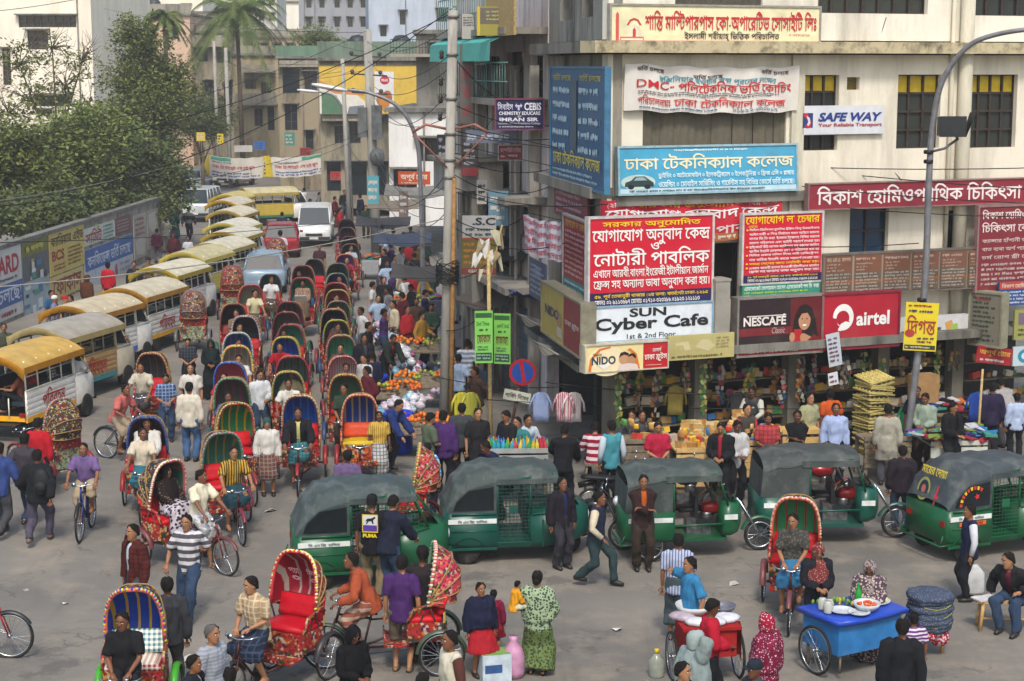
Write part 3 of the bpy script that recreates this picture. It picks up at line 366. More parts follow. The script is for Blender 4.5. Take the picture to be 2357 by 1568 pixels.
class Panel:
 """A flat sign face of w x h metres in its own frame: x right, z up, -y towards the reader; filled with patches, words and fine print."""
 def __init__(s,w,h):s.w,s.h=w,h;s.words={};s.pat={};s.n=0
 def _p(s,u,v,lift):return(u*s.w-s.w/2,-lift,s.h/2-v*s.h)
 def _b(s,D,c):return D.setdefault(c,MB())
 def rect(s,u0,v0,u1,v1,c):
  s.n+=1;L=.003+.0015*s.n
  s._b(s.pat,c).quad(s._p(u0,v1,L),s._p(u1,v1,L),s._p(u1,v0,L),s._p(u0,v0,L))
 def poly(s,pts,c):
  s.n+=1;L=.003+.0015*s.n
  s._b(s.pat,c).add([s._p(u,v,L)for u,v in pts],[tuple(range(len(pts)))])
 def ell(s,u,v,ru,rv,c,n=20,a0=0,a1=2*pi):s.poly([(u+ru*cos(a0+(a1-a0)*k/n),v+rv*sin(a0+(a1-a0)*k/n))for k in range(n if a1-a0>6.2 else n+1)],c)
 def text(s,t,u0,v0,u1,v1,c,**kw):
  V,Fa=text_geo(t,**kw)
  if not V:return
  x0=min(p[0]for p in V);x1=max(p[0]for p in V);y0=min(p[1]for p in V);y1=max(p[1]for p in V)
  s.n+=1;L=.006+.0015*s.n
  vs=[s._p(u0+(x-x0)/(x1-x0)*(u1-u0),v1+(y-y0)/(y1-y0)*(v0-v1),L+z*.3)for x,y,z in V]
  s._b(s.words,c).add(vs,Fa)
 def fine(s,u0,v0,u1,v1,n,c,seed=1,fill=.8):
  r=random.Random(seed);mb=s._b(s.words,c);s.n+=1;L=.006+.0015*s.n;lh=(v1-v0)/n
  for i in range(n):
   v=v0+(i+.5)*lh;u=u0;e=u0+(u1-u0)*(fill+r.random()*(1-fill))
   while u<e:
    wd=min((.15+.5*r.random())*lh*s.h/s.w*2.2,e-u)
    hh=lh*(.14+.1*r.random());vo=lh*(r.random()-.5)*.2
    mb.quad(s._p(u,v+hh+vo,L),s._p(u+wd,v+hh+vo,L),s._p(u+wd,v-hh+vo,L),s._p(u,v-hh+vo,L))
    for _ in range(2):
     uu=u+wd*r.random()*.8
     mb.quad(s._p(uu,v+lh*.32,L),s._p(uu+wd*.16,v+lh*.32,L),s._p(uu+wd*.16,v-lh*.25,L),s._p(uu,v-lh*.25,L))
    u+=wd+lh*s.h/s.w*(.12+.4*(r.random()<.3))
 def done(s,parent,rough=.5):
  for D,nm in((s.pat,'printed_panel'),(s.words,'lettering')):
   if not D:continue
   big=MB();mats=[]
   for i,(c,mb)in enumerate(D.items()):big.add(mb.v,mb.f,i);mats.append(M(c,rough,0,.1,3,'6a655c',.22))
   big.build(nm,mats,parent)
def sign_at(name,label,loc,rz,w,h,bg,fill,cat='sign',frame=None,depth=.08,tilt=0.0,group=None,mat=None,ry=0.0):
 e=MB().box((0,depth/2,0),(w,depth,h)).build(name,mat or M(bg,.5,0,.1,2.5,'5f594e',.32))
 e.location=loc;e.rotation_euler=(tilt,ry,rz);tag(e,label,cat,group)
 if frame:
  f=MB();t=min(.045,h*.05)
  for sz in(-1,1):f.box((0,depth/2-.01,sz*(h/2+t/2)),(w+2*t,depth+.03,t))
  for sx in(-1,1):f.box((sx*(w/2+t/2),depth/2-.01,0),(t,depth+.03,h))
  f.build('sign_frame',M(frame,.5,.2),e)
 p=Panel(w,h)
 if fill:fill(p)
 p.done(e);return e
def wsign(name,label,W,x0,y0,x1,y1,off,bg,fill,**kw):
 ua,za=W.hit(x0,y0,off);ub,zb=W.hit(x1,y1,off);uc,zc=W.hit(x1,y0,off);ud,zd=W.hit(x0,y1,off)
 u0=(ua+ud)/2;u1=(ub+uc)/2;zt=(za+zc)/2;zb_=(zb+zd)/2
 return sign_at(name,label,W.pt((u0+u1)/2,(zt+zb_)/2,off),W.rz,u1-u0,zt-zb_,bg,fill,**kw)
def asphalt():
 m,nt,b=newmat('asphalt');co=objco(nt)
 n1=noisen(nt,co,.22,8,.62);n2=noisen(nt,co,26,4,.7);n3=noisen(nt,co,.9,9,.7)
 K=lambda k:(k,k,k,1)
 col=mixc(nt,ramp(nt,n1,.36,.64),'5a5752','79736a')
 col=mixc(nt,ramp(nt,n3,.48,.66,K(0),K(.6)),col,'8e8272')
 col=mixc(nt,ramp(nt,noisen(nt,co,.55,9,.72),.58,.63,K(0),K(.65)),col,'464340')
 col=mixc(nt,ramp(nt,noisen(nt,objco(nt,(1.6,.12,1)),1.1,6,.7),.56,.7,K(0),K(.45)),col,'514d48')
 col=mixc(nt,ramp(nt,noisen(nt,co,4.5,9,.8),.63,.69,K(0),K(.5)),col,'3a3836')
 col=mixc(nt,ramp(nt,noisen(nt,co,7.5,6,.7),.66,.7,K(0),K(.55)),col,'9c9282')
 v=N(nt,'ShaderNodeTexVoronoi',feature='DISTANCE_TO_EDGE');v.inputs['Scale'].default_value=.42
 wp=N(nt,'ShaderNodeVectorMath',operation='ADD');nn=N(nt,'ShaderNodeTexNoise');nn.inputs['Scale'].default_value=2.2;nn.inputs['Detail'].default_value=6;nt.links.new(co,nn.inputs['Vector']);nt.links.new(co,wp.inputs[0]);nt.links.new(nn.outputs[1],wp.inputs[1]);nt.links.new(wp.outputs[0],v.inputs['Vector'])
 col=mixc(nt,mixc(nt,ramp(nt,noisen(nt,co,.7,4),.5,.62),(0,0,0),ramp(nt,v.outputs['Distance'],.004,.012,K(.5),K(0))),col,'2a2927')
 col=mixc(nt,ramp(nt,n2,.3,.7,K(0),K(.3)),col,'7c756a')
 nt.links.new(col,b.inputs['Base Color']);b.inputs['Roughness'].default_value=.85;b.inputs['Specular IOR Level'].default_value=.25
 bump(nt,b,n2,.35,.02);return m
g=MB();g.quad((-900,-60,0),(900,-60,0),(900,1800,0),(-900,1800,0));tag(g.build('road',asphalt()),'dusty grey asphalt road',kind='structure')
K0,K1,K2=gp(1180,1092),gp(1760,1150),gp(2500,1128)
pv=MB();pl=[(K0.x-1.2,70),(K0.x-.6,K0.y+4),(K0.x,K0.y),(K1.x,K1.y),(K2.x,K2.y),(30,34),(30,70)]
pv.prism(pl,.002,.14,0,'Z');tag(pv.build('pavement',plaster('6f6a62','3a3630',.5,.8,False)),kind='structure')
ks=MB()
for a,b in((K0,K1),(K1,K2)):
 d=(b-a);n=int(d.length/.9);dd=d/n
 for i in range(n):
  c=a+dd*(i+.5);ks.box((c.x,c.y-.07,.075),(dd.length*.97,.15,.15),0,atan2(d.y,d.x))
tag(ks.build('kerb',M('6c675f',.9,0,.35,6,'2c2a26',.6,.3)),kind='structure')
def facade(W,u0,u1,z0,z1,holes,th=.3,mi=0,mb=None):
 mb=mb or MB();us=sorted({u0,u1,*[h[0]for h in holes],*[h[2]for h in holes]});zs=sorted({z0,z1,*[h[1]for h in holes],*[h[3]for h in holes]})
 us=[u for u in us if u0<=u<=u1];zs=[z for z in zs if z0<=z<=z1]
 for a,b in zip(us,us[1:]):
  run=None
  for c,d in list(zip(zs,zs[1:]))+[(None,None)]:
   solid=c is not None and not any(h[0]<=(a+b)/2<=h[2]and h[1]<=(c+d)/2<=h[3]for h in holes)
   if solid:run=(run[0],d)if run else(c,d)
   if(not solid)and run:
    p=W.pt((a+b)/2,(run[0]+run[1])/2,-th/2);mb.box(p,(b-a,th,run[1]-run[0]),mi,W.rz);run=None
 return mb
def window(parent,W,h,nx,nz,frame='3a2f28',glass='23282a',off=-.16,bars=0,top=None,curtain=None):
 u0,z0,u1,z1=h;f=MB();t=.045
 P_=lambda u,z,o=off:W.pt(u,z,o)
 def bar(ua,za,ub,zb):f.box(P_((ua+ub)/2,(za+zb)/2),(max(ub-ua,t),.06,max(zb-za,t)),0,W.rz)
 for i in range(nx+1):u=u0+(u1-u0)*i/nx;bar(u,z0,u,z1)
 for j in range(nz+1):z=z0+(z1-z0)*j/nz;bar(u0,z,u1,z)
 for i in range(bars):u=u0+(u1-u0)*(i+.5)/bars;f.tube([P_(u,z0,off+.05),P_(u,z1,off+.05)],.009,0,4)
 o=f.build('window',M(frame,.6,.2,.3),parent)
 g=MB();r=random.Random(int(u0*100+z0*31))
 for i in range(nx):
  for j in range(nz):
   a,b=u0+(u1-u0)*i/nx,u0+(u1-u0)*(i+1)/nx;c,d=z0+(z1-z0)*j/nz,z0+(z1-z0)*(j+1)/nz;w=off-.015-r.random()*.012
   g.quad(P_(a,c,w),P_(b,c,w),P_(b,d,w-.01*r.random()),P_(a,d,w),1 if(top and j==nz-1)else 0)
 g.build('pane',[glassy(glass,.12),M(top or 'b39b1e',.4,0,.15)],o)
 if curtain:
  c=MB();n=int((u1-u0)/.05);pts=[[P_(u0+(u1-u0)*k/n,z,off+.075+.022*sin(k*1.9)+.015*sin(k*.7))for k in range(n+1)]for z in(z0+.02,(z0+z1)/2,z1-.02)]
  c.rings(pts,0,False,True,False);c.build('curtain',cloth(curtain,None),o)
 return o
def hole(W,x0,y0,x1,y1):
 a=W.hit(x0,y0);b=W.hit(x1,y1);return(a[0],b[1],b[0],a[1])
def ang(x,Y,deg,L):
 p=(hz(x,Y),Y);return p,(p[0]+L*cos(radians(deg)),p[1]+L*sin(radians(deg)))
CORNER=(hz(1400,35.8),35.8)
F=Wall(*ang(1400,35.8,21.5,13.0))
LFAR=(hz(1264,41.4),41.4);L=Wall(LFAR,CORNER)
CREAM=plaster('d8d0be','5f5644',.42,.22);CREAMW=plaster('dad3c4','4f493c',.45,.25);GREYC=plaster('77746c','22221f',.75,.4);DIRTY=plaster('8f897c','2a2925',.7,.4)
corner=empty('corner_building',(0,0,0),0,'large cream corner building covered in shop signs','building')
H_=[hole(F,1480,230,1808,352),hole(F,1850,173,1930,250),hole(F,1847,312,1927,346),hole(F,1950,178,1978,207),hole(F,2068,172,2161,341),hole(F,2208,172,2336,339),hole(F,1555,-60,1755,17),hole(F,1885,-60,2135,33),hole(F,2245,-60,2420,38),hole(F,1957,482,2043,582),hole(F,1640,560,1702,690),hole(F,2180,485,2222,590)]
zc=F.hit(1700,126)[1];z_sh=F.hit(1700,800)[1];ZTOP=13.2
low=facade(F,0,F.L,z_sh,zc,[h for h in H_ if h[1]<zc]);low.build('front_wall',CREAM,corner)
facade(F,0,F.L,zc+.30,ZTOP,[h for h in H_ if h[3]>zc]).build('upper_wall',CREAMW,corner)
lv=MB();LL=L.L
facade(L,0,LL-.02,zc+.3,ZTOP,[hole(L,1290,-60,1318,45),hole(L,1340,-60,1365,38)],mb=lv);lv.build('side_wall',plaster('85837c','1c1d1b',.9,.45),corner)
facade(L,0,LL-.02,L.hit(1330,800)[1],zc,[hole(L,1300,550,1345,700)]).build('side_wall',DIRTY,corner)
ld=MB()
ld.box(F.pt(F.L/2-.25,zc+.15,.08),(F.L+.5,.75,.24),0,F.rz);ld.box(L.pt(LL/2,zc+.15,.20),(LL+.3,.5,.236),1,L.rz)
ld.box(F.pt(F.L/2,z_sh+.1,.30),(F.L,1.0,.18),1,F.rz);ld.box(L.pt(LL/2,z_sh-.25,.2),(LL,.8,.16),1,L.rz)
ld.box(L.pt(LL/2,L.hit(1330,425)[1],.12),(LL,.5,.22),1,L.rz);ld.box(F.pt(4.2,F.hit(1650,455)[1],.06),(8.2,.4,.2),1,F.rz)
ld.build('ledge',[plaster('b3a686','2a2822',.8,1.2,False),GREYC],corner)
rp=MB();u2=F.hit(2210,300)[0];rp.tube([F.pt(u2,z_sh,.12),F.pt(u2,ZTOP,.12)],.16,0,12);rp.tube([F.pt(u2-.32,3.6,.06),F.pt(u2-.32,ZTOP,.06)],.05,0,8);u3=F.hit(1842,300)[0];rp.box(F.pt(u3-.12,(z_sh+zc)/2,.05),(.3,.1,zc-z_sh),0,F.rz);rp.build('drain_pipe',plaster('c9c2ae','5a5548',.4,.5),corner)
for i,(nx,nz,kw)in enumerate([(11,2,dict(bars=34,curtain='5f594c',frame='3d2c22')),(3,2,dict(top='b89c18')),(3,1,{}),(1,4,dict(glass='a88f2a',frame='6a5a20')),(3,4,dict(top='b89c18',glass='2c302e')),(5,4,dict(top='b89c18',glass='2c302e')),(6,1,dict(curtain='4e4a42')),(7,2,dict(glass='2a2e2c')),(5,2,{}),(2,2,dict(glass='16324a')),(1,1,dict(frame='26241f',glass='12120f')),(1,1,dict(glass='12120f',frame='26241f'))]):
 window(corner,F,H_[i],nx,nz,**kw)
bk=MB()
p0,p1=F.pt(0,0,-.31),F.pt(F.L,0,-.31)
bk.prism([tuple(q)[:2]for q in(L.pt(.2,0,-.32),L.pt(LL-.3,0,-.34),F.pt(.4,0,-.36),F.pt(F.L-.2,0,-.36),F.pt(F.L-.2,0,-6),F.pt(3,0,-6))],z_sh+.1,ZTOP-.1,0,'Z')
bk.box(F.pt(F.L/2+.5,z_sh/2,-3.2),(F.L-1.4,.2,z_sh-.1),1,F.rz)
bk.box(F.pt(F.L/2+.3,.10,-1.6),(F.L-.9,3.0,.16),1,F.rz)
for uu in(.25,2.3,4.6,6.9,8.9,11.2):bk.box(F.pt(uu,z_sh/2,-.25),(.3,.3,z_sh-.05),0,F.rz)
for uu in(4.6,8.9):bk.box(F.pt(uu,z_sh/2,-1.7),(.12,2.7,z_sh-.1),1,F.rz)
bk.build('shop_interior',[plaster('6d685c','2c2a25',.6,.6),M('2b2620',.8,0,.4,3)],corner)
def block(name,label,x0,x1,Y,ytop,ybot,depth,mat,wins=(),deg=0.0,glass='20262a',frame='4a4038',extra=None,cat='building',bars=0,roofm=None):
 """a building whose near front spans photo columns x0..x1 at distance Y; wins are photo rectangles (x0,y0,x1,y1,nx,nz)"""
 a=(hz(x0,Y),Y);k=tan_=math.tan(radians(deg));rx=(x1-PW/2)/FPX*cos(PITCH)
 X1=hz(x1,Y)
 if abs(deg)>.1:
  ux,uy=cos(radians(deg)),sin(radians(deg));q=hz(x1,1000)/1000;t=(q*a[1]-a[0])/(ux-q*uy);b=(a[0]+ux*t,a[1]+uy*t)
 else:b=(X1,Y)
 W=Wall(a,b);zt=W.hit((x0+x1)/2,ytop)[1];zb=max(0,W.hit((x0+x1)/2,ybot)[1])if ybot else 0
 e=empty(name,(0,0,0),0,label,cat)
 hs=[hole(W,*w[:4])for w in wins]
 mb=facade(W,0,W.L,zb,zt,hs);mb.box(W.pt(W.L/2,(zt+zb)/2-.02,-.34-depth/2),(W.L-.02,depth,zt-zb-.04),0,W.rz)
 mb.build('wall',mat,e)
 r=MB();r.box(W.pt(W.L/2,zt+.09,-depth/2-.1),(W.L+.3,depth+.7,.18),0,W.rz);r.build('roof',roofm or GREYC,e)
 for h,w in zip(hs,wins):window(e,W,h,w[4],w[5],frame,glass,bars=bars)
 r_=random.Random(int(x0*7+Y));
 for h in hs:cm=MB();cm.box(W.pt((h[0]+h[2])/2,h[3]+.08,.2),(h[2]-h[0]+.3,.5,.07),0,W.rz);cm.build('sunshade',GREYC,e)
 for k in range(int(W.L/4)+1):u=r_.uniform(.2,W.L-.2);pm=MB();pm.tube([W.pt(u,zb,.08),W.pt(u,zt,.08)],.05,0,6);pm.build('drain_pipe',M('6a665e',.6,0,.4,3),e)
 if W.L>5 and Y>90:
  for k in range(2):q=MB();q.lathe(W.pt(r_.uniform(1,W.L-1),zt+.18,-2),[(.5,0),(.55,.1),(.55,1.0),(.35,1.25),(.1,1.3)],0,12);q.build('water_tank',M('2a2c2e',.5),e)
 if extra:extra(e,W,zt)
 return e,W
def rows(xs,ys,w,h,nx=2,nz=1):return[(x,y,x+w,y+h,nx,nz)for y in ys for x in xs]
def balc(x0,y0,x1,y1,out=1.0,mat=None,rail='56605a',solid=True):
 def f(e,W,zt):
  u0,z1=W.hit(x0,y0);u1,z0=W.hit(x1,y1);m=MB()
  m.box(W.pt((u0+u1)/2,z0,out/2),(u1-u0,out,.14),0,W.rz)
  if solid:m.box(W.pt((u0+u1)/2,(z0+z1)/2+.07,out-.06),(u1-u0,.1,z1-z0-.1),0,W.rz)
  m.build('balcony',mat or DIRTY,e)
  if not solid:
   q=MB();n=int((u1-u0)/.14)
   for i in range(n+1):q.tube([W.pt(u0+(u1-u0)*i/n,z0,out-.05),W.pt(u0+(u1-u0)*i/n,z1,out-.05)],.012,0,4)
   for zz in(z1,(z0+z1)/2):q.tube([W.pt(u0,zz,out-.05),W.pt(u1,zz,out-.05)],.02,0,5)
   q.build('railing',M(rail,.5,.2),e)
 return f
def multi(*fs):
 def f(e,W,zt):
  for q in fs:q(e,W,zt)
 return f
def parapet(h=.9,mat=None):
 def f(e,W,zt):
  m=MB();m.box(W.pt(W.L/2,zt+.18+h/2,-.1),(W.L+.2,.14,h),0,W.rz);m.build('parapet',mat or DIRTY,e)
 return f
PALE=plaster('e2d8c6','9a8a74',.3,.3);BEIGE=plaster('8f8672','3a3428',.8,.4);OLD=plaster('8a7d66','26231d',.9,.4);PINK=plaster('c8a890','7a6a5a',.4,.4);BLUEW=plaster('a8b0bc','5a6068',.35,.3);GREYT=plaster('8f9094','55565a',.35,.3);YEL=plaster('9c8f72','4a3c26',.6,.4)
block('apartment_block','tall plain cream block behind the trees, small barred windows',-260,214,118,-120,640,14,PALE,[(42,36,176,63,8,2),(62,70,112,114,3,3),(4,112,27,196,2,5),(80,220,165,245,5,1),(88,252,120,268,2,1)],deg=-4,frame='5a4a3c')
block('old_house','pale pink old house beside the tall cream block',214,440,150,36,560,12,PINK,[(240,52,270,92,2,2),(330,62,352,88,2,1),(380,66,410,90,2,1),(250,100,285,130,2,2)],extra=multi(balc(222,92,300,118),parapet(.8)))
block('white_house','white distant house left of the palm crown',225,470,205,-40,200,14,PALE,[(255,2,275,24,2,1),(305,18,345,34,3,1),(420,10,440,26,2,1)],extra=balc(232,22,330,40,.8))
block('white_house','bright white distant tower house right of the palm crown',560,690,240,6,200,14,plaster('d9d2c4','9a8a74',.2),[(635,45,655,66,2,1),(600,40,612,66,1,2),(640,100,655,125,2,1)])
block('old_house','grimy beige house with dark balconies behind the palm',428,560,152,76,420,12,BEIGE,[(452,110,478,142,2,2),(500,120,530,145,2,1),(470,185,497,220,3,2),(515,190,535,245,1,3)],extra=multi(balc(440,82,520,106),balc(520,165,562,182),parapet(.5)))
block('old_house','yellowish weathered house with a roof balcony near the street end',535,640,140,128,440,10,YEL,[(565,185,590,205,2,1),(600,190,625,215,2,1),(585,250,605,290,2,2),(615,245,632,300,1,2)],extra=multi(balc(545,215,640,240),balc(560,150,635,165),parapet(.6)))
block('old_house','tall grey stained house with dark recesses left of the billboard',640,738,122,135,480,10,OLD,[(650,155,690,215,1,1),(700,165,730,210,2,2),(655,240,685,300,2,3),(703,300,722,345,1,2)],extra=multi(balc(645,140,735,152,.6),parapet(.7,plaster('5f7a66','2a2a26',.5))))
block('tower_block','grey distant tower block with small windows and white pipes',690,850,175,-120,330,14,GREYT,rows((705,735,770,800,830),(-4,40,92),12,22,1,1),deg=3)
block('tower_block','pale blue distant tower block',850,1045,150,-120,330,12,BLUEW,[(920,25,935,57,1,2),(875,60,890,84,1,1),(1005,20,1030,50,2,1)],deg=6)
e,WB=block('billboard_house','low stained house carrying the yellow billboard',735,985,100,140,480,10,plaster('8e8572','2c2822',.85),[(752,372,785,440,1,1),(795,372,845,450,1,1),(855,372,890,450,1,1),(900,290,930,340,2,2),(770,290,790,330,2,2),(800,280,830,330,2,2),(940,300,970,335,2,2)],extra=multi(parapet(.9,plaster('6a7a6a','2a2a26',.6)),balc(745,265,850,275,.7)))
block('concrete_house','rough grey concrete house behind the big pole',958,1110,82,78,480,12,GREYC,[(990,100,1020,140,2,2),(1050,20,1080,60,2,1)],deg=2,extra=balc(900,92,1010,128,1.2,None,'3a4240',False))
block('white_shop_house','low white-painted house with a dark shop below, mid street',893,1034,78,258,520,9,plaster('d2d0cc','8a8880',.4),[(960,318,1020,372,2,1),(905,390,960,440,2,1)],deg=-4)
block('old_house','pale grey house with rows of small windows above the white street banners',440,545,172,30,380,8,PALE,rows((450,478,506,530),(45,90,140,190,240),14,20,1,1))
block('white_house','pale block with green-framed windows high behind the tower house',585,640,200,-20,300,8,plaster('c8c4bc','7a746a',.4),rows((595,618),(-5,30,70),14,18,2,1),frame='3a6a5a')
block('old_house','grey-pink stained house with many small shuttered windows behind the tall grey house',590,700,148,88,440,8,PINK,rows((600,630,660),(100,150,200,250),16,26,2,2),extra=multi(parapet(.6),balc(596,180,690,192,.7)))
block('street_end_house','cluttered old shop house left of the thin pale pole',652,775,126,300,440,5,OLD,[(660,318,690,345,2,1),(700,315,735,348,3,1),(662,362,700,420,1,1),(708,362,765,420,1,1)],extra=balc(655,346,770,358,.8))
block('street_end_house','low dark shop row closing the street behind the banners',395,650,160,335,430,8,plaster('6a655c','2a2824',.7),rows((410,455,500,545,590),(375,),32,28,1,1))
W1=Wall((hz(1052,52),52),LFAR)
e1=empty('balcony_house',(0,0,0),0,'narrow old house with teal awning and balcony beside the corner building','building')
hs1=[hole(W1,1165,120,1205,228),hole(W1,1222,128,1250,226),hole(W1,1118,130,1150,225),hole(W1,1070,320,1110,420),hole(W1,1190,470,1240,560),hole(W1,1120,455,1180,640)]
facade(W1,0,W1.L-.1,0,14,hs1).build('wall',plaster('c0b6b4','3a3734',.6,.5),e1)
bb=MB();bb.box(W1.pt(W1.L/2,7,-3.4),(W1.L-.2,6,13.8),0,W1.rz);bb.build('back_wall',M('3a3834',.9),e1)
for h,(nx,nz)in zip(hs1,((1,1),(2,3),(2,3),(2,2),(2,2),(1,1))):window(e1,W1,h,nx,nz,'3a302c','0d0d0f',-.2)
sl=MB()
for yy in(75,232,445,640):
 z=W1.hit(1200,yy)[1];sl.box(W1.pt(W1.L*.6,z,.5),(W1.L*.78,1.1,.16),0,W1.rz)
sl.box(W1.pt(W1.L*.93,W1.hit(1240,35)[1],1.0),(3.0,.06,1.0),1,W1.rz);sl.build('balcony',[plaster('8a857c','2a2825',.8),M('a0885a',.9,0,.5,30)],e1)
rl=MB()
for za in(W1.hit(1200,70)[1],W1.hit(1200,228)[1]):
 for i in range(30):u=W1.L*.22+i*W1.L*.026;rl.tube([W1.pt(u,za,1.0),W1.pt(u,za+.9,1.0)],.011,0,4)
 for q in(.45,.9):rl.tube([W1.pt(W1.L*.22,za+q,1.0),W1.pt(W1.L,za+q,1.0)],.018,0,5)
rl.build('railing',M('5a7a72',.5,.3),e1)
aw=MB();za=W1.hit(1170,92)[1];aw.add([W1.pt(W1.L*.22,za+.25,.45),W1.pt(W1.L*.93,za+.25,.45),W1.pt(W1.L*.93,za-.1,1.25),W1.pt(W1.L*.22,za-.1,1.25),W1.pt(W1.L*.93,za-.55,1.27),W1.pt(W1.L*.22,za-.55,1.27)],[(0,1,2,3),(3,2,4,5)])
aw.build('awning',M('3f9a8e',.6,0,.15,4,'6a8a80',.4),e1)
dt=MB();zq=W1.hit(1170,400)[1];uq=W1.hit(1172,400)[0]
dt.box(W1.pt(uq,zq,1.1),(1.6,1.5,.75),0,W1.rz);dt.box(W1.pt(uq,zq+.42,1.1),(1.9,1.8,.10),1,W1.rz)
for du in(-.6,0,.6):dt.box(W1.pt(uq+du,zq/2-.2,1.0),(.22,.3,zq-.4),1,W1.rz)
dt.build('concrete_bay',[plaster('8d8a84','2e2c29',.7,.6),GREYC],e1)
shx=MB()
for du in range(5):
 for k in range(9):shx.box(W1.pt(.8+du*2.0,.25+k*.27,.06+.02*(k%2)),(1.7,.05,.26),0,W1.rz)
shx.build('shutter',M('4f5e6a',.5,.2,.25,4,'3a302a',.5),e1)
clm=MB()
for du in range(6):clm.box(W1.pt(.1+du*2.0,4.3,.18),(.22,.22,8.6),0,W1.rz);clm.tube([W1.pt(.5+du*1.7,0,.35),W1.pt(.5+du*1.7,8.5,.35)],.05,0,6)
clm.build('column',plaster('9a948c','2e2c29',.7,.6),e1)
WL=Wall(tuple(gp(-60,778))[:2],tuple(gp(372,588))[:2])
zt=WL.hit(150,528)[1]
lw=MB();lw.box(WL.pt(WL.L/2,zt/2,-.12),(WL.L,.24,zt),0,WL.rz);lw.box(WL.pt(WL.L/2,zt+.07,-.12),(WL.L+.1,.36,.14),1,WL.rz)
tag(lw.build('boundary_wall',[plaster('8f8a80','2e2c28',.7,.5),plaster('6f6c66','2a2926',.7,.8,False)]),'long grey boundary wall painted with adverts along the left kerb','wall')
def leafmat(c,c2):
 m,nt,b=newmat('leaf');b.inputs['Roughness'].default_value=.55;b.inputs['Specular IOR Level'].default_value=.25
 co=objco(nt);col=mixc(nt,ramp(nt,noisen(nt,co,.7,5,.7),.32,.68),c,c2);col=mixc(nt,ramp(nt,noisen(nt,co,7,3),.35,.75,(0,0,0,1),(.6,)*3+(1,)),col,tuple(v*.5 for v in rgb(c)))
 tr=nt.nodes.new('ShaderNodeBsdfTranslucent');nt.links.new(col,tr.inputs[0]);nt.links.new(col,b.inputs['Base Color'])
 mx=nt.nodes.new('ShaderNodeMixShader');mx.inputs[0].default_value=.25;nt.links.new(b.outputs[0],mx.inputs[1]);nt.links.new(tr.outputs[0],mx.inputs[2]);nt.links.new(mx.outputs[0],nt.nodes['Material Output'].inputs[0]);return m
LEAFA=leafmat('4a582a','868a48');LEAFB=leafmat('434f2a','727a48');LEAFC=leafmat('5a6a34','8f9650');BARK=M('5a4c3c',.9,0,.35,8,'2c2620',.5,.4)
def tree(name,label,base,h,blobs,n,mat,seed,leaf=.24,bare=0,trunk_r=.16,group=None):
 r=random.Random(seed);b=Vector(base);e=empty(name,b,0,label,'tree',group)
 t=MB();top=Vector((0,0,h*.55));t.tube([(0,0,-.1),(r.uniform(-.1,.1),0,h*.25),(r.uniform(-.2,.2),r.uniform(-.2,.2),h*.55)],[trunk_r,trunk_r*.8,trunk_r*.6],0,8)
 lf=MB();vs=[];fs=[]
 for(cx,cy,cz,rad,hh)in blobs:
  c=Vector((cx,cy,cz));mid=c*.5+Vector((0,0,h*.2))
  t.tube([(0,0,h*.35),mid+Vector((r.uniform(-.2,.2),r.uniform(-.2,.2),0)),c],[trunk_r*.5,trunk_r*.3,.03],0,6)
  for _ in range(5+bare):
   d=Vector((r.gauss(0,1),r.gauss(0,1),r.gauss(.4,.8))).normalized();q=c+Vector((d.x*rad,d.y*rad,d.z*hh))*(1.15 if bare else .9);m2=c.lerp(q,.5)+Vector((r.uniform(-.15,.15),r.uniform(-.15,.15),.1))
   t.tube([c-d*.1,m2,q],[.035,.022,.008],0,5)
   if bare:
    for _k in range(3):w=m2.lerp(q,r.random());t.tube([w,w+Vector((r.uniform(-.6,.6),r.uniform(-.3,.3),r.uniform(.2,.7)))],[.012,.004],0,4)
  k=int(n*1.6*rad*hh/sum(x[3]*x[4]for x in blobs));ncl=max(6,k//26)
  for _ in range(ncl):
   d=Vector((r.gauss(0,1),r.gauss(0,1),r.gauss(0,1))).normalized();rr=r.random()**.6*1.12
   cc=c+Vector((d.x*rad*rr,d.y*rad*rr,d.z*hh*rr));cs=r.uniform(.18,.42)*(rad/1.4)**.5
   for _l in range(26):
    p=cc+Vector((r.gauss(0,cs),r.gauss(0,cs),r.gauss(0,cs*.7)));s=leaf*r.uniform(.6,1.3)
    u=Vector((r.gauss(0,1),r.gauss(0,1),r.gauss(-.25,.5))).normalized();v=u.cross(Vector((r.gauss(0,.6),r.gauss(0,.6),1))).normalized()
    i=len(vs);vs+=[p,p+u*s*.5+v*s*.24,p+u*s,p+u*s*.5-v*s*.24];fs.append((i,i+1,i+2,i+3))
 t.build('trunk',BARK,e);lf.add(vs,fs);lf.build('crown',mat,e);return e
def tp(x,y,Y):p=at(x,y,Y);return p
def bl(x0,Y0,*pts):
 b=at(x0,150,Y0);return[((at(x,y,Y0+dy).x-b.x),dy,at(x,y,Y0+dy).z,r,hh)for x,y,dy,r,hh in pts]
def ptree(name,label,x,Y,pts,n,mat,seed,**kw):
 z=max(p[2]for p in bl(x,Y,*pts));return tree(name,label,(hz(x,Y),Y,0),z,bl(x,Y,*pts),n,mat,seed,**kw)
G_T='trees behind the boundary wall'
ptree('broadleaf_tree','tallest dense green tree, rounded crown above the pink house',345,96,[(330,110,0,1.5,1.3),(370,170,1,1.6,1.3),(300,190,0,1.6,1.3),(340,240,-1,1.9,1.4),(390,250,0,1.3,1.2),(280,270,0,1.5,1.2),(350,320,0,1.9,1.2),(400,200,1,1.2,1.0),(310,70,0,1.1,.9)],15000,LEAFA,1,group=G_T)
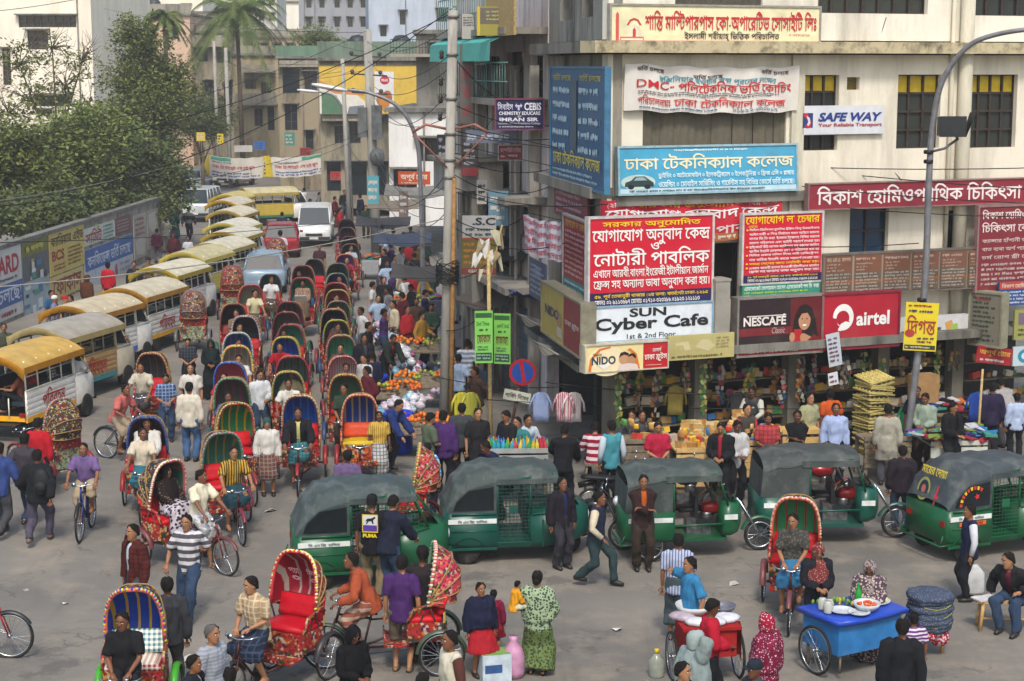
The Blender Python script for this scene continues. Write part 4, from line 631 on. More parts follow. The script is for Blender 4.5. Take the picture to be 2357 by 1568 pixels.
ptree('broadleaf_tree','dark green tree overhanging the far end of the painted wall',350,84,[(330,370,0,1.6,1.2),(300,420,0,1.6,1.1),(360,430,0,1.0,.9),(260,370,0,1.5,1.1),(230,430,0,1.4,1.1),(340,470,0,.9,.7),(380,390,0,.8,.8),(385,450,-3,.9,.8),(350,485,-5,.9,.6),(405,415,-2,.8,.9),(300,480,-5,1.1,.6)],14000,LEAFB,2,group=G_T)
ptree('broadleaf_tree','half-bare tree with thin leafless branches against the cream block',120,84,[(45,150,0,1.2,1.3),(70,230,0,1.3,1.1),(150,200,0,1.2,1.1),(190,140,0,.9,.9),(20,260,0,1.4,1.0),(120,110,0,.9,.8),(205,250,0,1.2,1.0)],1500,LEAFA,3,bare=5,group=G_T)
ptree('broadleaf_tree','broad mid-green tree at the left edge behind the wall',40,72,[(10,330,0,1.5,1.2),(60,370,0,1.5,1.1),(0,430,0,1.4,1.0),(90,440,0,1.3,.9),(40,490,0,1.2,.7),(-30,380,0,1.3,1.2)],11000,LEAFA,4,group=G_T)
ptree('broadleaf_tree','thick green tree in the middle of the leafy row behind the wall',170,78,[(140,320,0,1.5,1.1),(190,300,1,1.4,1.1),(160,390,0,1.5,1.0),(210,360,0,1.4,1.0),(130,440,0,1.3,.9),(190,450,0,1.3,.8),(240,300,1,1.3,1.1)],12000,LEAFC,5,group=G_T)
ptree('broadleaf_tree','dark low tree filling the gap just above the wall posters',110,66,[(60,480,3,1.2,.6),(120,490,2,1.2,.6),(180,470,6,1.1,.6),(20,510,0,1.0,.5),(230,460,12,1.1,.7),(280,450,16,1.1,.7)],8000,LEAFB,6,trunk_r=.1,group=G_T)
ptree('small_tree','bright green rooftop tree in front of the grey tower block',725,130,[(705,95,0,1.1,.9),(735,85,0,1.2,1.0),(760,105,0,1.0,.8),(690,120,0,.8,.6)],2600,LEAFC,7,leaf=.22)
ptree('small_tree','green rooftop shrub above the yellow billboard',865,108,[(850,128,0,.7,.5),(890,128,0,.7,.5),(825,135,0,.5,.4)],1200,LEAFC,8,leaf=.18,trunk_r=.06)
ptree('small_tree','dull green tree beside the far street poles',490,130,[(480,240,0,1.3,1.2),(510,265,0,1.2,1.0),(470,290,0,1.0,1.0)],3500,LEAFB,9,leaf=.2)
def palm(label,x,Y,ytop,n,ln,seed):
 r=random.Random(seed);t=at(x,ytop,Y);e=empty('palm_tree',(t.x,Y,0),0,label,'tree')
 tk=MB();H=t.z;tk.tube([(.2,0,0),(.1,0,H*.5),(0,0,H)],[.2,.16,.14],0,8);tk.build('trunk',BARK,e)
 c=MB()
 for i in range(n):
  a=2*pi*i/n+r.uniform(-.2,.2);el=r.uniform(-.35,1.15);L_=ln*r.uniform(.8,1.1);P_=[]
  for k in range(13):s=k/12;P_.append(Vector((cos(a)*L_*s*cos(el*.8),sin(a)*L_*s*cos(el*.8),H+L_*(s*sin(el)-(.62+.3*cos(el))*s*s))))
  c.tube(P_,[.03*(1-.8*k/12)for k in range(13)],0,4)
  for k in range(1,48):
   s=k/48*12;j=int(s);q=P_[j].lerp(P_[min(j+1,12)],s-j);d=(P_[min(j+1,12)]-P_[j]).normalized();sd=d.cross(Vector((0,0,1))).normalized()
   for g_ in(1,-1):
    w=(sd*g_*.75+d*.6+Vector((0,0,-.45+r.uniform(-.2,.2)))).normalized()*ln*.26*(1-.5*k/48);c.add([q,q+d*.10,q+w],[(0,1,2)])
 for k in range(9):c.ball((r.uniform(-.3,.3),r.uniform(-.3,.3),H-.3),.14,0,6,4)
 c.build('crown',leafmat('3c5020','77823c'),e)
ptree('small_tree','dark rounded street tree in front of the far old houses',460,118,[(450,250,0,1.1,1.0),(475,285,0,1.2,1.0),(440,300,0,1.0,.9),(500,300,0,.9,.8)],4000,LEAFB,12,leaf=.2)
ptree('small_tree','pale green tree high between the old houses and the tower house',655,150,[(640,110,0,1.2,1.0),(665,125,0,1.1,.9),(620,130,0,1.0,.8)],2600,LEAFC,13,leaf=.22)
palm('tall coconut palm with drooping fronds over the old houses',545,132,28,34,5.0,1)
palm('small palm crown rising behind the rounded tree',378,120,40,20,2.2,2)
def fl(*ops):
 def f(p):
  for o in ops:
   k,a=o[0],o[1:]
   if k=='T':p.text(*a)
   elif k=='B':p.text(*a,bold=.03)
   elif k=='I':p.text(*a,bold=.04,shear=.25)
   elif k=='R':p.rect(*a)
   elif k=='F':p.fine(*a)
   elif k=='P':p.poly(*a)
   elif k=='E':p.ell(*a)
 return f
RED,WH_,YLW,NAVY='b80f2a','d8d6d0','d8b818','1a2050'
def portrait(p,u,v,s,asp,skin='b08060',hair='1a1210',cloth_='8a1a1e'):
 p.poly([(u+dx*s/asp,v+dy*s)for dx,dy in((-.42,1.0),(-.5,.35),(-.40,-.15),(-.22,-.48),(.05,-.55),(.30,-.42),(.46,0),(.58,.6),(.62,1.0))],hair)
 p.poly([(u+dx*s/asp,v+dy*s)for dx,dy in((-.9,1.15),(-.5,.7),(0,.55),(.5,.8),(.6,1.15))],skin)
 p.poly([(u+dx*s/asp,v+dy*s)for dx,dy in((.1,1.16),(.05,.9),(.45,.6),(.75,.8),(.85,1.16))],cloth_)
 p.ell(u,v+.05*s,.26*s/asp,.38*s,skin,18)
 p.poly([(u+dx*s/asp,v+dy*s)for dx,dy in((-.28,.05),(-.22,-.3),(0,-.42),(.24,-.30),(.28,.02),(.12,-.22),(-.12,-.2))],hair)
 for k in(-1,1):p.ell(u+k*.10*s/asp,v+.0*s,.035*s/asp,.025*s,'1a1210',8)
 p.ell(u,v+.24*s,.10*s/asp,.035*s,'d8d0c8',10);p.poly([(u-.03*s/asp,v+.14*s),(u+.03*s/asp,v+.14*s),(u,v+.06*s)],'966a4c')
wsign('shop_sign','long pale sign with red Bengali heading and mosque emblem at the top',F,1407,16,1885,113,.25,'d8d0a8',fl(('R',0,.80,1,1,'d69a9a'),('R',0,.68,1,.80,'d6c8a0'),('P',[(.07,.45),(.085,.32),(.105,.28),(.125,.32),(.14,.45),(.13,.45),(.12,.36),(.105,.33),(.09,.36),(.08,.45)],'b03a3a'),('R',.04,.72,.15,.9,'c06a5a'),('R',.045,.76,.145,.80,'d8d0b8'),('P',[(.02,.9),(.02,.2),(.027,.14),(.034,.2),(.034,.9)],'c0504a'),('P',[(.07,.72),(.08,.5),(.105,.42),(.13,.5),(.14,.72)],'d0c8b0'),('P',[(.098,.72),(.098,.56),(.105,.5),(.112,.56),(.112,.72)],'b04030'),('T','শান্তি মাল্টিপারপাস কো-অপারেটিভ সোসাইটি লিঃ',.155,.10,.985,.58,'b3262c'),('T','ইসলামী শরীয়াহ্ ভিত্তিক পরিচালিত',.34,.58,.80,.82,'2a2024'),('F',.85,.62,.97,.68,1,'c08a80',3)),frame='8f8a80',depth=.12)
def banner(name,label,W,pts,off,bg,fill,sag=.06,**kw):
 """cloth banner between photo corners (tl, tr, br, bl) on wall W, rippled"""
 uv=[W.hit(x,y,off)for x,y in pts];u0=(uv[0][0]+uv[3][0])/2;u1=(uv[1][0]+uv[2][0])/2;z1=(uv[0][1]+uv[1][1])/2;z0=(uv[2][1]+uv[3][1])/2;w,h=u1-u0,z1-z0
 tilt=atan2((uv[1][1]-uv[0][1])+(uv[2][1]-uv[3][1]),2*w)
 def bend(v):return Vector((v[0],v[1]+.035*sin(v[0]*5.1+v[2]*2)+.02*sin(v[0]*11),v[2]-sag*(1-(2*v[0]/w)**2)+.02*sin(v[0]*7)))
 m=MB();nx,ny=max(10,int(w/.12)),8
 m.rings([[bend((-w/2+w*i/nx,0,h/2-h*j/ny))for i in range(nx+1)]for j in range(ny+1)],0,False,True,False)
 m.rings([[bend((-w/2+w*i/nx,.006,h/2-h*j/ny))for i in range(nx+1)]for j in range(ny+1)],0,False,True,False)
 e=m.build(name,M(bg,.8,0,.07,2,'7a756a',.25));e.location=W.pt((u0+u1)/2,(z0+z1)/2,off);e.rotation_euler=(0,-tilt,W.rz);tag(e,label,kw.get('cat','banner'),kw.get('group'))
 p=Panel(w,h);fill(p)
 for D in(p.pat,p.words):
  for c,mb in D.items():
   q=MB()
   for f in mb.f:
    vs=[Vector(mb.v[i])for i in f]
    if len(vs)==4 and(max(v.x for v in vs)-min(v.x for v in vs))>.2:
     n=int((max(v.x for v in vs)-min(v.x for v in vs))/.12)+1
     for k in range(n):q.add([vs[0].lerp(vs[1],k/n),vs[0].lerp(vs[1],(k+1)/n),vs[3].lerp(vs[2],(k+1)/n),vs[3].lerp(vs[2],k/n)],[(0,1,2,3)])
    else:q.add(vs,[tuple(range(len(vs)))])
   mb.v=[tuple(bend(v)-Vector((0,.006,0)))for v in q.v];mb.f=q.f
 p.done(e,.8);return e
banner('banner','rippled white cloth banner with red coaching advert above the long window',F,[(1435,148),(1835,150),(1838,258),(1442,250)],.16,'c9c3bb',fl(('T','ভর্তি চলছে',.06,.03,.22,.15,'2a2020'),('T','ভর্তি চলছে',.38,.14,.56,.25,'2a2020'),('T','ভর্তি চলছে',.78,.05,.94,.16,'2a2020'),('T','ইঞ্জিনিয়ার হওয়ার স্বপ্ন পূরনের লক্ষ্যে',.19,.20,.87,.38,'1f7f92'),('T','DMC-',.06,.33,.28,.50,'b01c22'),('T','পলিটেকনিক ভর্তি কোচিং',.30,.31,.96,.56,'b01c22'),('F',.07,.56,.96,.65,2,'4a4448',5),('T','পরিচালনায়ঃ',.07,.66,.26,.86,'a8242a'),('T','ঢাকা টেকনিক্যাল কলেজ',.28,.66,.93,.88,'b8242a'),('T','০১৯২২-৩০০০১৭',.62,.89,.88,.97,'3a5a80'),('F',.08,.90,.55,.96,1,'3a5a80',6)))
wsign('shop_sign','sky-blue college sign with cream heading and a car picture',F,1426,338,1832,440,.30,'3f93b4',fl(('R',0,.9,1,1,'a8c0c8'),('F',.3,.03,.72,.10,1,'c8d8d8',2),('T','ঢাকা টেকনিক্যাল কলেজ',.025,.14,.985,.50,'d8ceaa'),('E',.10,.76,.095,.17,'a8bcb4'),('P',[(.025,.86),(.03,.76),(.06,.72),(.085,.63),(.135,.63),(.165,.72),(.185,.77),(.185,.86)],'1f3238'),('E',.06,.86,.018,.05,'101416',12),('E',.15,.86,.018,.05,'101416',12),('P',[(.075,.72),(.09,.65),(.13,.65),(.15,.72)],'7f979c'),('T','ড্রাইভিং ০ অটোমোবাইল ০ ইলেকট্রিক্যাল ০ ইলেকট্রনিক্স ০ ফ্রিজ এসি ০ প্লাম্বার',.21,.54,.985,.70,'c8dce0'),('T','ওয়েল্ডিং ০ মোবাইল সার্ভিসিং ও গার্মেন্টস সহ বিভিন্ন কোর্সে ভর্তি চলছে।',.21,.72,.985,.89,'c8dce0'),('F',.05,.92,.95,.99,1,'4a6a78',4)),frame='8aa4ac',depth=.12,tilt=radians(-4))
YOG='যোগাযোগ অনুবাদ কেন্দ্র'
banner('banner','crumpled red cloth banner half hidden behind the big red translation sign',F,[(1384,462),(1797,448),(1797,545),(1384,555)],.18,'b31b30',fl(('T','(২য় তলা)',.03,.05,.17,.20,'c8b8b8'),('T','সরকার অনুমোদিত',.20,.01,.78,.20,'c8902a'),('T','(২য় তলা)',.82,.05,.97,.20,'c8b8b8'),('T',YOG,.02,.22,.98,.52,'d8d0d0'),('T','নোটারী পাবলিক',.3,.55,.98,.82,'c8b8b8'),('R',.55,.80,1,1,'9a5a30'),('F',.56,.82,.98,.98,1,'c8b8a8',8)))
wsign('shop_sign','big bright red translation and notary sign with white Bengali lines',F,1357,500,1638,700,.62,RED,fl(('R',0,.845,1,1,'231a48'),('T','সরকার অনুমোদিত',.10,.02,.90,.12,YLW),('T',YOG,.02,.125,.98,.315,WH_),('T','ও',.49,.29,.56,.37,WH_),('T','নোটারী পাবলিক',.03,.345,.98,.54,WH_),('T','এখানে আরবী,বাংলা,ইংরেজী,ইটালীয়ান,জার্মান',.03,.55,.97,.68,WH_),('T','ফ্রেন্স সহ অন্যান্য ভাষা অনুবাদ করা হয়।',.03,.70,.98,.83,WH_),('T','৫৬, পূর্ব তেজতুরী বাজার (২য় তলা) ফার্মগেট,ঢাকা-১২১৫',.04,.855,.97,.92,YLW),('T','ফোনঃ ০২-৯১১৩৬৯৭ মোবাঃ ০১৭১০-৩২৩২৮৮,০১৯২৩-১২১১১৩',.04,.925,.90,.985,WH_)),frame='b8b4b0',depth=.15)
wsign('shop_sign','white cyber cafe sign with heavy black English lettering',F,1357,703,1638,779,.66,'c6ccd2',fl(('B','SUN',.32,.06,.62,.32,'1c1c1e'),('B','Cyber Cafe',.04,.32,.97,.80,'1c1c1e'),('T','1st & 2nd Floor',.30,.82,.70,.97,'2a2a2c')),frame='7fa0b4',depth=.2)
wsign('shop_sign','yellow and red milk brand shop sign below the cyber cafe sign',F,1348,792,1536,851,.95,'d0c088',fl(('R',.70,0,1,1,'a8161c'),('E',.26,.62,.24,.58,'d8c8a0',24),('P',[(.03,.98),(.05,.5),(.16,.12),(.30,.04),(.30,.12),(.18,.2),(.085,.55),(.065,.98)],'c06a2a'),('P',[(.60,.98),(.60,.6),(.54,.3),(.50,.22),(.54,.16),(.62,.4),(.66,.98)],'c06a2a'),('T','Nestlé',.09,.28,.19,.40,'2a3a2a'),('B','NIDO',.07,.42,.36,.74,'15304a'),('P',[(.12,.68),(.34,.66),(.22,.95)],'d8d4c8'),('E',.46,.56,.06,.22,'b08460',14),('E',.55,.60,.055,.22,'a87a58',14),('P',[(.40,.5),(.42,.32),(.47,.28),(.52,.36),(.52,.46),(.46,.40)],'2a1a14'),('P',[(.51,.5),(.53,.38),(.58,.36),(.61,.48),(.60,.58),(.56,.46)],'2a1a14'),('P',[(.38,1),(.41,.78),(.52,.74),(.62,.8),(.64,1)],'c8b8b0'),('T','মেসার্স',.81,.18,.92,.36,'d0c8c0'),('T','ঢাকা ফ্রুটস',.71,.38,.99,.74,'d8d0c8'),('F',.73,.84,.96,.90,1,'c8a8a0',3)),frame='b0aa98',depth=.25)
wsign('shop_sign','faded pale yellow sign board right of the milk sign',F,1538,770,1690,826,.8,'a69c66',fl(('P',[(.1,.3),(.3,.25),(.34,.6),(.25,.62),(.22,.4),(.12,.42)],'b8ae84'),('P',[(.4,.5),(.5,.2),(.62,.22),(.7,.5),(.6,.7)],'b4aa80'),('F',.05,.78,.95,.95,1,'6a6030',3),('F',.72,.1,.95,.6,4,'8a8458',4)))
law=['সিভিল,ক্রিমিনাল,মুসলিম,খ্রীষ্টান-হিন্দু উত্তরাধিকার','আইন,নারী ও শিশু নির্যাতন দমন আইনে মামলা,','থানায় জি,ডি করা, ইনকাম ট্যাক্সসহ বিভিন্ন ধরনের','মামলা পরিচালনা এবং আইনী পরামর্শ দেওয়া হয়।','হাইকোর্টে রীট,আগাম জামিনসহ সব ধরনের জামিন,','আপীল ইত্যাদি মোকদ্দমা গ্রহণ ও পরিচালনা করা হয়','বিভিন্ন প্রকার দলিল লিখা,জমি রেজিষ্ট্রেশন,','নাম খারিজ ইত্যাদি কাজে পরামর্শ দেওয়া হয়।','সমগ্র দেশের জন্য নোটারী করা হয়।','এখানে আরবী,বাংলা,ইংরেজী,ইটালীয়ান,জার্মান','ফ্রেন্স সহ অন্যান্য ভাষা অনুবাদ করা হয়।']
law_ops=[('T',"যোগাযোগ ল' চেম্বার",.02,.02,.97,.135,YLW),('T','এখানেঃ',.06,.15,.17,.19,YLW)]+[('T',t,.07,.195+.062*i,.97,.245+.062*i,YLW if i==8 else 'd8d0d0')for i,t in enumerate(law)]+[('E',.04,.22+.062*i,.014,.014,YLW,8)for i in(0,4,6,8,9)]+[('R',0,.885,1,1,'231a48'),('T','৫৬, পূর্ব তেজতুরী বাজার (২য় তলা) ফার্মগেট,ঢাকা-১২১৫',.05,.89,.95,.935,YLW),('T','ফোনঃ ০২-৯১১৩৬৯৭ মোবাঃ ০১৭১০-৩২৩২৮৮,০১৯২৩-১২১১১৩',.05,.94,.95,.99,WH_)]
wsign('shop_sign','tall red law chamber sign packed with small white lines',F,1711,493,1890,648,.5,RED,fl(*law_ops),frame='b8b4b0',depth=.1)
wsign('shop_sign','green strip sign naming advocates under the red law sign',F,1709,651,1888,687,.52,'2c7a66',fl(('T',"এ্যাডভোকেট সোলায়মান হোসেন এ্যাডভোকেট পল ডি' কস্তা",.02,.08,.98,.42,'c8d8d0'),('F',.02,.45,.98,.66,1,'9ab030',4),('T','ফোনঃ ০২-৯১১৩৬৯৭ মোবাঃ ০১৭১০-৩২৩২৮৮,০১৯২৩-১২১১১৩',.02,.70,.98,.95,'c8d8d0')),depth=.1)
def nescafe(p):
 asp=p.w/p.h
 p.rect(.0,.0,.62,.80,'26161a');p.rect(.62,0,1,.8,'5a1418');p.rect(.0,.52,.7,.66,'6a1a1e');p.rect(0,.83,1,1,'8a1220')
 portrait(p,.79,.40,.48,asp,'a87a5c','1a0f0c','6a1014');p.rect(.66,.58,.76,.80,'a01820');p.ell(.64,.72,.035,.09,'a87a5c',10);p.ell(.77,.74,.035,.08,'a87a5c',10)
 p.text('NESCAFÉ',.05,.28,.56,.48,'cfc6c0',bold=.03);p.rect(.09,.295,.56,.312,'cfc6c0');p.text('Classic',.39,.52,.55,.63,'a89a94',shear=.3,bold=0);p.text('তায়েফ কনফেকশনারী',.04,.84,.72,.97,'d4ccc8');p.fine(.76,.86,.98,.96,2,'b89a98',3)
wsign('shop_sign','dark maroon coffee sign with a smiling woman holding a red mug',F,1700,686,1890,813,.75,'3a1418',nescafe,depth=.28,frame='7a746c')
def airtel(p):
 a=[]
 p.ell(.27,.42,.135,.25,'d8d6d2',28);p.ell(.265,.44,.085,.145,'9e1428',24);p.poly([(.12,.30),(.14,.62),(.22,.70),(.30,.62),(.36,.50),(.28,.52),(.24,.60),(.20,.56),(.18,.44),(.13,.42)],'9e1428');p.poly([(.20,.66),(.24,.54),(.30,.50),(.35,.52),(.30,.62),(.24,.68)],'d8d6d2');p.text('airtel',.44,.33,.88,.60,'d8d6d2',bold=.03)
 p.text('তায়েফ এন্টারপ্রাইজ',.05,.88,.34,.95,'c8b8b4');p.fine(.37,.89,.72,.94,1,'b08a8c',3);p.text('airtel',.86,.88,.95,.94,'c8b8b4')
wsign('shop_sign','crimson phone company sign with a white swirl logo',F,1893,677,2067,798,.75,'9e1428',airtel,depth=.26,frame='7a2030')
wsign('shop_sign','white transport company sign with blue heading and red emblem',F,1846,243,2035,309,.10,'c2c4c8',fl(('R',.01,.25,.13,.76,'2a3468'),('P',[(.015,.25),(.06,.25),(.115,.60),(.10,.76),(.06,.78),(.035,.7),(.06,.62),(.075,.5),(.02,.36)],'a82430'),('P',[(.05,.34),(.09,.42),(.1,.6),(.075,.7),(.06,.66),(.075,.55)],'c2c4c8'),('I','SAFE WAY',.19,.24,.97,.55,'26357a'),('B','Your Reliable Transport',.19,.61,.97,.76,'a02a34')),depth=.05)
wsign('shop_sign','wide maroon homeopathy sign spanning the right of the cream facade',F,1862,417,2440,472,.45,'7f2430',fl(('T','বিকাশ হোমিওপ্যাথিক চিকিৎসা কেন্দ্র',.03,.08,.99,.88,'d6ccca')),frame='8a6a68',depth=.14)
wsign('shop_sign','tall dark maroon homeopathy board listing ailments at the right edge',F,2251,475,2420,665,.62,'73242c',fl(('T','বিকাশ হোমিওপ্যাথিক',.04,.03,.96,.15,'d0c0bc'),('T','চিকিৎসা কেন্দ্র',.04,.18,.8,.31,'d0c0bc'),('T','ক্যান্সার হাঁপানী ডায়াবেটিস',.05,.37,.95,.43,'c0a8a4'),('T','বাত ব্যথা অর্শ প্যারালাইসিস',.05,.47,.95,.53,'c0a8a4'),('T','চর্ম রোগ স্ত্রী রোগ',.05,.57,.8,.63,'c0a8a4'),('F',.05,.66,.95,.95,5,'b09490',4)),frame='8a6a68',depth=.1)
def doctors(p):
 for i in range(6):
  u=i/6;p.rect(u+.006,.02,u+.161,.45,'6d4634');p.rect(u+.006,.45,u+.161,.98,'5a4c40');p.rect(u+.006,.66,u+.161,.73,'84502c')
  if i==0:p.text('ডাঃ এম.এ. কালাম',u+.015,.07,u+.15,.17,'b09a88')
  else:p.fine(u+.012,.06,u+.15,.18,1,'a89080',i)
  p.fine(u+.015,.2,u+.14,.44,3,'9a8270',i+9,.4);p.fine(u+.012,.46,u+.155,.95,6,'9a9084',i+20)
wsign('shop_sign','brown board of six doctor name panels',F,1896,580,2287,668,.55,'8a7a6a',doctors,depth=.1,frame='6a6058')
wsign('shop_sign','narrow white shop sign with small packet picture behind the yellow poster',F,2068,728,2228,782,.55,'b4b4b2',fl(('P',[(.66,.3),(.76,.2),(.8,.6),(.7,.75)],'b8844a'),('P',[(.74,.4),(.84,.35),(.86,.75),(.76,.8)],'8aa04a'),('F',.04,.5,.2,.9,2,'55555a',3),('F',.5,.4,.62,.7,1,'55555a',6)),depth=.15)
wsign('shop_sign','small blue and red clinic board at the right edge',F,2300,648,2400,702,.8,'24407a',fl(('R',0,0,1,.3,'a8402c'),('T','বিকাশ হোমিওপ্যাথিক',.05,.05,.95,.26,'c8b8a8'),('F',.05,.35,.95,.95,4,'a8b4c8',4)),depth=.08)
wsign('shop_sign','red shop sign hanging crooked over the dark doorway at far right',F,2248,800,2330,838,.9,'8a1a22',fl(('T','অপূর্ব ষ্টোর',.06,.12,.94,.58,'c89a3a'),('F',.1,.66,.9,.92,1,'c8b0a8',3)),depth=.04,ry=radians(9))
wsign('shop_sign','small yellow-green bottle advert at the right edge',F,2335,712,2420,780,.85,'8a8a4a',fl(('R',.1,.1,.9,.5,'6a5a6a'),('F',.1,.6,.9,.9,2,'4a4a2a',2)),depth=.06)
wsign('shop_sign','small white and teal notice with a round mark at the right edge',F,2332,796,2420,840,.9,'a8b8bc',fl(('E',.3,.5,.18,.35,'2a7a94'),('E',.3,.5,.09,.18,'b8c4c8'),('F',.55,.2,.95,.8,3,'3a5a6a',2)),depth=.04)
u,z=F.hit(2310,735,1.0);sb=F.pt(u,z,1.0)
sign_at('light_box','tall grey double-sided light box sign jutting from the wall at right',(hz(2293,sb.y),sb.y,at(2293,735,sb.y).z),radians(-48),.78,1.15,'6f6a5c',fl(('F',.08,.05,.92,.95,10,'3a4438',3,.6),('R',.15,.08,.6,.14,'8a3a30')),depth=.24,frame='8a8670')
u,z=F.hit(1655,715,.6);q=MB();q.box((0,0,0),(.34,.42,1.28));q.box((0,0,.66),(.37,.45,.05));o=q.build('light_box',M('8a857c',.6,0,.2,3,'4a463e',.4));o.location=F.pt(u,z,.55);o.rotation_euler=(0,0,F.rz);tag(o,'blank grey upright light box between the cyber cafe and coffee signs','sign')
wsign('shop_sign','huge dark blue college board on the street side, yellow heading',L,1268,158,1393,424,.30,'1d4f74',fl(('T','ভর্তি চলছে',.05,.04,.40,.11,'a89a3a'),('T','ভর্তি চলছে',.56,.04,.93,.11,'a89a3a'),*[('F',.05 if k%2==0 else .55,.14+.125*(k//2),.38 if k%2==0 else .95,.24+.125*(k//2),1,'a8c0cc',k)for k in range(10)],('R',.42,.10,.52,.70,'3a4a58'),('T','ঢাকা টেকনিক্যাল কলেজ',.07,.71,.94,.86,'b8aa48'),('F',.06,.88,.94,.97,2,'9ab4c0',3)),depth=.1,frame='3a6a88')
wsign('shop_sign','narrow dark red notice high on the street side',L,1275,440,1352,505,.18,'6a1c2c',fl(('F',.08,.05,.92,.95,4,'a88a90',3)),depth=.05)
wsign('shop_sign','tall narrow red and teal law sign on the street side',L,1297,505,1352,692,.35,'8f1c2a',fl(('T',"যোগাযোগ ল' চেম্বার",.08,.03,.94,.12,'b8943a'),('F',.08,.14,.94,.72,9,'b8a0a4',5),('R',0,.76,1,1,'2a6a74'),('F',.08,.78,.94,.97,3,'9ab8bc',6)),depth=.08,frame='8a8a88')
wsign('shop_sign','yellow milk sign with red end on the street side',L,1247,675,1338,790,.75,'9a8a44',fl(('R',.58,0,1,1,'74202a'),('B','NIDO',.10,.38,.46,.58,'22305a'),('E',.47,.55,.07,.16,'8a6a50',10),('P',[(.40,.9),(.42,.7),(.54,.7),(.56,.9)],'a09488'),('T','ঢাকা ফ্রুটস',.62,.42,.96,.58,'b8a8a0')),depth=.3,frame='7a7664')
banner('banner','white cloth banner with red lines stretched beside the corner',L,[(1206,490),(1296,515),(1296,600),(1204,575)],1.0,'b8b0b8',fl(*[('T',law[k],.03,.04+.24*k,.97,.24+.24*k,'a02a3c')for k in range(4)]))
wsign('shop_sign','leaning grey-blue faded poster board at the corner',L,1218,600,1256,690,.6,'3a4660',fl(('F',.1,.1,.9,.9,6,'8a94a8',3),('E',.5,.3,.25,.1,'6a7488')),depth=.04)
def hung(name,label,x0,y0,x1,y1,Y,bg,fill,yaw=0,**kw):
 c=at((x0+x1)/2,(y0+y1)/2,Y);k=(EYE-c).length
 w=(at(x1,(y0+y1)/2,Y).x-at(x0,(y0+y1)/2,Y).x)/cos(radians(yaw));h=at(0,y0,Y).z-at(0,y1,Y).z
 return sign_at(name,label,c,radians(yaw),w,h,bg,fill,**kw)
hung('shop_sign','dark blue chemistry tuition sign hung out over the street',1142,230,1250,297,41.2,'1a1c4a',fl(('T','সিবাইস',.03,.08,.36,.36,'c8c8d4'),('P',[(.40,.2),(.44,.12),(.44,.18),(.52,.18),(.52,.12),(.56,.2),(.52,.28),(.52,.23),(.50,.23),(.50,.36),(.46,.36),(.46,.23),(.44,.23),(.44,.28)],'b8b8c8'),('B','CEBIS',.60,.10,.96,.36,'d0d0d8'),('B','CHEMISTRY EDUCARE',.06,.40,.94,.52,'d0d0d8'),('T','BY',.46,.54,.55,.60,'d0d0d8'),('B','IMRAN SIR',.07,.61,.90,.74,'d0d0d8'),('T','Lecturer, Dhaka Presidency College',.04,.77,.94,.86,'b8b8c4'),('F',.06,.89,.92,.96,1,'b8b8c4',3)),frame='7a3a4a',yaw=4,depth=.12)
hung('shop_sign','small dark red double sign below the blue tuition sign',1148,335,1202,368,42,'6a1a22',fl(('T','কম্পোজিট লেটার',.06,.1,.94,.48,'b89090'),('F',.08,.55,.92,.9,1,'b89090',3)),frame='9a9494',yaw=3)
hung('shop_sign','long grey hanging sign strip under the balcony',1072,300,1192,330,42,'5a6070',fl(('F',.03,.15,.97,.9,1,'a8acb8',3)),yaw=-6)
hung('shop_sign','brown vertical sign with big red letters beside the big pole',1058,102,1090,285,45,'55504c',fl(*[('T',t,.2,.05+.23*i,.8,.22+.23*i,'8a2a30')for i,t in enumerate(('ও','ফোকাস','ও','মার্কেট'))]),yaw=-12)
hung('shop_sign','narrow black and red vertical sign right of the big pole',1062,320,1100,405,44,'2a2628',fl(('R',0,.78,1,1,'6a1a22'),('F',.15,.05,.85,.74,4,'8a8a8c',3)),yaw=-5)
hung('shop_sign','black vertical shop sign left of the big pole',1006,310,1032,400,60,'1c1c20',fl(('F',.15,.05,.85,.95,5,'8a8a90',7)),yaw=-5)
hung('shop_sign','orange shop sign with white writing mid street',916,395,990,425,66,'a8431e',fl(('T','অপূর্ব ষ্টোর',.08,.10,.92,.75,'d0c4b4'),('F',.1,.8,.8,.95,1,'c8b0a0',3)),yaw=-4,ry=0)
hung('shop_sign','white board with bold black letters above the vendors',1064,497,1142,548,41.6,'9a9a98',fl(('B','.S.C',.30,.08,.98,.42,'1c2030'),('F',.1,.5,.95,.95,2,'4a4c54',4)),yaw=-3)
hung('shop_sign','olive board with orange lines below the white board',1062,548,1142,632,41.4,'5c5426',fl(('F',.06,.1,.94,.75,4,'a06a2a',4),('R',0,.82,1,1,'6a2420'),('T','০১৯২২-৩০০০১৭',.2,.85,.8,.96,'c0b8a8'),('R',0,0,1,.06,'8a3a20')),yaw=-3)
hung('shop_sign','white sheet notice hung under the green awning at left',1063,32,1095,90,45,'9c9890',fl(('F',.1,.1,.9,.5,4,'5a5a5c',3)),yaw=-8)
hung('shop_sign','grey and yellow balcony poster beside the teal awning',1098,15,1168,82,42,'8a8230',fl(('R',.1,.05,.95,.6,'5c5650'),('R',.0,.0,.10,1,'b8a030'),('F',.3,.12,.8,.5,3,'a09a50',3)),yaw=-6)
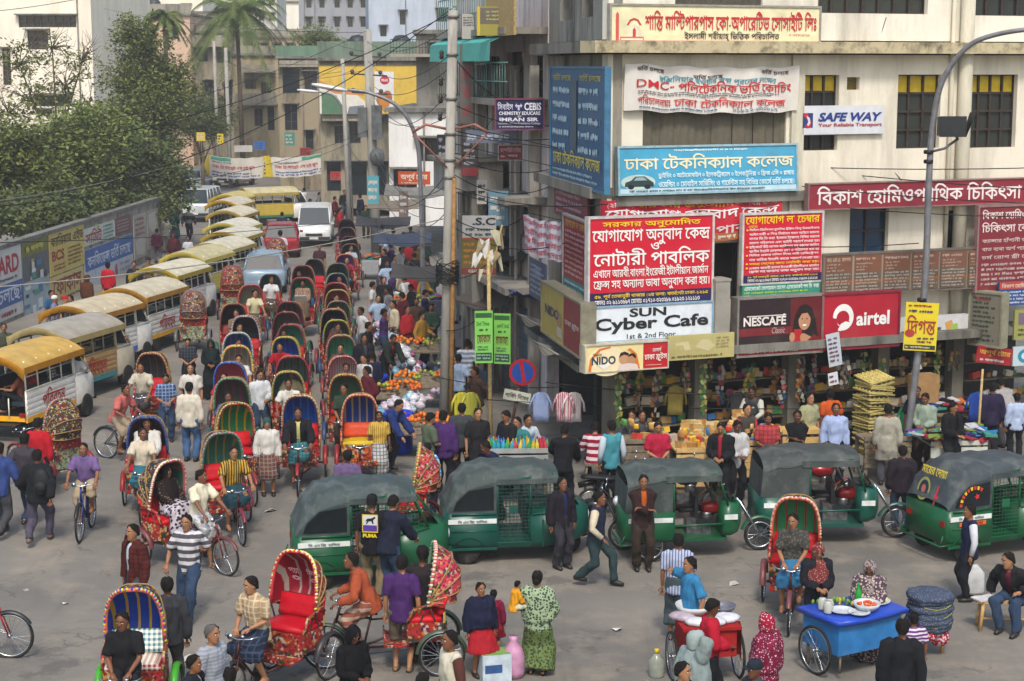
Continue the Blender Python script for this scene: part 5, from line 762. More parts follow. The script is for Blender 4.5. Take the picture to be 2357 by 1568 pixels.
hung('advert_board','yellow juice billboard with a white bottle panel and red oval mark',735,152,980,262,99.2,'c2a13e',fl(('P',[(0,.45),(.15,.55),(.35,.60),(.43,.75),(.43,1),(0,1)],'c8c4b8'),('P',[(0,.30),(.15,.45),(.42,.55),(.42,.62),(.15,.58),(0,.44)],'b87a3e'),('P',[(.02,.55),(.16,.62),(.22,1),(.02,1)],'4a6a50'),('P',[(.28,.85),(.42,.82),(.42,1),(.26,1)],'6a7078'),('R',.52,.12,.70,.90,'c4c4c4'),('E',.615,.30,.045,.09,'a8202a',18),('B','PRAN',.585,.27,.645,.33,'d0c8c8'),('E',.58,.68,.045,.16,'a8682e',14),('E',.64,.66,.045,.15,'9a5c28',14),('E',.61,.78,.05,.12,'b0722e',14)),yaw=0,depth=.3,cat='billboard',frame='6a6450')
for i,(x0,y0,x1,y1,Y,c,lab)in enumerate([(452,305,472,325,115,'b8a01e','small yellow sign left of the palm trunk'),(500,308,514,332,112,'b8a01e','small yellow sign right of the palm trunk'),(540,335,580,350,118,'a8a4a0','narrow pale sign above the left street banner'),(585,325,610,345,116,'2a5a9a','small blue sign above the street banners'),(655,305,678,335,108,'3a7a6a','small teal sign at the far shop house'),(690,340,715,358,106,'8a2a2a','small dark red sign below the far balcony'),(845,405,872,470,72,'4a8a94','teal poster wrapped on the transformer pole'),(760,395,785,415,100,'a0302a','small red sign right of the street banner'),(918,440,940,500,64,'6a5a54','brown hanging sign below the orange shop sign'),(1098,415,1120,470,43,'a8a4a0','curled white notice hanging by the black sign'),(1124,440,1170,520,42,'5a7a8a','blue-grey board of small lines beside the shutters')]):hung('shop_sign',lab,x0,y0,x1,y1,Y,c,fl(('F',.1,.1,.9,.9,3,'3a3a3c'if i%2 else 'b0aca4',i)),R.uniform(-15,15))
def xbanner(label,x0,x1,y0,y1,Y,word,yaw,seed):
 W=Wall((hz(x0,Y),Y),(hz(x1,Y+.01),Y+(x1-x0)/40*math.tan(radians(yaw))*1.3))
 banner('street_banner',label,W,[(x0,y0[0]),(x1,y0[1]),(x1,y1[1]),(x0,y1[0])],0,'b8b2a8',fl(('R',0,0,.10,1,'b8a01e'),('R',.90,0,1,1,'b8a01e'),('F',.02,.1,.08,.9,5,'3a3210',seed),('F',.92,.1,.98,.9,5,'3a3210',seed+1),('R',.55 if seed==2 else .12,.03,.85 if seed==2 else .42,.18,'3a8a70'),('T',word,.14,.36,.78,.62,'a82434'),('F',.14,.68,.86,.95,2,'4a5a8a',seed),('F',.14,.2,.5,.33,1,'6a6a70',seed)),sag=.25,cat='street banner')
xbanner('left white street banner with yellow ends strung over the road',467,620,(352,360),(404,404),122,'ঢাকা প্রি-ক্যাডেট এন্ড হাই স্কুল',0,1)
xbanner('right white street banner with yellow ends rising towards the thin pole',610,766,(360,346),(406,392),119,'ঢাকা প্রি-ক্যাডেট এন্ড হাই স্কুল',0,2)
def wallad(label,x0,y0t,y0b,x1,y1t,y1b,bg,fill):
 ua,za=WL.hit(x0,y0t);ub,zb=WL.hit(x1,y1t);uc,zc_=WL.hit(x0,y0b);ud,zd=WL.hit(x1,y1b)
 sign_at('wall_poster',label,WL.pt((ua+ub)/2,(za+zb+zc_+zd)/4,.035),WL.rz,ub-ua,(za+zb-zc_-zd)/2,bg,fill,cat='poster',depth=.03)
wallad('white wall poster with large red ARD letters at the left edge',-40,590,745,45,560,735,'b8b8b6',fl(('B','ARD',.35,.10,.92,.36,'9a2030'),('F',.2,.40,.98,.47,1,'5a5a60',3),('R',0,.50,1,.82,'35568f'),('T','চলছে!',.3,.56,.95,.78,'b8c0cc'),('F',.2,.86,.9,.98,1,'8a3a4a',4)))
def collage(p):
 p.rect(0,0,1,.18,'6a6a34');p.rect(0,.18,1,.48,'55585c');p.rect(0,.48,1,1,'8fa0a8')
 r=random.Random(5)
 for k in range(26):u,v=r.uniform(0,.85),r.uniform(.15,.92);p.rect(u,v,u+r.uniform(.06,.2),v+r.uniform(.03,.12),r.choice(['b8b8b8','3a6a90','4a8a60','b0a030','8a8a8c','c0c8cc','2a3a50']))
 p.fine(.1,.03,.9,.16,1,'b0a850',3)
wallad('busy photo-collage wall poster between the white and cream adverts',47,560,760,107,540,728,'6a7a80',collage)
wallad('cream wall advert headed in black with BCS in red',110,538,640,190,512,608,'b8a45c',fl(('T','ক্যারিয়ার এইড',.04,.06,.97,.36,'2a2620'),('B','BCS',.06,.44,.40,.68,'8a2020'),('F',.5,.44,.95,.9,5,'7a5a30',3),('F',.1,.75,.45,.92,2,'8a4a3a',5)))
wallad('cream wall advert with one big maroon Bengali word',110,643,710,190,611,672,'b8a868',fl(('T','ফোকাস',.10,.10,.92,.72,'7a1c20'),('F',.3,.78,.95,.92,1,'6a5a40',3)))
wallad('white and green wall advert with a big red Bengali word',191,530,568,262,505,545,'b4b8b0',fl(('T','সামিট',.04,.10,.55,.92,'8e1e2c'),('F',.60,.08,.97,.95,4,'3a7a70',3)))
wallad('faded maroon wall notice at the far end',263,506,544,299,492,530,'6a4a4c',fl(('F',.1,.1,.9,.9,4,'9a8a8a',3)))
wallad('blue and white wall advert behind the man in the red shirt',192,570,690,303,545,640,'a8b0b8',fl(('R',0,0,1,.45,'3a5c94'),('T','কনফিডেন্স ভর্তি চলছে!',.05,.08,.95,.40,'b8c0cc'),('E',.35,.75,.03,.2,'9a4050',12),('E',.62,.72,.03,.2,'9a4050',12),('F',.70,.5,.95,.9,3,'8a8a94',4)))
wallad('scraped whitish poster remains on the far wall, nearer sheet',305,500,605,334,486,585,'9a968e',fl(('F',.1,.05,.9,.5,4,'8a5a58',3),('P',[(.1,.6),(.5,.52),(.9,.62),(.8,.95),(.2,.9)],'b0aca4')))
wallad('scraped grey poster remains at the very end of the wall',337,488,580,362,476,562,'8e8b84',fl(('P',[(.1,.1),(.8,.05),(.9,.5),(.4,.6),(.1,.4)],'aaa69e'),('F',.1,.65,.9,.95,3,'7a5a58',5)))
def pole_board(name,label,x0,y0,x1,y1,Y,bg,fill,yaw,**kw):return hung(name,label,x0,y0,x1,y1,Y,bg,fill,yaw,depth=.015,**kw)
P_R=gp(2111,1085,.14)
pole_board('poster_board','bright yellow poster tied to the right lamp post',2083,697,2157,808,P_R.y-.16,'c6b31c',fl(('R',.03,.88,.97,.97,'2c2a24'),('F',.05,.89,.95,.96,1,'a8a078',3),('T','দিগন্ত',.06,.26,.94,.66,'8e2c24'),('E',.17,.64,.15,.08,'9a2c24'),('F',.08,.03,.9,.10,1,'9a2c24',3),('F',.1,.13,.95,.22,1,'4a3a50',4),('F',.4,.7,.95,.84,2,'5a3a40',5)),-6,cat='poster',ry=radians(2))
FOK=lambda mir:fl(('R',.03,.04,.95,.13,'27502a'),('T','2nd Time',.08 if not mir else .92,.20,.80 if not mir else .2,.28,'274a2a'),('F',.25,.32,.8,.40,1,'274a2a',3),('T','ফোকাস',.12 if not mir else .88,.44,.88 if not mir else .12,.62,'5a2a20'),('F',.15,.66,.85,.76,2,'3a6a3a',4),('R',.06,.80,.94,.95,'1c3a34'),('F',.1,.81,.9,.94,2,'7aa080',6))
pole_board('poster_board','left light-green poster tied to the bamboo post',1093,716,1134,836,37.0,'6fb24e',FOK(False),6,cat='poster')
pole_board('poster_board','right light-green poster on the bamboo post, seen from behind',1137,722,1175,838,37.4,'6ca846',FOK(True),-14,cat='poster')
nps=gp(1170,1010,.14);Yn=nps.y
e=empty('no_parking_sign',(nps.x,Yn,.14),0,'round blue and red no-parking sign on a leaning pole','road sign');c=at(1203,857,Yn)-e.location;rr=.31
m=MB();m.tube([(0,.05,-.1),(c.x,.05,c.z+.1)],.035,0,8);m.build('post',M('5a3a34',.6,.2,.4,6,'b0a8a0',.5),e)
m=MB();m.lathe((c.x,0,c.z),[(.005,.02),(rr,.02),(rr,-.01),(.005,-.01)],0,32,'Y',False);m.build('disc',M('9c1420',.4,0,.1),e)
m=MB();m.lathe((c.x,0,c.z),[(.005,-.012),(rr*.8,-.013),(rr*.8,-.016),(.005,-.016)],0,32,'Y',False);m.build('blue_face',M('1c3f8a',.4,0,.1),e)
m=MB();m.box((c.x,-.020,c.z),(.075,.006,rr*1.62),0,0,0,radians(-9));m.build('red_bar',M('9c1420',.4,0,.1),e)
sign_at('sign_plate','small white no-parking plate tilted on the same leaning pole',at(1190,912,Yn)+Vector((0,-.03,0)),0,.62,.24,'b8b8a8',fl(('T','পার্কিং নিষেধ',.06,.2,.94,.75,'2a2a28')),depth=.02,ry=radians(12))
for i,(x,y,w,h,c_)in enumerate([(1920,805,36,78,'a8b0b8'),(1918,872,26,30,'c0c0c4')]):
 a=F.hit(x,y,.9);sign_at('paper_notice',['printed paper notice hanging below the crimson phone sign','small white paper tag hanging under the printed notice'][i],F.pt(*a,.9),F.rz,w/108,h/108,c_,fl(('F',.1,.1,.9,.9,6 if i==0 else 2,'6a4a58',3)),depth=.004,cat='notice',ry=radians(-9))
CONC=plaster('9a968e','4a4742',.5,1.2)
def pole(name,label,x,ybase,xt,yt,r0,r1,mat=CONC,Y=None,z0=0.0,fit=None,cat='pole',group=None):
 b=gp(x,ybase,z0)if Y is None else Vector((hz(x,Y),Y,z0));t=at(xt,yt,b.y);e=empty(name,(b.x,b.y,z0),0,label,cat,group)
 d=Vector((t.x-b.x,0,t.z-z0));m=MB();m.tube([(0,0,-.1),d*.5,d],[r0,(r0+r1)/2,r1],0,14);m.build('shaft',mat,e)
 if fit:fit(e,d)
 return e,d
def bigfit(e,d):
 f=MB()
 for k,s in((.62,.02),(.66,.02),(.72,.02),(.80,.02),(.90,.02),(.985,.02)):f.lathe(d*k,[(.125,-.03),(.14,-.02),(.14,.02),(.125,.03)],0,14)
 f.build('clamp_band',M('6a6660',.6,.5),e)
 a=MB();h=d*.73
 for k in(1,-1):
  a.tube([h,h+Vector((k*.55,-.1,.12)),h+Vector((k*.85,-.15,-.05))],.035,0,6);a.tube([h+Vector((k*.85,-.15,-.05)),h+Vector((k*.08,-.1,-.85))],.02,0,5)
 a.build('cross_arm',M('8a5a4c',.7,.2,.4,6,'4a2c22',.5),e)
 b=MB();b.tube([Vector((.16,-.12,.1)),d*.3+Vector((.14,-.16,0)),d*.62+Vector((.12,-.2,0))],[.06,.055,.045],0,8);b.build('bamboo_stay',M('8a6434',.7,0,.35,10,'4a3420',.4),e)
 w=MB();r=random.Random(3)
 for k in range(22):zz=.38+.04*r.random();w.tube([d*zz+Vector((.26*cos(t/12*2*pi),.26*sin(t/12*2*pi)-.02,.1*sin(t+k)))for t in range(13)],.012,0,4)
 w.build('cable_coil',BLACK,e)
 i=MB()
 for zz in(.76,.80,.84,.9):i.lathe(d*zz+Vector((-.24,0,0)),[(.03,-.1),(.06,-.05),(.04,0),(.06,.05),(.03,.1)],0,8)
 i.build('insulator',M('2a2420',.3),e)
pole('utility_pole','massive pale concrete utility pole with steel cross-arm',1016,985,1043,24,.125,.108,fit=bigfit,Y=39.5)
def boxfit(e,d):
 b=MB();b.box((-.55,-.1,d.z*.60),(.4,.5,1.3));b.box((.1,-.35,d.z*.60),(.45,.4,1.5));b.ball((.1,-.4,d.z*.45),.35,0,8,5,(1,1,1.2));b.build('transformer_box',M('5a5c5c',.6,.3,.3,4,'2c2a26',.5),e)
 a=MB()
 for k in(.72,.80,.88):a.tube([d*k+Vector((-.8,0,.1)),d*k+Vector((.8,0,0))],.04,0,6);a.ball(d*k+Vector((-.75,0,.2)),.1,0,6,4);a.ball(d*k+Vector((.5,0,.15)),.1,0,6,4)
 a.build('cross_arm',M('4a4440',.7,.3),e)
pole('utility_pole','grey pole carrying transformer boxes mid street',862,520,845,68,.24,.18,fit=boxfit,Y=78)
pole('utility_pole','thin pale pole rising behind the street banner',800,470,788,135,.13,.10,Y=88)
pole('utility_pole','left thin pole of the pair beside the palm',497,395,492,95,.13,.10,Y=125)
pole('utility_pole','right thin pole of the pair beside the palm',524,400,519,110,.15,.12,Y=123)
def lamp(name,label,x,ybase,pts,Y,r=.06,head=None,fit=None):
 b=Vector((hz(x,Y),Y,0));e=empty(name,b,0,label,'street lamp');P_=[Vector((0,0,0))]+[at(px,py,Y+dy)-b for px,py,dy in pts]
 sm=[P_[0]]
 for i in range(1,len(P_)):
  for k in range(1,7):
   t=k/6;p0,p1,p2,p3=P_[max(i-2,0)],P_[i-1],P_[i],P_[min(i+1,len(P_)-1)]
   sm.append(.5*((2*p1)+(p2-p0)*t+(2*p0-5*p1+4*p2-p3)*t*t+(3*p1-p0-3*p2+p3)*t**3))
 m=MB();m.tube(sm,[r*(1.25-.55*i/len(sm))for i in range(len(sm))],0,10);m.build('arm_pole',M('77777a',.45,.4,.25,5,'4a443e',.4),e)
 if head:
  a,c=at(*head[:2],Y+head[4])-b,at(*head[2:4],Y+head[5])-b;h=MB();h.tube([a,a.lerp(c,.2),a.lerp(c,.8),c],[.06,.16,.17,.08],0,8,flat=.45);h.build('lamp_head',M('c4c4c2',.4,.1,.1),e)
  l=MB();l.tube([a.lerp(c,.25)-Vector((0,0,.05)),a.lerp(c,.75)-Vector((0,0,.05))],.10,0,8,flat=.4);l.build('lens',M('b8b8ae',.2),e)
 if fit:fit(e,b)
 return e
lamp('street_lamp','long curved-arm street lamp reaching left over the rickshaws',970,700,[(968,420,0),(955,310,0),(915,245,0),(850,214,0),(800,207,0)],58,.07,(800,209,718,194,0,0))
lamp('street_lamp','smaller far street lamp below the longer lamp head',806,470,[(803,330,0),(796,270,0),(770,222,0),(735,212,0)],90,.07,(735,212,684,207,0,0))
def flood(e,b):
 c=at(2189,291,b.y)-b;m=MB();m.box(c,(.50,.30,.38));m.box(c+Vector((.0,-.17,0)),(.54,.03,.42));m.add([c+Vector((.27,-.18,-.22)),c+Vector((.45,-.26,.30)),c+Vector((.40,.1,.28)),c+Vector((.27,.15,-.2))],[(0,1,2,3)]);m.build('flood_light',M('26282a',.5,.2),e)
 m=MB();a=at(2140,350,b.y)-b;d=at(2205,320,b.y)-b;m.tube([a,(a+d)/2+Vector((.0,-.05,-.06)),d],.03,0,6);m.tube([d,c],.025,0,5);m.build('bracket',M('5a5a5c',.5,.4),e)
 m=MB()
 for yy in(350,372,690):m.lathe(at(2137 if yy<500 else 2122,yy,b.y)-b,[(.085,-.04),(.10,-.03),(.10,.03),(.085,.04)],0,10)
 m.build('clamp_band',DARKST,e)
lamp('street_lamp','tall curved lamp post with a black floodlight in front of the cream facade',2111,1085,[(2125,700,0),(2138,420,0),(2146,300,0),(2168,190,-.1),(2225,110,-.3),(2300,78,-.6),(2420,62,-1.0)],P_R.y,.062,fit=flood)
e,d=pole('bamboo_post','bamboo post with torn rags carrying the green posters',1128,1010,1124,555,.05,.04,BAMBOO,Y=37.6,cat='post')
rg=MB();r=random.Random(2)
for k in range(9):
 c=d*(.90+.1*r.random())+Vector((r.uniform(-.3,.25),-.05,r.uniform(-.5,.35)));w=r.uniform(.05,.11);hh=r.uniform(.15,.4);an=r.uniform(-.5,.5)
 rg.rings([[c+Vector((w*(i-1)*(1-.2*j)+an*j*hh/3,.05*sin(2*i+j),hh*(.5-j/3)+.04*sin(3*i+k)))for i in range(3)]for j in range(4)],k%3,False,True,False)
rg.build('torn_rag',[M('a8a48a',.9,0,.2),M('8a7a5a',.9,0,.3),M('b8b6b0',.9)],e)
st=MB();st.tube([d*.80,d*1.0+Vector((.3,0,.35))],.02,0,5);st.tube([d*.85+Vector((-.1,0,-.2)),d*.9+Vector((.15,0,.25))],.018,0,5);st.build('stick',BAMBOO,e)
pole('bamboo_pole','slim bamboo stick leaning at the right clothes stall',2286,1080,2262,850,.03,.025,BAMBOO,Y=36.6,z0=.14,cat='pole')
WM=BLACK
def wire(x0,y0,Y0,x1,y1,Y1,sag=.25,r=.011,label='thin black overhead wire sagging across the street',grp='overhead street wires',mat=None):
 a,b=at(x0,y0,Y0),at(x1,y1,Y1);m=MB();n=18
 m.tube([a.lerp(b,t/n)-Vector((0,0,sag*4*(t/n)*(1-t/n)))-a for t in range(n+1)],r,0,5)
 o=m.build('overhead_wire',mat or WM);o.location=a;tag(o,label,'wire',grp);return o
for a in[(-60,340,40,845,70,78,.5),(-60,350,40,1040,30,39.5,.6),(-60,480,36,848,300,78,.5),(-60,470,38,1040,20,39.5,.9),(-40,440,45,788,150,88,.4),(-60,560,40,862,500,78,.2),(-60,30,60,260,-20,60,.1),(240,20,120,845,75,78,.4),(620,380,120,862,300,78,.4),(845,95,78,1043,60,39.5,.5),(848,140,78,1043,120,39.5,.7),(850,200,78,1043,260,39.5,.9),(790,170,88,845,120,78,.2),(700,60,130,845,120,78,.3),(494,130,125,788,165,88,.6),(521,140,123,845,160,78,.8),(1043,300,39.5,1270,320,41,.1),(1043,285,39.5,2420,470,36,.35),(1270,310,40.8,2430,440,36.5,.15),(1043,310,39.5,2420,385,36.8,.3),(1040,430,39.5,1400,470,35.2,.2),(1040,440,39.5,2115,560,P_R.y,.5),(1043,330,39.5,2420,500,36.4,.4),(1040,470,39.5,968,520,58,.2),(1043,130,39.5,1250,250,46,.4),(1040,350,39.5,1200,340,47,.2),(862,330,78,1035,480,39.5,.8),(862,350,78,1038,420,39.5,1.0),(862,420,78,1030,560,39.5,.6),(865,380,78,968,500,58,.5),(1120,920,37.5,2110,935,P_R.y,.12),(1015,870,39.4,1300,890,35.5,.1),(1255,880,36,1900,900,35.5,.15),(968,560,58,1100,640,49,.3),(1043,200,39.5,862,240,78,.9),(1043,150,39.5,862,200,78,.5),(1042,380,39.5,862,400,78,1.2),(1042,360,39.5,1265,390,41.4,.2),(1042,400,39.5,1265,430,41.4,.3),(1042,240,39.5,1265,290,41.4,.15),(1040,520,39.5,1300,560,36.2,.3),(1040,500,39.5,1205,500,43,.3),(862,450,78,800,420,88,.2),(862,380,78,800,330,88,.4),(862,500,78,1028,640,39.5,.5),(1028,640,39.5,1130,600,37.6,.15),(1022,760,39.5,1130,700,37.6,.2),(-60,420,50,500,330,120,.8)]:wire(*a)
for a in[(1870,150,38.0,1895,260,38.1,.05),(2040,40,38.2,1900,470,38.0,.05),(1905,190,38.0,2080,420,38.4,.1),(1210,140,44,1100,320,45,.1),(1230,330,44,1300,480,40,.1)]:wire(*a,r=.008,label='loose thin cable hanging down a building front',grp='loose cables on the facades')
wire(-60,665,34,1150,470,46,.3,.014,'pale thick cable crossing low over the rickshaw queue',None,M('8a8880',.6));wire(-60,470,50,600,300,120,.6,.014,'pale cable drooping in front of the trees',None,M('77756e',.6))
TMP=bpy.data.scenes.new('workshop')
def remesh(jobs):
 """jobs: [(MB, voxel, smooth_iterations)] -> meshes, all voxel-joined into one skin each, in one evaluation"""
 obs=[]
 for mb,vx,it in jobs:
  me=bpy.data.meshes.new('t');me.from_pydata(mb.v,[],mb.f)
  bm=bmesh.new();bm.from_mesh(me);bmesh.ops.recalc_face_normals(bm,faces=bm.faces);bm.to_mesh(me);bm.free()
  o=bpy.data.objects.new('t',me);TMP.collection.objects.link(o)
  r=o.modifiers.new('r','REMESH');r.mode='VOXEL';r.voxel_size=vx;r.adaptivity=0
  if it:s=o.modifiers.new('s','SMOOTH');s.iterations=it;s.factor=.5
  obs.append(o)
 vl=TMP.view_layers[0];vl.update();dg=vl.depsgraph;out=[]
 for o in obs:
  me=bpy.data.meshes.new_from_object(o.evaluated_get(dg),depsgraph=dg);out.append(me)
 for o in obs:
  m=o.data;bpy.data.objects.remove(o);bpy.data.meshes.remove(m)
 return out
def ik(a,c,l1,l2,pole):
 a,c,pole=Vector(a),Vector(c),Vector(pole);d=c-a;L=d.length
 if L>(l1+l2)*.995:c=a+d*((l1+l2)*.995/L);d=c-a;L=d.length
 x=(l1*l1-l2*l2+L*L)/(2*L);h=sqrt(max(l1*l1-x*x,0));n=d/L
 q=pole-n*pole.dot(n);q=q.normalized()if q.length>1e-5 else n.orthogonal().normalized()
 return a+n*x+q*h,c
POSES={'stand':{},'stand2':dict(fl=(.12,-.06,.08),fr=(-.10,.06,.08),hd=(15,5)),'hips':dict(hl=(.20,-.10,.95),hr=(-.24,-.02,.83),hd=(-20,0)),'walk':dict(fl=(.09,-.30,.10),fr=(-.09,.30,.17),hl=(.27,.18,.86),hr=(-.27,-.22,.90),lean=5,pel=(0,0,.87)),'walk2':dict(fl=(.09,.30,.17),fr=(-.09,-.28,.10),hl=(.27,-.22,.90),hr=(-.27,.18,.86),lean=4,pel=(0,0,.87)),'folded':dict(hl=(-.08,-.22,1.15),hr=(.08,-.24,1.12),hd=(0,8)),'front':dict(hl=(.07,-.25,1.0),hr=(-.07,-.27,1.02),hd=(0,22),lean=3),'hold':dict(hl=(.10,-.30,1.05),hr=(-.25,0,.84),hd=(10,12)),'phone':dict(hl=(.26,0,.85),hr=(-.09,-.12,1.48),hd=(0,0)),'reach':dict(hl=(.22,-.50,1.05),hr=(-.2,-.45,.95),lean=14,hd=(0,10)),'bend':dict(hl=(.18,-.52,.80),hr=(-.18,-.50,.78),lean=38,hd=(0,12),pel=(0,.08,.88)),'wave':dict(hl=(.26,0,.86),hr=(-.22,-.22,1.45),hd=(0,0)),'behind':dict(hl=(.08,.16,.92),hr=(-.08,.17,.93)),'carry':dict(hl=(.14,-.22,1.02),hr=(-.2,-.2,.95),lean=-4),'sit':dict(pel=(0,0,.50),fl=(.11,-.42,.08),fr=(-.11,-.40,.08),hl=(.12,-.34,.62),hr=(-.10,-.36,.60),lean=12),'sitlean':dict(pel=(0,0,.50),fl=(.16,-.38,.08),fr=(-.10,-.44,.08),hl=(.14,-.50,.68),hr=(-.12,-.46,.60),lean=34,hd=(-20,-8)),'stool':dict(pel=(0,0,.66),fl=(.13,-.28,.16),fr=(-.13,-.30,.10),hl=(.16,-.36,.85),hr=(-.16,-.36,.85),lean=16),'crouch':dict(pel=(0,.1,.34),fl=(.13,-.10,.08),fr=(-.13,-.08,.08),hl=(.16,-.42,.42),hr=(-.16,-.42,.42),lean=24),'ride':dict(pel=(0,-.56,.97),fl=(.12,-.72,.50),fr=(-.12,-.66,.24),hl=(.26,-1.04,1.04),hr=(-.26,-1.04,1.04),lean=16),'ridetall':dict(pel=(0,-.56,.99),fl=(.12,-.76,.26),fr=(-.12,-.70,.46),hl=(.26,-1.03,1.05),hr=(-.26,-1.03,1.05),lean=8,hd=(25,0)),'riderest':dict(pel=(0,-.52,.98),fl=(.12,-.74,.46),fr=(-.14,-.66,.26),hl=(.10,-.86,1.02),hr=(-.12,-.84,1.00),lean=10,hd=(-15,6)),'rideleft':dict(pel=(0,-.56,.99),fl=(.12,-.74,.44),fr=(-.12,-.68,.26),hl=(.26,-1.03,1.05),hr=(-.26,-1.03,1.05),lean=26,hd=(0,-14)),'sideride':dict(pel=(0,-.56,.96),fl=(.16,-.66,.30),fr=(-.24,-.72,.44),hl=(.04,-.82,1.03),hr=(-.16,-.84,1.02),lean=12,hd=(-25,4)),'passenger':dict(pel=(0,.22,1.0),fl=(.11,-.22,.60),fr=(-.11,-.22,.60),hl=(.12,-.10,1.10),hr=(-.08,-.12,1.10),lean=-4,hd=(10,4)),'sitbench':dict(pel=(0,0,.52),fl=(.2,-.40,.08),fr=(-.06,-.36,.08),hl=(.2,-.30,.66),hr=(-.34,-.12,.50),lean=30,hd=(-30,0)),'driver':dict(pel=(0,0,.0),fl=(.1,-.45,-.25),fr=(-.1,-.45,-.25),hl=(.18,-.42,.25),hr=(-.18,-.42,.25),lean=4),}
TL,UA,FA,TH,SH=.50,.285,.25,.43,.42
HAIRSET=None
class Skel:pass
def skel(pose):
 p=dict(pel=(0,0,.905),lean=0,slean=0,hd=(0,0),hl=(.24,-.04,.83),hr=(-.24,-.02,.83),fl=(.10,.0,.08),fr=(-.10,.03,.08));p.update(pose)
 s=Skel();s.p=p;s.pel=Vector(p['pel'])
 rot=Matrix.Rotation(radians(p['lean']),3,'X')@Matrix.Rotation(radians(p['slean']),3,'Y')
 s.up=rot@Vector((0,0,1));s.fw=rot@Vector((0,-1,0));s.rt=Vector((1,0,0))
 s.neck=s.pel+s.up*TL
 s.sh={1:s.pel+s.up*(TL-.055)+s.rt*.165,-1:s.pel+s.up*(TL-.055)-s.rt*.165}
 s.hip={1:s.pel+Vector((.085,0,-.02)),-1:s.pel+Vector((-.085,0,-.02))}
 s.el,s.wr,s.kn,s.an={},{},{},{}
 for k,h,f in((1,'hl','fl'),(-1,'hr','fr')):
  s.el[k],s.wr[k]=ik(s.sh[k],p[h],UA,FA,(k*.6,.7,-.35))
  s.kn[k],s.an[k]=ik(s.hip[k],p[f],TH,SH,(k*.18,-1,.1))
 hr=Matrix.Rotation(radians(p['hd'][0]),3,'Z')@Matrix.Rotation(radians(p['lean']*.35+p['hd'][1]),3,'X')
 s.hm=hr;s.hc=s.neck+(s.up*.5+Vector((0,0,.5))).normalized()*.155+hr@Vector((0,-.02,0))
 return s
def torso_rings(s,prof,n=14):
 out=[]
 for t,w,d,fo in prof:
  c=s.pel+s.up*t+s.fw*fo
  out.append([c+s.rt*(w*cos(2*pi*k/n))+s.fw*(d*sin(2*pi*k/n))for k in range(n)])
 return out
def foot(mb,a,r=1.0,mi=0,lo=0.0):
 mb.tube([a+Vector((0,.055,-.035)),a+Vector((0,0,-.03)),a+Vector((0,-.10,-.045)),a+Vector((0,-.175,-.055))],[.036*r,.045*r,.042*r,.026*r],mi,8)
def hand(mb,w,e,k,mi=0):
 d=(w-e).normalized();side=Vector((1,0,0))*k;up=d.cross(side)
 if up.length<.2:side=Vector((0,-1,0));up=d.cross(side)
 up.normalize();side=up.cross(d).normalized()
 mb.tube([w-d*.02,w+d*.02,w+d*.07,w+d*.088],[.024,.032,.038,.030],mi,8,flat=.5)
 for i in range(4):
  o=w+d*.082+side*(.029-.0195*i);ln=(.062,.072,.068,.052)[i];cu=up*(-.012-.008*i)*k
  mb.tube([o,o+d*ln*.5+cu*.5,o+d*ln*.85+cu*1.8],[.0105,.0095,.006],mi,5)
 o=w+d*.02+side*.028
 mb.tube([o,o+d*.03+side*.022,o+d*.062+side*.024-up*.01*k],[.013,.0115,.007],mi,5)
def body_mb(s):
 mb=MB()
 mb.rings(torso_rings(s,[(-.08,.10,.085,0),(-.03,.145,.10,0),(.06,.145,.10,0),(.17,.13,.09,.01),(.30,.15,.10,.01),(.40,.165,.10,0),(.455,.15,.08,0),(.50,.07,.06,0)]))
 mb.tube([s.neck-s.up*.06,s.neck,s.hc-s.hm@Vector((0,0,.05))],[.062,.052,.052],0,8)
 H=lambda x,y,z:s.hc+s.hm@Vector((x,y,z))
 rs=[]
 for z,w,d,fo in((-.118,.028,.03,-.052),(-.10,.045,.055,-.036),(-.06,.062,.078,-.014),(-.01,.073,.092,0),(.04,.077,.098,.003),(.085,.066,.085,.004),(.115,.038,.05,.004)):
  rs.append([H(w*cos(2*pi*k/12),-fo*-1+d*sin(2*pi*k/12),z)for k in range(12)])
 mb.rings(rs)
 mb.tube([H(0,-.088,.03),H(0,-.108,-.012),H(0,-.095,-.03)],[.009,.017,.012],0,6)
 for k in(1,-1):
  mb.ball(H(k*.077,.012,.0),.02,0,6,4,(.5,1,1.5))
  mb.tube([s.sh[k]-s.rt*k*.03,s.sh[k],s.sh[k].lerp(s.el[k],.5),s.el[k],s.el[k].lerp(s.wr[k],.4),s.wr[k]],[.05,.052,.046,.038,.038,.026],0,8)
  mb.tube([s.hip[k],s.hip[k].lerp(s.kn[k],.5),s.kn[k],s.kn[k].lerp(s.an[k],.35),s.an[k]],[.088,.074,.054,.053,.036],0,8)
  mb.tube([s.an[k],s.an[k]+Vector((0,.0,-.04))],[.036,.04],0,8);foot(mb,s.an[k])
 return mb
def face_add(mb,s):
 H=lambda x,y,z:s.hc+s.hm@Vector((x,y,z))
 for k in(1,-1):
  mb.ball(H(k*.031,-.083,.012),.0125,1,6,4,(1.25,.7,.75))
  mb.ball(H(k*.031,-.0905,.012),.007,2,6,4,(1,.6,1))
  mb.tube([H(k*.012,-.094,.036),H(k*.034,-.093,.041),H(k*.055,-.079,.034)],[.005,.006,.003],2,5)
 mb.tube([H(-.024,-.084,-.058),H(0,-.094,-.055),H(.024,-.084,-.058)],[.004,.008,.004],3,5)
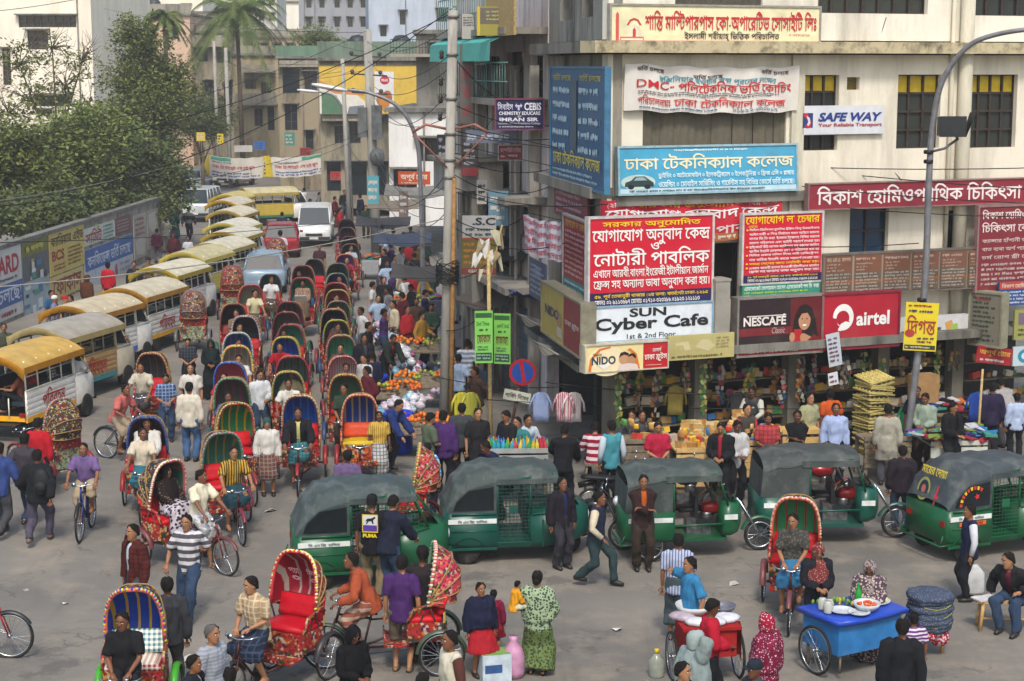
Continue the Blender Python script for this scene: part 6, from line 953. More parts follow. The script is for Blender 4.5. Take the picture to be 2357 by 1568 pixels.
def skirt_rings(s,prof,n=18):
 """prof: (t 0..2 down the legs: 0 hip, 1 knee, 2 ankle; side and depth margins)"""
 out=[]
 for t,mw,md in prof:
  def q(k):
   if t<0:return s.hip[k]+s.up*(-t)
   return s.hip[k].lerp(s.kn[k],t)if t<1 else s.kn[k].lerp(s.an[k],t-1)
  a,b=q(1),q(-1);c=(a+b)/2
  if t<0:dr=-s.up
  else:
   dr=((s.kn[1]+s.kn[-1])-(s.hip[1]+s.hip[-1]))if t<.8 else((s.an[1]+s.an[-1])-(s.kn[1]+s.kn[-1]))
   if .8<=t<1.2:dr=(s.an[1]+s.an[-1])-(s.hip[1]+s.hip[-1])
  dr.normalize();u=a-b;u-=dr*u.dot(dr)*.6;hl=u.length/2
  u=u.normalized()if hl>.01 else Vector((1,0,0));v=dr.cross(u).normalized()
  out.append([c+u*((hl+mw)*cos(2*pi*k/n))+v*((md+.25*hl*0)*sin(2*pi*k/n))for k in range(n)])
 return out
def top_mb(s,kind):
 mb=MB();th={'jacket':.022,'sweater':.016,'vest':.014,'shawl':.03}.get(kind,.009)
 if kind=='kurta':
  mb.rings(skirt_rings(s,[(-.12,.07+th,.12),(0,.085+th,.135),(.5,.11,.15),(.9,.12,.155)]))
 lo=-.13 if kind in('jacket','sweater')else-.15
 mb.rings(torso_rings(s,[(lo,.158+th,.118+th,0),(-.05,.160+th,.115+th,0),(.06,.155+th,.108+th,.005),(.17,.150+th,.105+th,.012),(.30,.162+th,.112+th,.012),(.40,.172+th,.108+th,0),(.455,.15+th,.085+th,0),(.495,.078+th,.066+th,0)]))
 if kind in('jacket','shirt','long'):
  mb.rings(torso_rings(s,[(.48,.08+th,.07+th,0),(.525,.062+th,.06+th,.008)]))
 for k in(1,-1):
  A=[s.sh[k]-s.rt*k*.04,s.sh[k],s.sh[k].lerp(s.el[k],.6)];rr=[.06+th,.062+th,.058+th]
  if kind in('shirt','tee','kurtas'):A.append(s.sh[k].lerp(s.el[k],.82));rr.append(.06+th)
  elif kind!='vest':A+=[s.el[k],s.el[k].lerp(s.wr[k],.5),s.el[k].lerp(s.wr[k],.96)];rr+=[.052+th,.05+th,.040+th]
  else:A=A[:2];rr=rr[:2]
  mb.tube(A,rr,0,10)
 if kind=='shawl':
  mb.rings(torso_rings(s,[(.0,.25,.19,.02),(.2,.25,.19,.02),(.38,.225,.16,.01),(.46,.18,.12,0),(.52,.085,.08,0)]))
 return mb
def bot_mb(s,kind):
 mb=MB()
 if kind in('pants','shorts'):
  mb.rings(torso_rings(s,[(-.10,.125,.10,0),(-.06,.162,.118,0),(.05,.155,.112,0),(.10,.148,.106,0)]))
  for k in(1,-1):
   pts=[s.hip[k]+Vector((0,0,.02)),s.hip[k].lerp(s.kn[k],.5),s.kn[k]];rr=[.100,.090,.075]
   if kind=='pants':pts+=[s.kn[k].lerp(s.an[k],.5),s.kn[k].lerp(s.an[k],.97)+Vector((0,-.005,-.01))];rr+=[.070,.066]
   else:pts+=[s.kn[k].lerp(s.an[k],.12)];rr+=[.078]
   mb.tube(pts,rr,0,10)
 elif kind=='lungi':mb.rings(skirt_rings(s,[(-.14,.068,.115),(0,.09,.125),(.5,.085,.12),(1,.085,.11),(1.3,.09,.11),(1.62,.10,.12)]))
 elif kind=='midlungi':mb.rings(skirt_rings(s,[(-.14,.068,.115),(0,.09,.125),(.5,.085,.115),(.95,.085,.10),(1.2,.09,.10)]))
 elif kind=='dress':mb.rings(skirt_rings(s,[(-.16,.08,.12),(0,.10,.14),(.5,.12,.16),(1,.14,.17),(1.5,.16,.18),(1.95,.18,.20)]))
 elif kind=='frock':mb.rings(skirt_rings(s,[(-.16,.07,.11),(0,.10,.14),(.5,.14,.18),(.95,.17,.2)]))
 return mb
def hair_mb(s,kind):
 mb=MB();H=lambda x,y,z:s.hc+s.hm@Vector((x,y,z));n=16
 def cap(prof,gap=lambda z:0.0,mi=0):
  rs=[]
  for z,w,d,fo in prof:
   g=gap(z);r=[]
   for k in range(n+1):
    a=-pi/2+g+(2*pi-2*g)*k/n
    r.append(H(w*cos(a),fo+d*sin(a),z))
   rs.append(r)
  mb.rings(rs,mi,False,True,False);return rs
 if kind in('short','bun','grey','crop','long'):
  lo=-.055
  cap([(lo,.054,.066,.034),(-.03,.071,.077,.022),(0,.0775,.085,.016),(.03,.0795,.0925,.010),(.06,.078,.099,.004),(.088,.069,.092,.003),(.114,.046,.062,.004),(.124,.012,.018,.004)],lambda z:1.66 if z<-.01 else(1.5 if z<.02 else(1.3 if z<.05 else(1.05 if z<.07 else(.75 if z<.1 else 0)))))
  if kind=='bun':mb.ball(H(0,.115,-.02),.045,0,8,6)
  if kind=='long':mb.tube([H(0,.09,0),H(0,.105,-.12),H(0,.09,-.22)],[.05,.05,.02],0,8)
 elif kind in('cap','beanie','prayer','hood'):
  cap([(-.03 if kind in('beanie','hood')else .02,.084,.104,.006),(.03,.088,.110,0),(.08,.083,.104,0),(.118,.062,.08,0),(.136,.014,.02,0)],lambda z:max(0,min(1.2,(.04-z)/.05))if z<.04 else 0)
  if kind=='cap':mb.tube([H(0,-.09,.042),H(0,-.165,.03)],[.062,.05],0,10,flat=.14)
  if kind=='hood':mb.tube([s.neck+Vector((0,.06,-.02)),s.neck+Vector((0,.09,.05))],[.09,.06],0,8)
 elif kind=='scarf':
  rs=cap([(.134,.012,.02,0),(.115,.06,.076,.004),(.07,.088,.108,.004),(.02,.092,.114,.006),(-.05,.086,.106,.012),(-.10,.08,.098,.008)],lambda z:.62 if z<.06 else(.3 if z<.1 else 0))
  top=rs[-1];rs2=[top]
  for t,w,d,fo in((.50,.10,.11,.015),(.44,.19,.135,.01),(.34,.215,.165,.02),(.18,.19,.17,.03)):
   c=s.pel+s.up*t+s.fw*fo
   rs2.append([c+s.rt*(w*cos(-pi/2+2*pi*k/n))-s.fw*(d*sin(-pi/2+2*pi*k/n))for k in range(n+1)])
  mb.rings(rs2,0,False,True,False)
 return mb
def wrinkle(me,amt,sc=9.0,seed=0):
 n=len(me.vertices)
 nr=[v.normal.copy()for v in me.vertices]
 for v,q in zip(me.vertices,nr):
  p=v.co;v.co=p+q*(noise.noise((p.x*sc+seed,p.y*sc,p.z*sc*.62))*amt+noise.noise((p.x*sc*2.2,p.y*sc*2.2+seed,p.z*sc*.5))*amt*.6+amt*.45)
SKINS=['6e4630','7d5236','5c3826','8c6144','966a4c']
MSKIN={c:M(c,.55,0,.1,9)for c in SKINS}
EYEW=M('cfc8ba',.4,0,.02);HAIRM=M('15100d',.8,0,.4,60,None,.5,.8,.15);HAIRG=M('4a4744',.7,0,.5,60);LIP=M('6b3a34',.5)
HEADS={}
BUILT=[]
def person(x,y,yaw,pose,top,bot,label,H=1.65,hair='short',skin=None,shoe='201c18',ref='h',z=0.0,loc=None,group=None,name='person',far=None,pick=None,cat='person',scarf=None,fy=None):
 """x, y: photo pixel of the head's top (ref 'h') or of the feet ('f'); yaw 0 faces the camera, 90 the right of the photo"""
 if loc is None:
  if fy is not None:
   g=gp(x,fy,z);t=at(x,y,g.y);H=max(1.0,min(1.9,t.z-z));loc=g
  elif ref=='h':
   if pose not in HEADS:k_=skel(POSES[pose]);HEADS[pose]=k_.hc+Vector((0,0,.125))
   h_=HEADS[pose]*(H/1.65);g=gp(x,y,z+h_.z)-Matrix.Rotation(radians(yaw),3,'Z')@Vector((h_.x,h_.y,0));loc=Vector((g.x,g.y,z))
  else:loc=gp(x,y,z)
 dist=max(10,loc[1]);vx=.017 if dist<32 else(.022 if dist<48 else .032)
 skin=skin or SKINS[R.randrange(5)]
 BUILT.append(dict(loc=Vector(loc),yaw=yaw,pose=pose,top=top,bot=bot,label=label,H=H,hair=hair,skin=skin,shoe=shoe,vx=vx,group=group,name=name,cat=cat,scarf=scarf))
 return BUILT[-1]
def build_people():
 want={}
 for b in BUILT:
  for w,k in(('body','x'),('top',b['top'][0]),('bot',b['bot'][0])):
   if k and k!='none':want[(w,k,b['pose'],b['vx'])]=None
 sk={}
 keys=list(want);jobs=[]
 for w,k,pose,vx in keys:
  s=sk.setdefault(pose,skel(POSES[pose]))
  mb=body_mb(s)if w=='body'else(top_mb(s,k)if w=='top'else bot_mb(s,k))
  jobs.append((mb,vx,2 if w=='body'else 3))
 meshes=remesh(jobs)
 for(w,k,pose,vx),me in zip(keys,meshes):
  s=sk[pose]
  if w!='body':
   wrinkle(me,.024 if vx<.03 else .014,10,len(pose))
   if w=='top'and k=='jacket':
    bm=bmesh.new();bm.from_mesh(me)
    kill=[f for f in bm.faces if(f.calc_center_median()-s.pel).dot(s.fw)>.045 and abs(f.calc_center_median().x-s.pel.x)<.02+.05*max(0,(f.calc_center_median()-s.pel).dot(s.up))and-.2<(f.calc_center_median()-s.pel).dot(s.up)<.54 and(f.calc_center_median()-s.pel).dot(s.fw)<.19]
    bmesh.ops.delete(bm,geom=kill,context='FACES');bm.to_mesh(me);bm.free()
   me.materials.append(WHITE)
  else:
   bm=MB();bm.v=[tuple(v.co)for v in me.vertices];bm.f=[tuple(p.vertices)for p in me.polygons];bm.m=[0]*len(bm.f);bm.sm=[True]*len(bm.f)
   face_add(bm,s)
   for q in(1,-1):hand(bm,s.wr[q],s.el[q],q)
   me=bm.mesh('body',[WHITE,EYEW,HAIRM,LIP])
  me.polygons.foreach_set('use_smooth',[True]*len(me.polygons));want[(w,k,pose,vx)]=me
 hc={}
 for b in BUILT:
  s=sk[b['pose']];k=b['H']/1.65
  e=empty(b['name'],b['loc'],radians(b['yaw']),b['label'],b['cat'],b['group'],k);b['root']=e
  link('body',want[('body','x',b['pose'],b['vx'])],e,None,[MSKIN[b['skin']]if b['skin']in MSKIN else M(b['skin'],.55)])
  t=b['top'];kind=t[0]
  nm={'jacket':'jacket','sweater':'sweater','vest':'vest','shawl':'shawl','kurta':'tunic'}.get(kind,'shirt')
  if kind!='none':
   link(nm,want[('top',kind,b['pose'],b['vx'])],e,None,[cloth(*t[1:5])])
   if kind in('jacket','vest')and len(t)>5:
    key=('under',kind,b['pose'])
    if key not in hc:
     um=MB();um.rings(torso_rings(s,[(-.10,.150,.112,0),(.06,.150,.106,.005),(.17,.146,.104,.012),(.30,.158,.112,.012),(.42,.160,.104,0),(.50,.07,.07,0)]))
     if kind=='vest':
      for q in(1,-1):um.tube([s.sh[q]-s.rt*q*.04,s.sh[q],s.sh[q].lerp(s.el[q],.6),s.el[q],s.el[q].lerp(s.wr[q],.9)],[.066,.074,.068,.058,.044],0,10)
     hc[key]=um.mesh('shirt',[WHITE])
    link('shirt',hc[key],e,None,[cloth(t[5])])
  q=b['bot']
  if q[0]!='none':
   link({'pants':'trousers','shorts':'shorts','dress':'skirt','frock':'skirt'}.get(q[0],'lungi'),want[('bot',q[0],b['pose'],b['vx'])],e,None,[cloth(*q[1:5])])
  if b['hair']not in('bald',None):
   hn='hair'if b['hair']in('short','bun','grey','long','crop')else('headscarf'if b['hair']=='scarf'else 'cap')
   key=('hair',b['hair'],b['pose'])
   if key not in hc:
    hc[key]=hair_mb(s,b['hair']).mesh(hn,[HAIRM])
    if hn!='cap':wrinkle(hc[key],.012 if hn=='hair'else .02,26 if hn=='hair'else 9,3)
   m=HAIRG if b['hair']=='grey'else HAIRM
   if hn=='headscarf':m=cloth(*(b['scarf']or t[1:5]))
   elif hn=='cap':m=cloth(*(b['scarf']or('15171c',)))
   link(hn,hc[key],e,None,[m])
  if b['shoe']:
   key=('shoe',b['pose'])
   if key not in hc:
    hc[key]=[]
    for w in(1,-1):
     mb=MB();foot(mb,s.an[w]+Vector((0,-.003,-.002)),1.13);hc[key].append(mb.mesh('shoe',[WHITE]))
   for me in hc[key]:link('shoe',me,e,None,[M(b['shoe'],.5)])
def wheel_mb(r=.34,tr=.021,spokes=20,seg=30):
 T=MB();T.tube([(0,r*cos(2*pi*k/seg)-0,r*sin(2*pi*k/seg))for k in range(seg)],tr,0,6,closed=True)
 G=MB();G.tube([(0,(r-tr*1.3)*cos(2*pi*k/seg),(r-tr*1.3)*sin(2*pi*k/seg))for k in range(seg)],tr*.62,0,5,closed=True)
 G.lathe((0,0,0),[(.02,-.05),(.035,-.035),(.022,-.03),(.022,.03),(.035,.035),(.02,.05)],0,8,'X')
 S=MB()
 for k in range(spokes):
  a=2*pi*k/spokes;x=.03 if k%2 else-.03
  S.tube([(x,.03*cos(a+.5),.03*sin(a+.5)),(0,(r-tr*1.4)*cos(a),(r-tr*1.4)*sin(a))],.0032,0,4,False)
 return T.mesh('tyre',[RUBBER]),G.mesh('rim',[STEEL]),S.mesh('spokes',[STEEL])
WH=wheel_mb()
def spoked(e,loc,name='wheel',ws=WH,rz=0.0):
 w=link(name,ws[0],e,loc);w.rotation_euler=(0,0,rz);link('rim',ws[1],w);link('spokes',ws[2],w);return w
def disc_wheel(e,loc,r,w,hub='8a8a86'):
 key=('dw',r,w)
 if key not in MC:
  T=MB();T.lathe((0,0,0),[(r*.62,-w/2),(r*.95,-w/2),(r,-w*.35),(r,w*.35),(r*.95,w/2),(r*.62,w/2)],0,22,'X')
  H=MB();H.lathe((0,0,0),[(.01,-w*.44),(r*.2,-w*.46),(r*.3,-w*.34),(r*.52,-w*.34),(r*.63,-w*.46),(r*.63,w*.46),(r*.52,w*.34),(r*.3,w*.34),(r*.2,w*.46),(.01,w*.44)],0,18,'X')
  MC[key]=(T.mesh('wheel',[RUBBER]),H.mesh('rim',[M(hub,.5,.5,.3,8,'4a4038',.6)]))
 o=link('wheel',MC[key][0],e,loc);link('rim',MC[key][1],o);return o
def hoop(th,n=18,w=.405,h=.80,py=.26,pz=1.13):
 d=Vector((0,cos(th),sin(th)));out=[]
 for k in range(n+1):
  f=pi*k/n;c,s=cos(f),sin(f)
  out.append(Vector((0,py,pz))+Vector((1,0,0))*(w*(abs(c)**.62)*(1 if c>0 else-1))+d*(h*s**.72))
 return out
def hood_meshes(a0,a1,nm):
 rows=13;H=[]
 for i in range(rows):t=a0+(a1-a0)*i/(rows-1);H.append(hoop(radians(t),h=.80*(1-.035*abs(sin(pi*i/3)))*(.56+.44*min(1,max(0,t)/75)**.8)))
 C=MB();C.rings(H,0,False,True,False)
 L=MB();L.rings([[Vector((p.x*.965,.26+(p.y-.26)*.965-.004,1.13+(p.z-1.13)*.965))for p in r]for r in H],0,False,True,False)
 Rb=MB()
 for i in(0,3,6,9):Rb.tube([p+(p-Vector((0,.26,1.13))).normalized()*.008 for p in H[i]],.012,0,5)
 E_=MB();fr=hoop(radians(a1),36);E_.tube(fr,.026,0,7)
 fr=hoop(radians(a1),58)
 for k,p in enumerate(fr):
  q=p+(p-Vector((0,.26,1.13))).normalized()*.014
  E_.ball(q,.024,1+k%2,6,4,(1,1.4,1))
  if k%3==1:E_.ball(q+Vector((0,-.03,0)),.02,0,6,4)
 return dict(cover=C.mesh('hood_cover',[WHITE]),lining=L.mesh('hood_lining',[WHITE]),rib=Rb.mesh('hood_rib',[WHITE]),rim=E_.mesh('hood_rim',[WHITE,WHITE,WHITE]))
HOOD={'up':hood_meshes(-6,100,'up'),'back':hood_meshes(-8,80,'back')}
def _rick():
 m={}
 f=MB();S=.020
 for k in(1,-1):
  f.tube([(k*.30,.62,.40),(k*.30,.0,.42),(k*.22,-.36,.40),(k*.05,-.70,.33)],S,0,6)
  f.tube([(k*.38,.50,.42),(k*.40,.26,1.12)],.016,0,5);f.tube([(k*.38,-.02,.44),(k*.40,.26,1.12)],.014,0,5)
  f.tube([(k*.05,-1.30,.34),(k*.045,-1.14,.78)],.014,0,5)
  f.tube([(k*.30,.45,.42),(k*.30,.45,.34)],.02,0,5)
 f.tube([(-.53,.45,.34),(.53,.45,.34)],.022,0,6)
 f.tube([(0,-.72,.31),(0,-.60,.80)],.018,0,6);f.tube([(0,-.62,.78),(0,-1.09,.86)],.019,0,6);f.tube([(0,-.72,.31),(0,-1.12,.76)],.021,0,6)
 f.tube([(0,-1.07,.96),(0,-1.14,.72)],.022,0,6);f.tube([(0,-.60,.80),(0,-.59,.88)],.014,0,6)
 f.tube([(0,-.60,.76),(.0,-.02,.78)],.016,0,5)
 m['frame']=f.mesh('frame',[WHITE])
 h=MB();h.tube([(-.29,-1.00,1.05),(-.22,-1.10,1.03),(0,-1.10,.99),(.22,-1.10,1.03),(.29,-1.00,1.05)],.012,0,6);h.tube([(0,-1.07,.95),(0,-1.09,1.0)],.016,0,6)
 h.ball((.10,-1.12,1.06),.034,0,8,5,(1,1,.7));h.lathe((-.12,-1.14,1.03),[(.01,.05),(.04,.03),(.045,0)],0,8,'Y')
 m['handlebar']=h.mesh('handlebar',[STEEL])
 s=MB();s.rings([[(x*w,y,z)for x,z in((-1,.86),(-.7,.90),(0,.905),(.7,.90),(1,.86),(0,.85))]for y,w in((-.50,.11),(-.60,.10),(-.68,.045),(-.76,.03))]);m['saddle']=s.mesh('saddle',[BLACK])
 c=MB();c.lathe((.045,-.72,.31),[(.085,-.005),(.095,0),(.085,.005)],0,18,'X')
 for k,zz in((1,.14),(-1,-.14)):c.tube([(k*.06,-.72,.31),(k*.075,-.74 if k>0 else-.70,.31+zz)],.011,0,5);c.box((k*.12,-.74 if k>0 else-.70,.31+zz),(.10,.07,.022))
 c.tube([(.045,-.72,.40),(.045,.45,.37)],.006,0,4);c.tube([(.045,-.72,.22),(.045,.45,.31)],.006,0,4)
 m['pedal_set']=c.mesh('pedal_set',[DARKST])
 b=MB();b.rings([[(x*.40,y,z)for x,z in((-1,.80),(-.96,.88),(-.5,.915),(0,.92),(.5,.915),(.96,.88),(1,.80))]for y in(-.06,-.03,.12,.28,.46)],0);m['seat']=b.mesh('seat',[WHITE])
 b=MB();b.rings([[(x*.40,y-d*.05,z)for x,d in((-1,0),(-.9,.9),(-.45,1.2),(0,.8),(.45,1.2),(.9,.9),(1,0),(1,-.6),(-1,-.6))]for y,z in((.44,.92),(.47,.99),(.50,1.10),(.54,1.22))],0);m['backrest']=b.mesh('backrest',[WHITE])
 b=MB()
 b.box((0,-.055,.635),(.80,.03,.33));b.box((0,.50,.70),(.82,.035,.62))
 for k in(1,-1):b.box((k*.405,.22,.66),(.025,.55,.30));b.tube([(k*.415,-.06,.82),(k*.425,.05,1.03),(k*.42,.34,1.10),(k*.41,.50,1.04)],.028,0,6)
 b.box((0,-.22,.44),(.78,.36,.03));b.box((0,-.40,.49),(.76,.025,.10));m['body_panel']=b.mesh('body_panel',[WHITE])
 b=MB();b.box((0,.535,.60),(.76,.02,.42));b.tube([(-.40,.60,.36),(.40,.60,.36)],.018,0,6);b.tube([(-.40,.60,.36),(-.38,.5,.42)],.016,0,5);b.tube([(.40,.60,.36),(.38,.5,.42)],.016,0,5);m['back_plate']=b.mesh('back_plate',[WHITE])
 def guard(r,w,a0,a1,c):
  g=MB();rr=[]
  for i in range(13):
   a=a0+(a1-a0)*i/12;rr.append([(c[0]+x*w,c[1]+(r-d)*cos(a),c[2]+(r-d)*sin(a))for x,d in((-1,.03),(-.7,0),(0,-.012),(.7,0),(1,.03))])
  g.rings(rr,0,False,True,False);return g
 m['guard']=guard(.39,.055,radians(5),radians(175),(0,0,0)).mesh('mudguard',[WHITE]);m['fguard']=guard(.38,.04,radians(20),radians(150),(0,0,0)).mesh('mudguard',[WHITE])
 return m
RK=_rick()
RICKS=[]
def rickshaw(x,y,yaw,label,lin=('1d3f9a','c9a227'),cover='2b2530',rim=('c9b23a','d8d4c0','b0302a'),seat='b3121c',back='b3121c',body='9a2a22',guard='7a1f1f',frame='3a1a18',hood='up',z=1.93,ref='top',loc=None,backpat=None,seatpat=None,s=1.0,plain=False,linpat='panels',coverpat='multi',steer=0.0):
 s*=.94
 """x, y: photo pixel of the hood's front crown (ref 'top'), or of the ground under the seat (ref 'g')"""
 yw=radians(yaw)
 if loc is None:
  if ref=='top':
   g=gp(x,y,z*s);loc=Vector((g.x,g.y,0))-Matrix.Rotation(yw,3,'Z')@Vector((0,.05,0))*s
  else:loc=gp(x,y,0)
 loc=Vector((loc[0],loc[1],0))
 e=empty('rickshaw',loc,yw,label,'cycle rickshaw','cycle rickshaws in the street',s)
 H=HOOD[hood];cv=cloth(cover,coverpat,'c8c0a8',1.6)if coverpat else M(cover,.6,0,.25,5,'4a4238',.4)
 hd=link('hood',H['cover'],e,None,[cv])
 link('hood_lining',H['lining'],hd,None,[cloth(lin[0],linpat,lin[1],1.0,.5)])
 link('hood_rib',H['rib'],hd,None,[M('8a6d3e',.6,0,.3,12)])
 link('hood_rim',H['rim'],hd,None,[M(rim[2],.5),M(rim[0],.5),M(rim[1],.5)])
 link('seat',RK['seat'],e,None,[cloth(seat,seatpat,'d8d0c0',1.0,.45)]);link('backrest',RK['backrest'],e,None,[cloth(back,backpat,'e0dccf',1.0,.45)])
 link('body_panel',RK['body_panel'],e,None,[cloth(body,'multi','c8b890',2.2,.5)]);link('back_plate',RK['back_plate'],e,None,[cloth('7a8a70','multi','c8b890',3,.5)])
 link('frame',RK['frame'],e,None,[M(frame,.5,.3,.3,8,'3a2416',.5)])
 link('handlebar',RK['handlebar'],e);link('saddle',RK['saddle'],e);link('pedal_set',RK['pedal_set'],e)
 for k in(1,-1):
  spoked(e,(k*.53,.45,.34));link('mudguard',RK['guard'],e,(k*.53,.45,.34),[M(guard,.4,.1,.25,6,'4a3a30',.4)])
 spoked(e,(0,-1.30,.34));link('mudguard',RK['fguard'],e,(0,-1.30,.34),[M(guard,.4,.1,.25,6,'4a3a30',.4)])
 RICKS.append(e);return e
def on(e,dx=0,dy=0,dz=0):
 return e.matrix_basis@Vector((dx,dy,dz))if False else(Vector(e.location)+Matrix.Rotation(e.rotation_euler[2],3,'Z')@Vector((dx,dy,dz)))
def puller(e,pose,top,bot,label,H=1.65,hair='short',**kw):
 return person(0,0,math.degrees(e.rotation_euler[2]),pose,top,bot,label,H=1.65,hair=hair,loc=on(e),shoe=kw.pop('shoe',None),**kw)
def bicycle(x,y,yaw,label,col='1c2c6a',ref='g',loc=None):
 loc=gp(x,y)if loc is None else loc
 e=empty('bicycle',(loc[0],loc[1],0),radians(yaw),label,'bicycle')
 if 'bike'not in MC:
  f=MB()
  f.tube([(0,-.72,.31),(0,-.60,.80)],.018,0,6);f.tube([(0,-.62,.80),(0,-1.09,.86)],.018,0,6);f.tube([(0,-.72,.31),(0,-1.12,.76)],.02,0,6);f.tube([(0,-1.07,.98),(0,-1.14,.72)],.021,0,6);f.tube([(0,-.60,.80),(0,-.59,.88)],.014,0,6)
  for k in(1,-1):
   f.tube([(k*.05,-.22,.34),(k*.03,-.72,.31)],.012,0,5);f.tube([(k*.05,-.22,.34),(k*.02,-.61,.76)],.011,0,5);f.tube([(k*.05,-1.30,.34),(k*.045,-1.14,.78)],.013,0,5)
   f.tube([(k*.07,-.16,.72),(k*.06,-.58,.72)],.008,0,5)
  MC['bike']=f.mesh('frame',[WHITE])
 link('frame',MC['bike'],e,None,[M(col,.4,.3,.3,8,'3a2416',.35)])
 link('handlebar',RK['handlebar'],e);link('saddle',RK['saddle'],e)
 if 'crank'not in MC:
  c=MB();c.lathe((.045,-.72,.31),[(.085,-.005),(.095,0),(.085,.005)],0,18,'X')
  for k,zz in((1,.14),(-1,-.14)):c.tube([(k*.06,-.72,.31),(k*.075,-.72,.31+zz)],.011,0,5);c.box((k*.12,-.72,.31+zz),(.10,.07,.022))
  c.tube([(.045,-.72,.40),(.045,-.22,.38)],.005,0,4);c.tube([(.045,-.72,.22),(.045,-.22,.30)],.005,0,4);MC['crank']=c.mesh('pedal_set',[DARKST])
 link('pedal_set',MC['crank'],e)
 for yy in(-.22,-1.30):spoked(e,(0,yy,.34));link('mudguard',RK['fguard'],e,(0,yy,.34),[M('2a2a2a',.4,.4)])
 return e
def _van():
 m={}
 b=MB()
 sec=[(-1.86,.60,.42,.86),(-1.80,.68,.36,1.0),(-1.62,.72,.34,1.12),(-.72,.74,.34,1.14)]
 def rr(w,z0,z1,y):return[(-w,y,z0+.06),(-w,y,z1-.08),(-w+.06,y,z1),(w-.06,y,z1),(w,y,z1-.08),(w,y,z0+.06),(w-.06,y,z0),(-w+.06,y,z0)]
 b.rings([rr(w,a,c,y)for y,w,a,c in sec])
 for k in(1,-1):
  b.tube([(k*.68,-1.58,1.10),(k*.62,-1.22,1.74)],.03,0,5);b.tube([(k*.70,-.76,1.10),(k*.64,-.80,1.76)],.04,0,5)
  b.tube([(k*.70,-.78,1.13),(k*.69,-1.55,1.11)],.03,0,5)
 b.rings([[(-.62,y,1.72),(-.55,y,1.80),(.55,y,1.80),(.62,y,1.72)]for y in(-1.24,-.76)],0)
 m['cab']=b.mesh('cab',[WHITE])
 g=MB();g.quad((-.60,-1.55,1.12),(.60,-1.55,1.12),(.54,-1.23,1.72),(-.54,-1.23,1.72));m['windscreen']=g.mesh('windscreen',[WHITE])
 p=MB()
 for i in range(9):
  z=.60+i*.065
  for k in(1,-1):p.box((k*(.74+.012*(i%2)),.52,z),(.035,2.38,.064))
 p.box((0,-.68,.86),(1.46,.04,.56));m['side_panel']=p.mesh('side_panel',[WHITE])
 s=MB()
 for k in(1,-1):s.box((k*.742,.52,.50),(.045,2.40,.13))
 s.box((0,1.70,.52),(1.40,.05,.12));m['skirt']=s.mesh('side_skirt',[WHITE])
 q=MB()
 for k in(1,-1):
  for yy in(-.64,-.05,.5,1.1,1.68):q.tube([(k*.735,yy,1.16),(k*.70,yy,1.88)],.022,0,5)
  q.tube([(k*.735,-.64,1.18),(k*.735,1.70,1.18)],.022,0,5);q.tube([(k*.72,-.64,1.5),(k*.72,1.70,1.5)],.014,0,5)
  q.tube([(k*.735,1.70,1.18),(k*.735,1.70,.5)],.026,0,5)
  q.tube([(k*.30,1.72,.52),(k*.30,1.72,1.0)],.016,0,5)
 m['post']=q.mesh('posts',[WHITE])
 r=MB();xs=[-.86,-.84,-.7,-.45,-.2,0,.2,.45,.7,.84,.86]
 def crown(x,y):return 2.06-.30*(abs(x)/.86)**2.2-.05*max(0,abs(y-.45)-1.0)
 r.rings([[(x,y,crown(x,y)-(.05 if abs(x)>.85 else 0))for x in xs]for y in(-1.0,-.7,-.2,.5,1.2,1.7,1.98)],0,False,True,False)
 r.rings([[(x*.985,y,crown(x,y)-.035)for x in xs]for y in(-1.0,.5,1.98)],0,False,True,False)
 m['roof']=r.mesh('roof',[WHITE])
 v=MB()
 for y,o in((1.985,1),(-1.005,-1)):
  top=[(x,y,crown(x,y)+.005)for x in xs];bot=[(x,y+o*.01,crown(x,y)-.17-.10*(abs(x)/.86)**6)for x in xs]
  v.rings([top,bot,[(x,yy-o*.03,z)for x,yy,z in bot],[(x,yy-o*.03,z)for x,yy,z in top]],0,False,True,False)
 for k in(1,-1):v.box((k*.865,.49,1.70),(.03,2.98,.15))
 m['rim']=v.mesh('roof_rim',[WHITE])
 c=MB();c.box((0,.0,.40),(1.1,3.3,.14));c.box((0,.55,.56),(1.40,2.3,.05));c.box((0,-1.89,.42),(1.36,.08,.14));c.box((0,1.9,.40),(1.2,.3,.05));m['chassis']=c.mesh('chassis',[DARKST])
 n=MB()
 for k in(1,-1):n.box((k*.52,.55,.86),(.36,2.2,.10));n.box((k*.68,.55,1.1),(.06,2.2,.3));n.box((k*.36,-1.0,.86),(.5,.5,.12));n.box((k*.36,-.80,1.15),(.5,.1,.5))
 m['bench']=n.mesh('bench',[WHITE])
 return m
VN=_van()
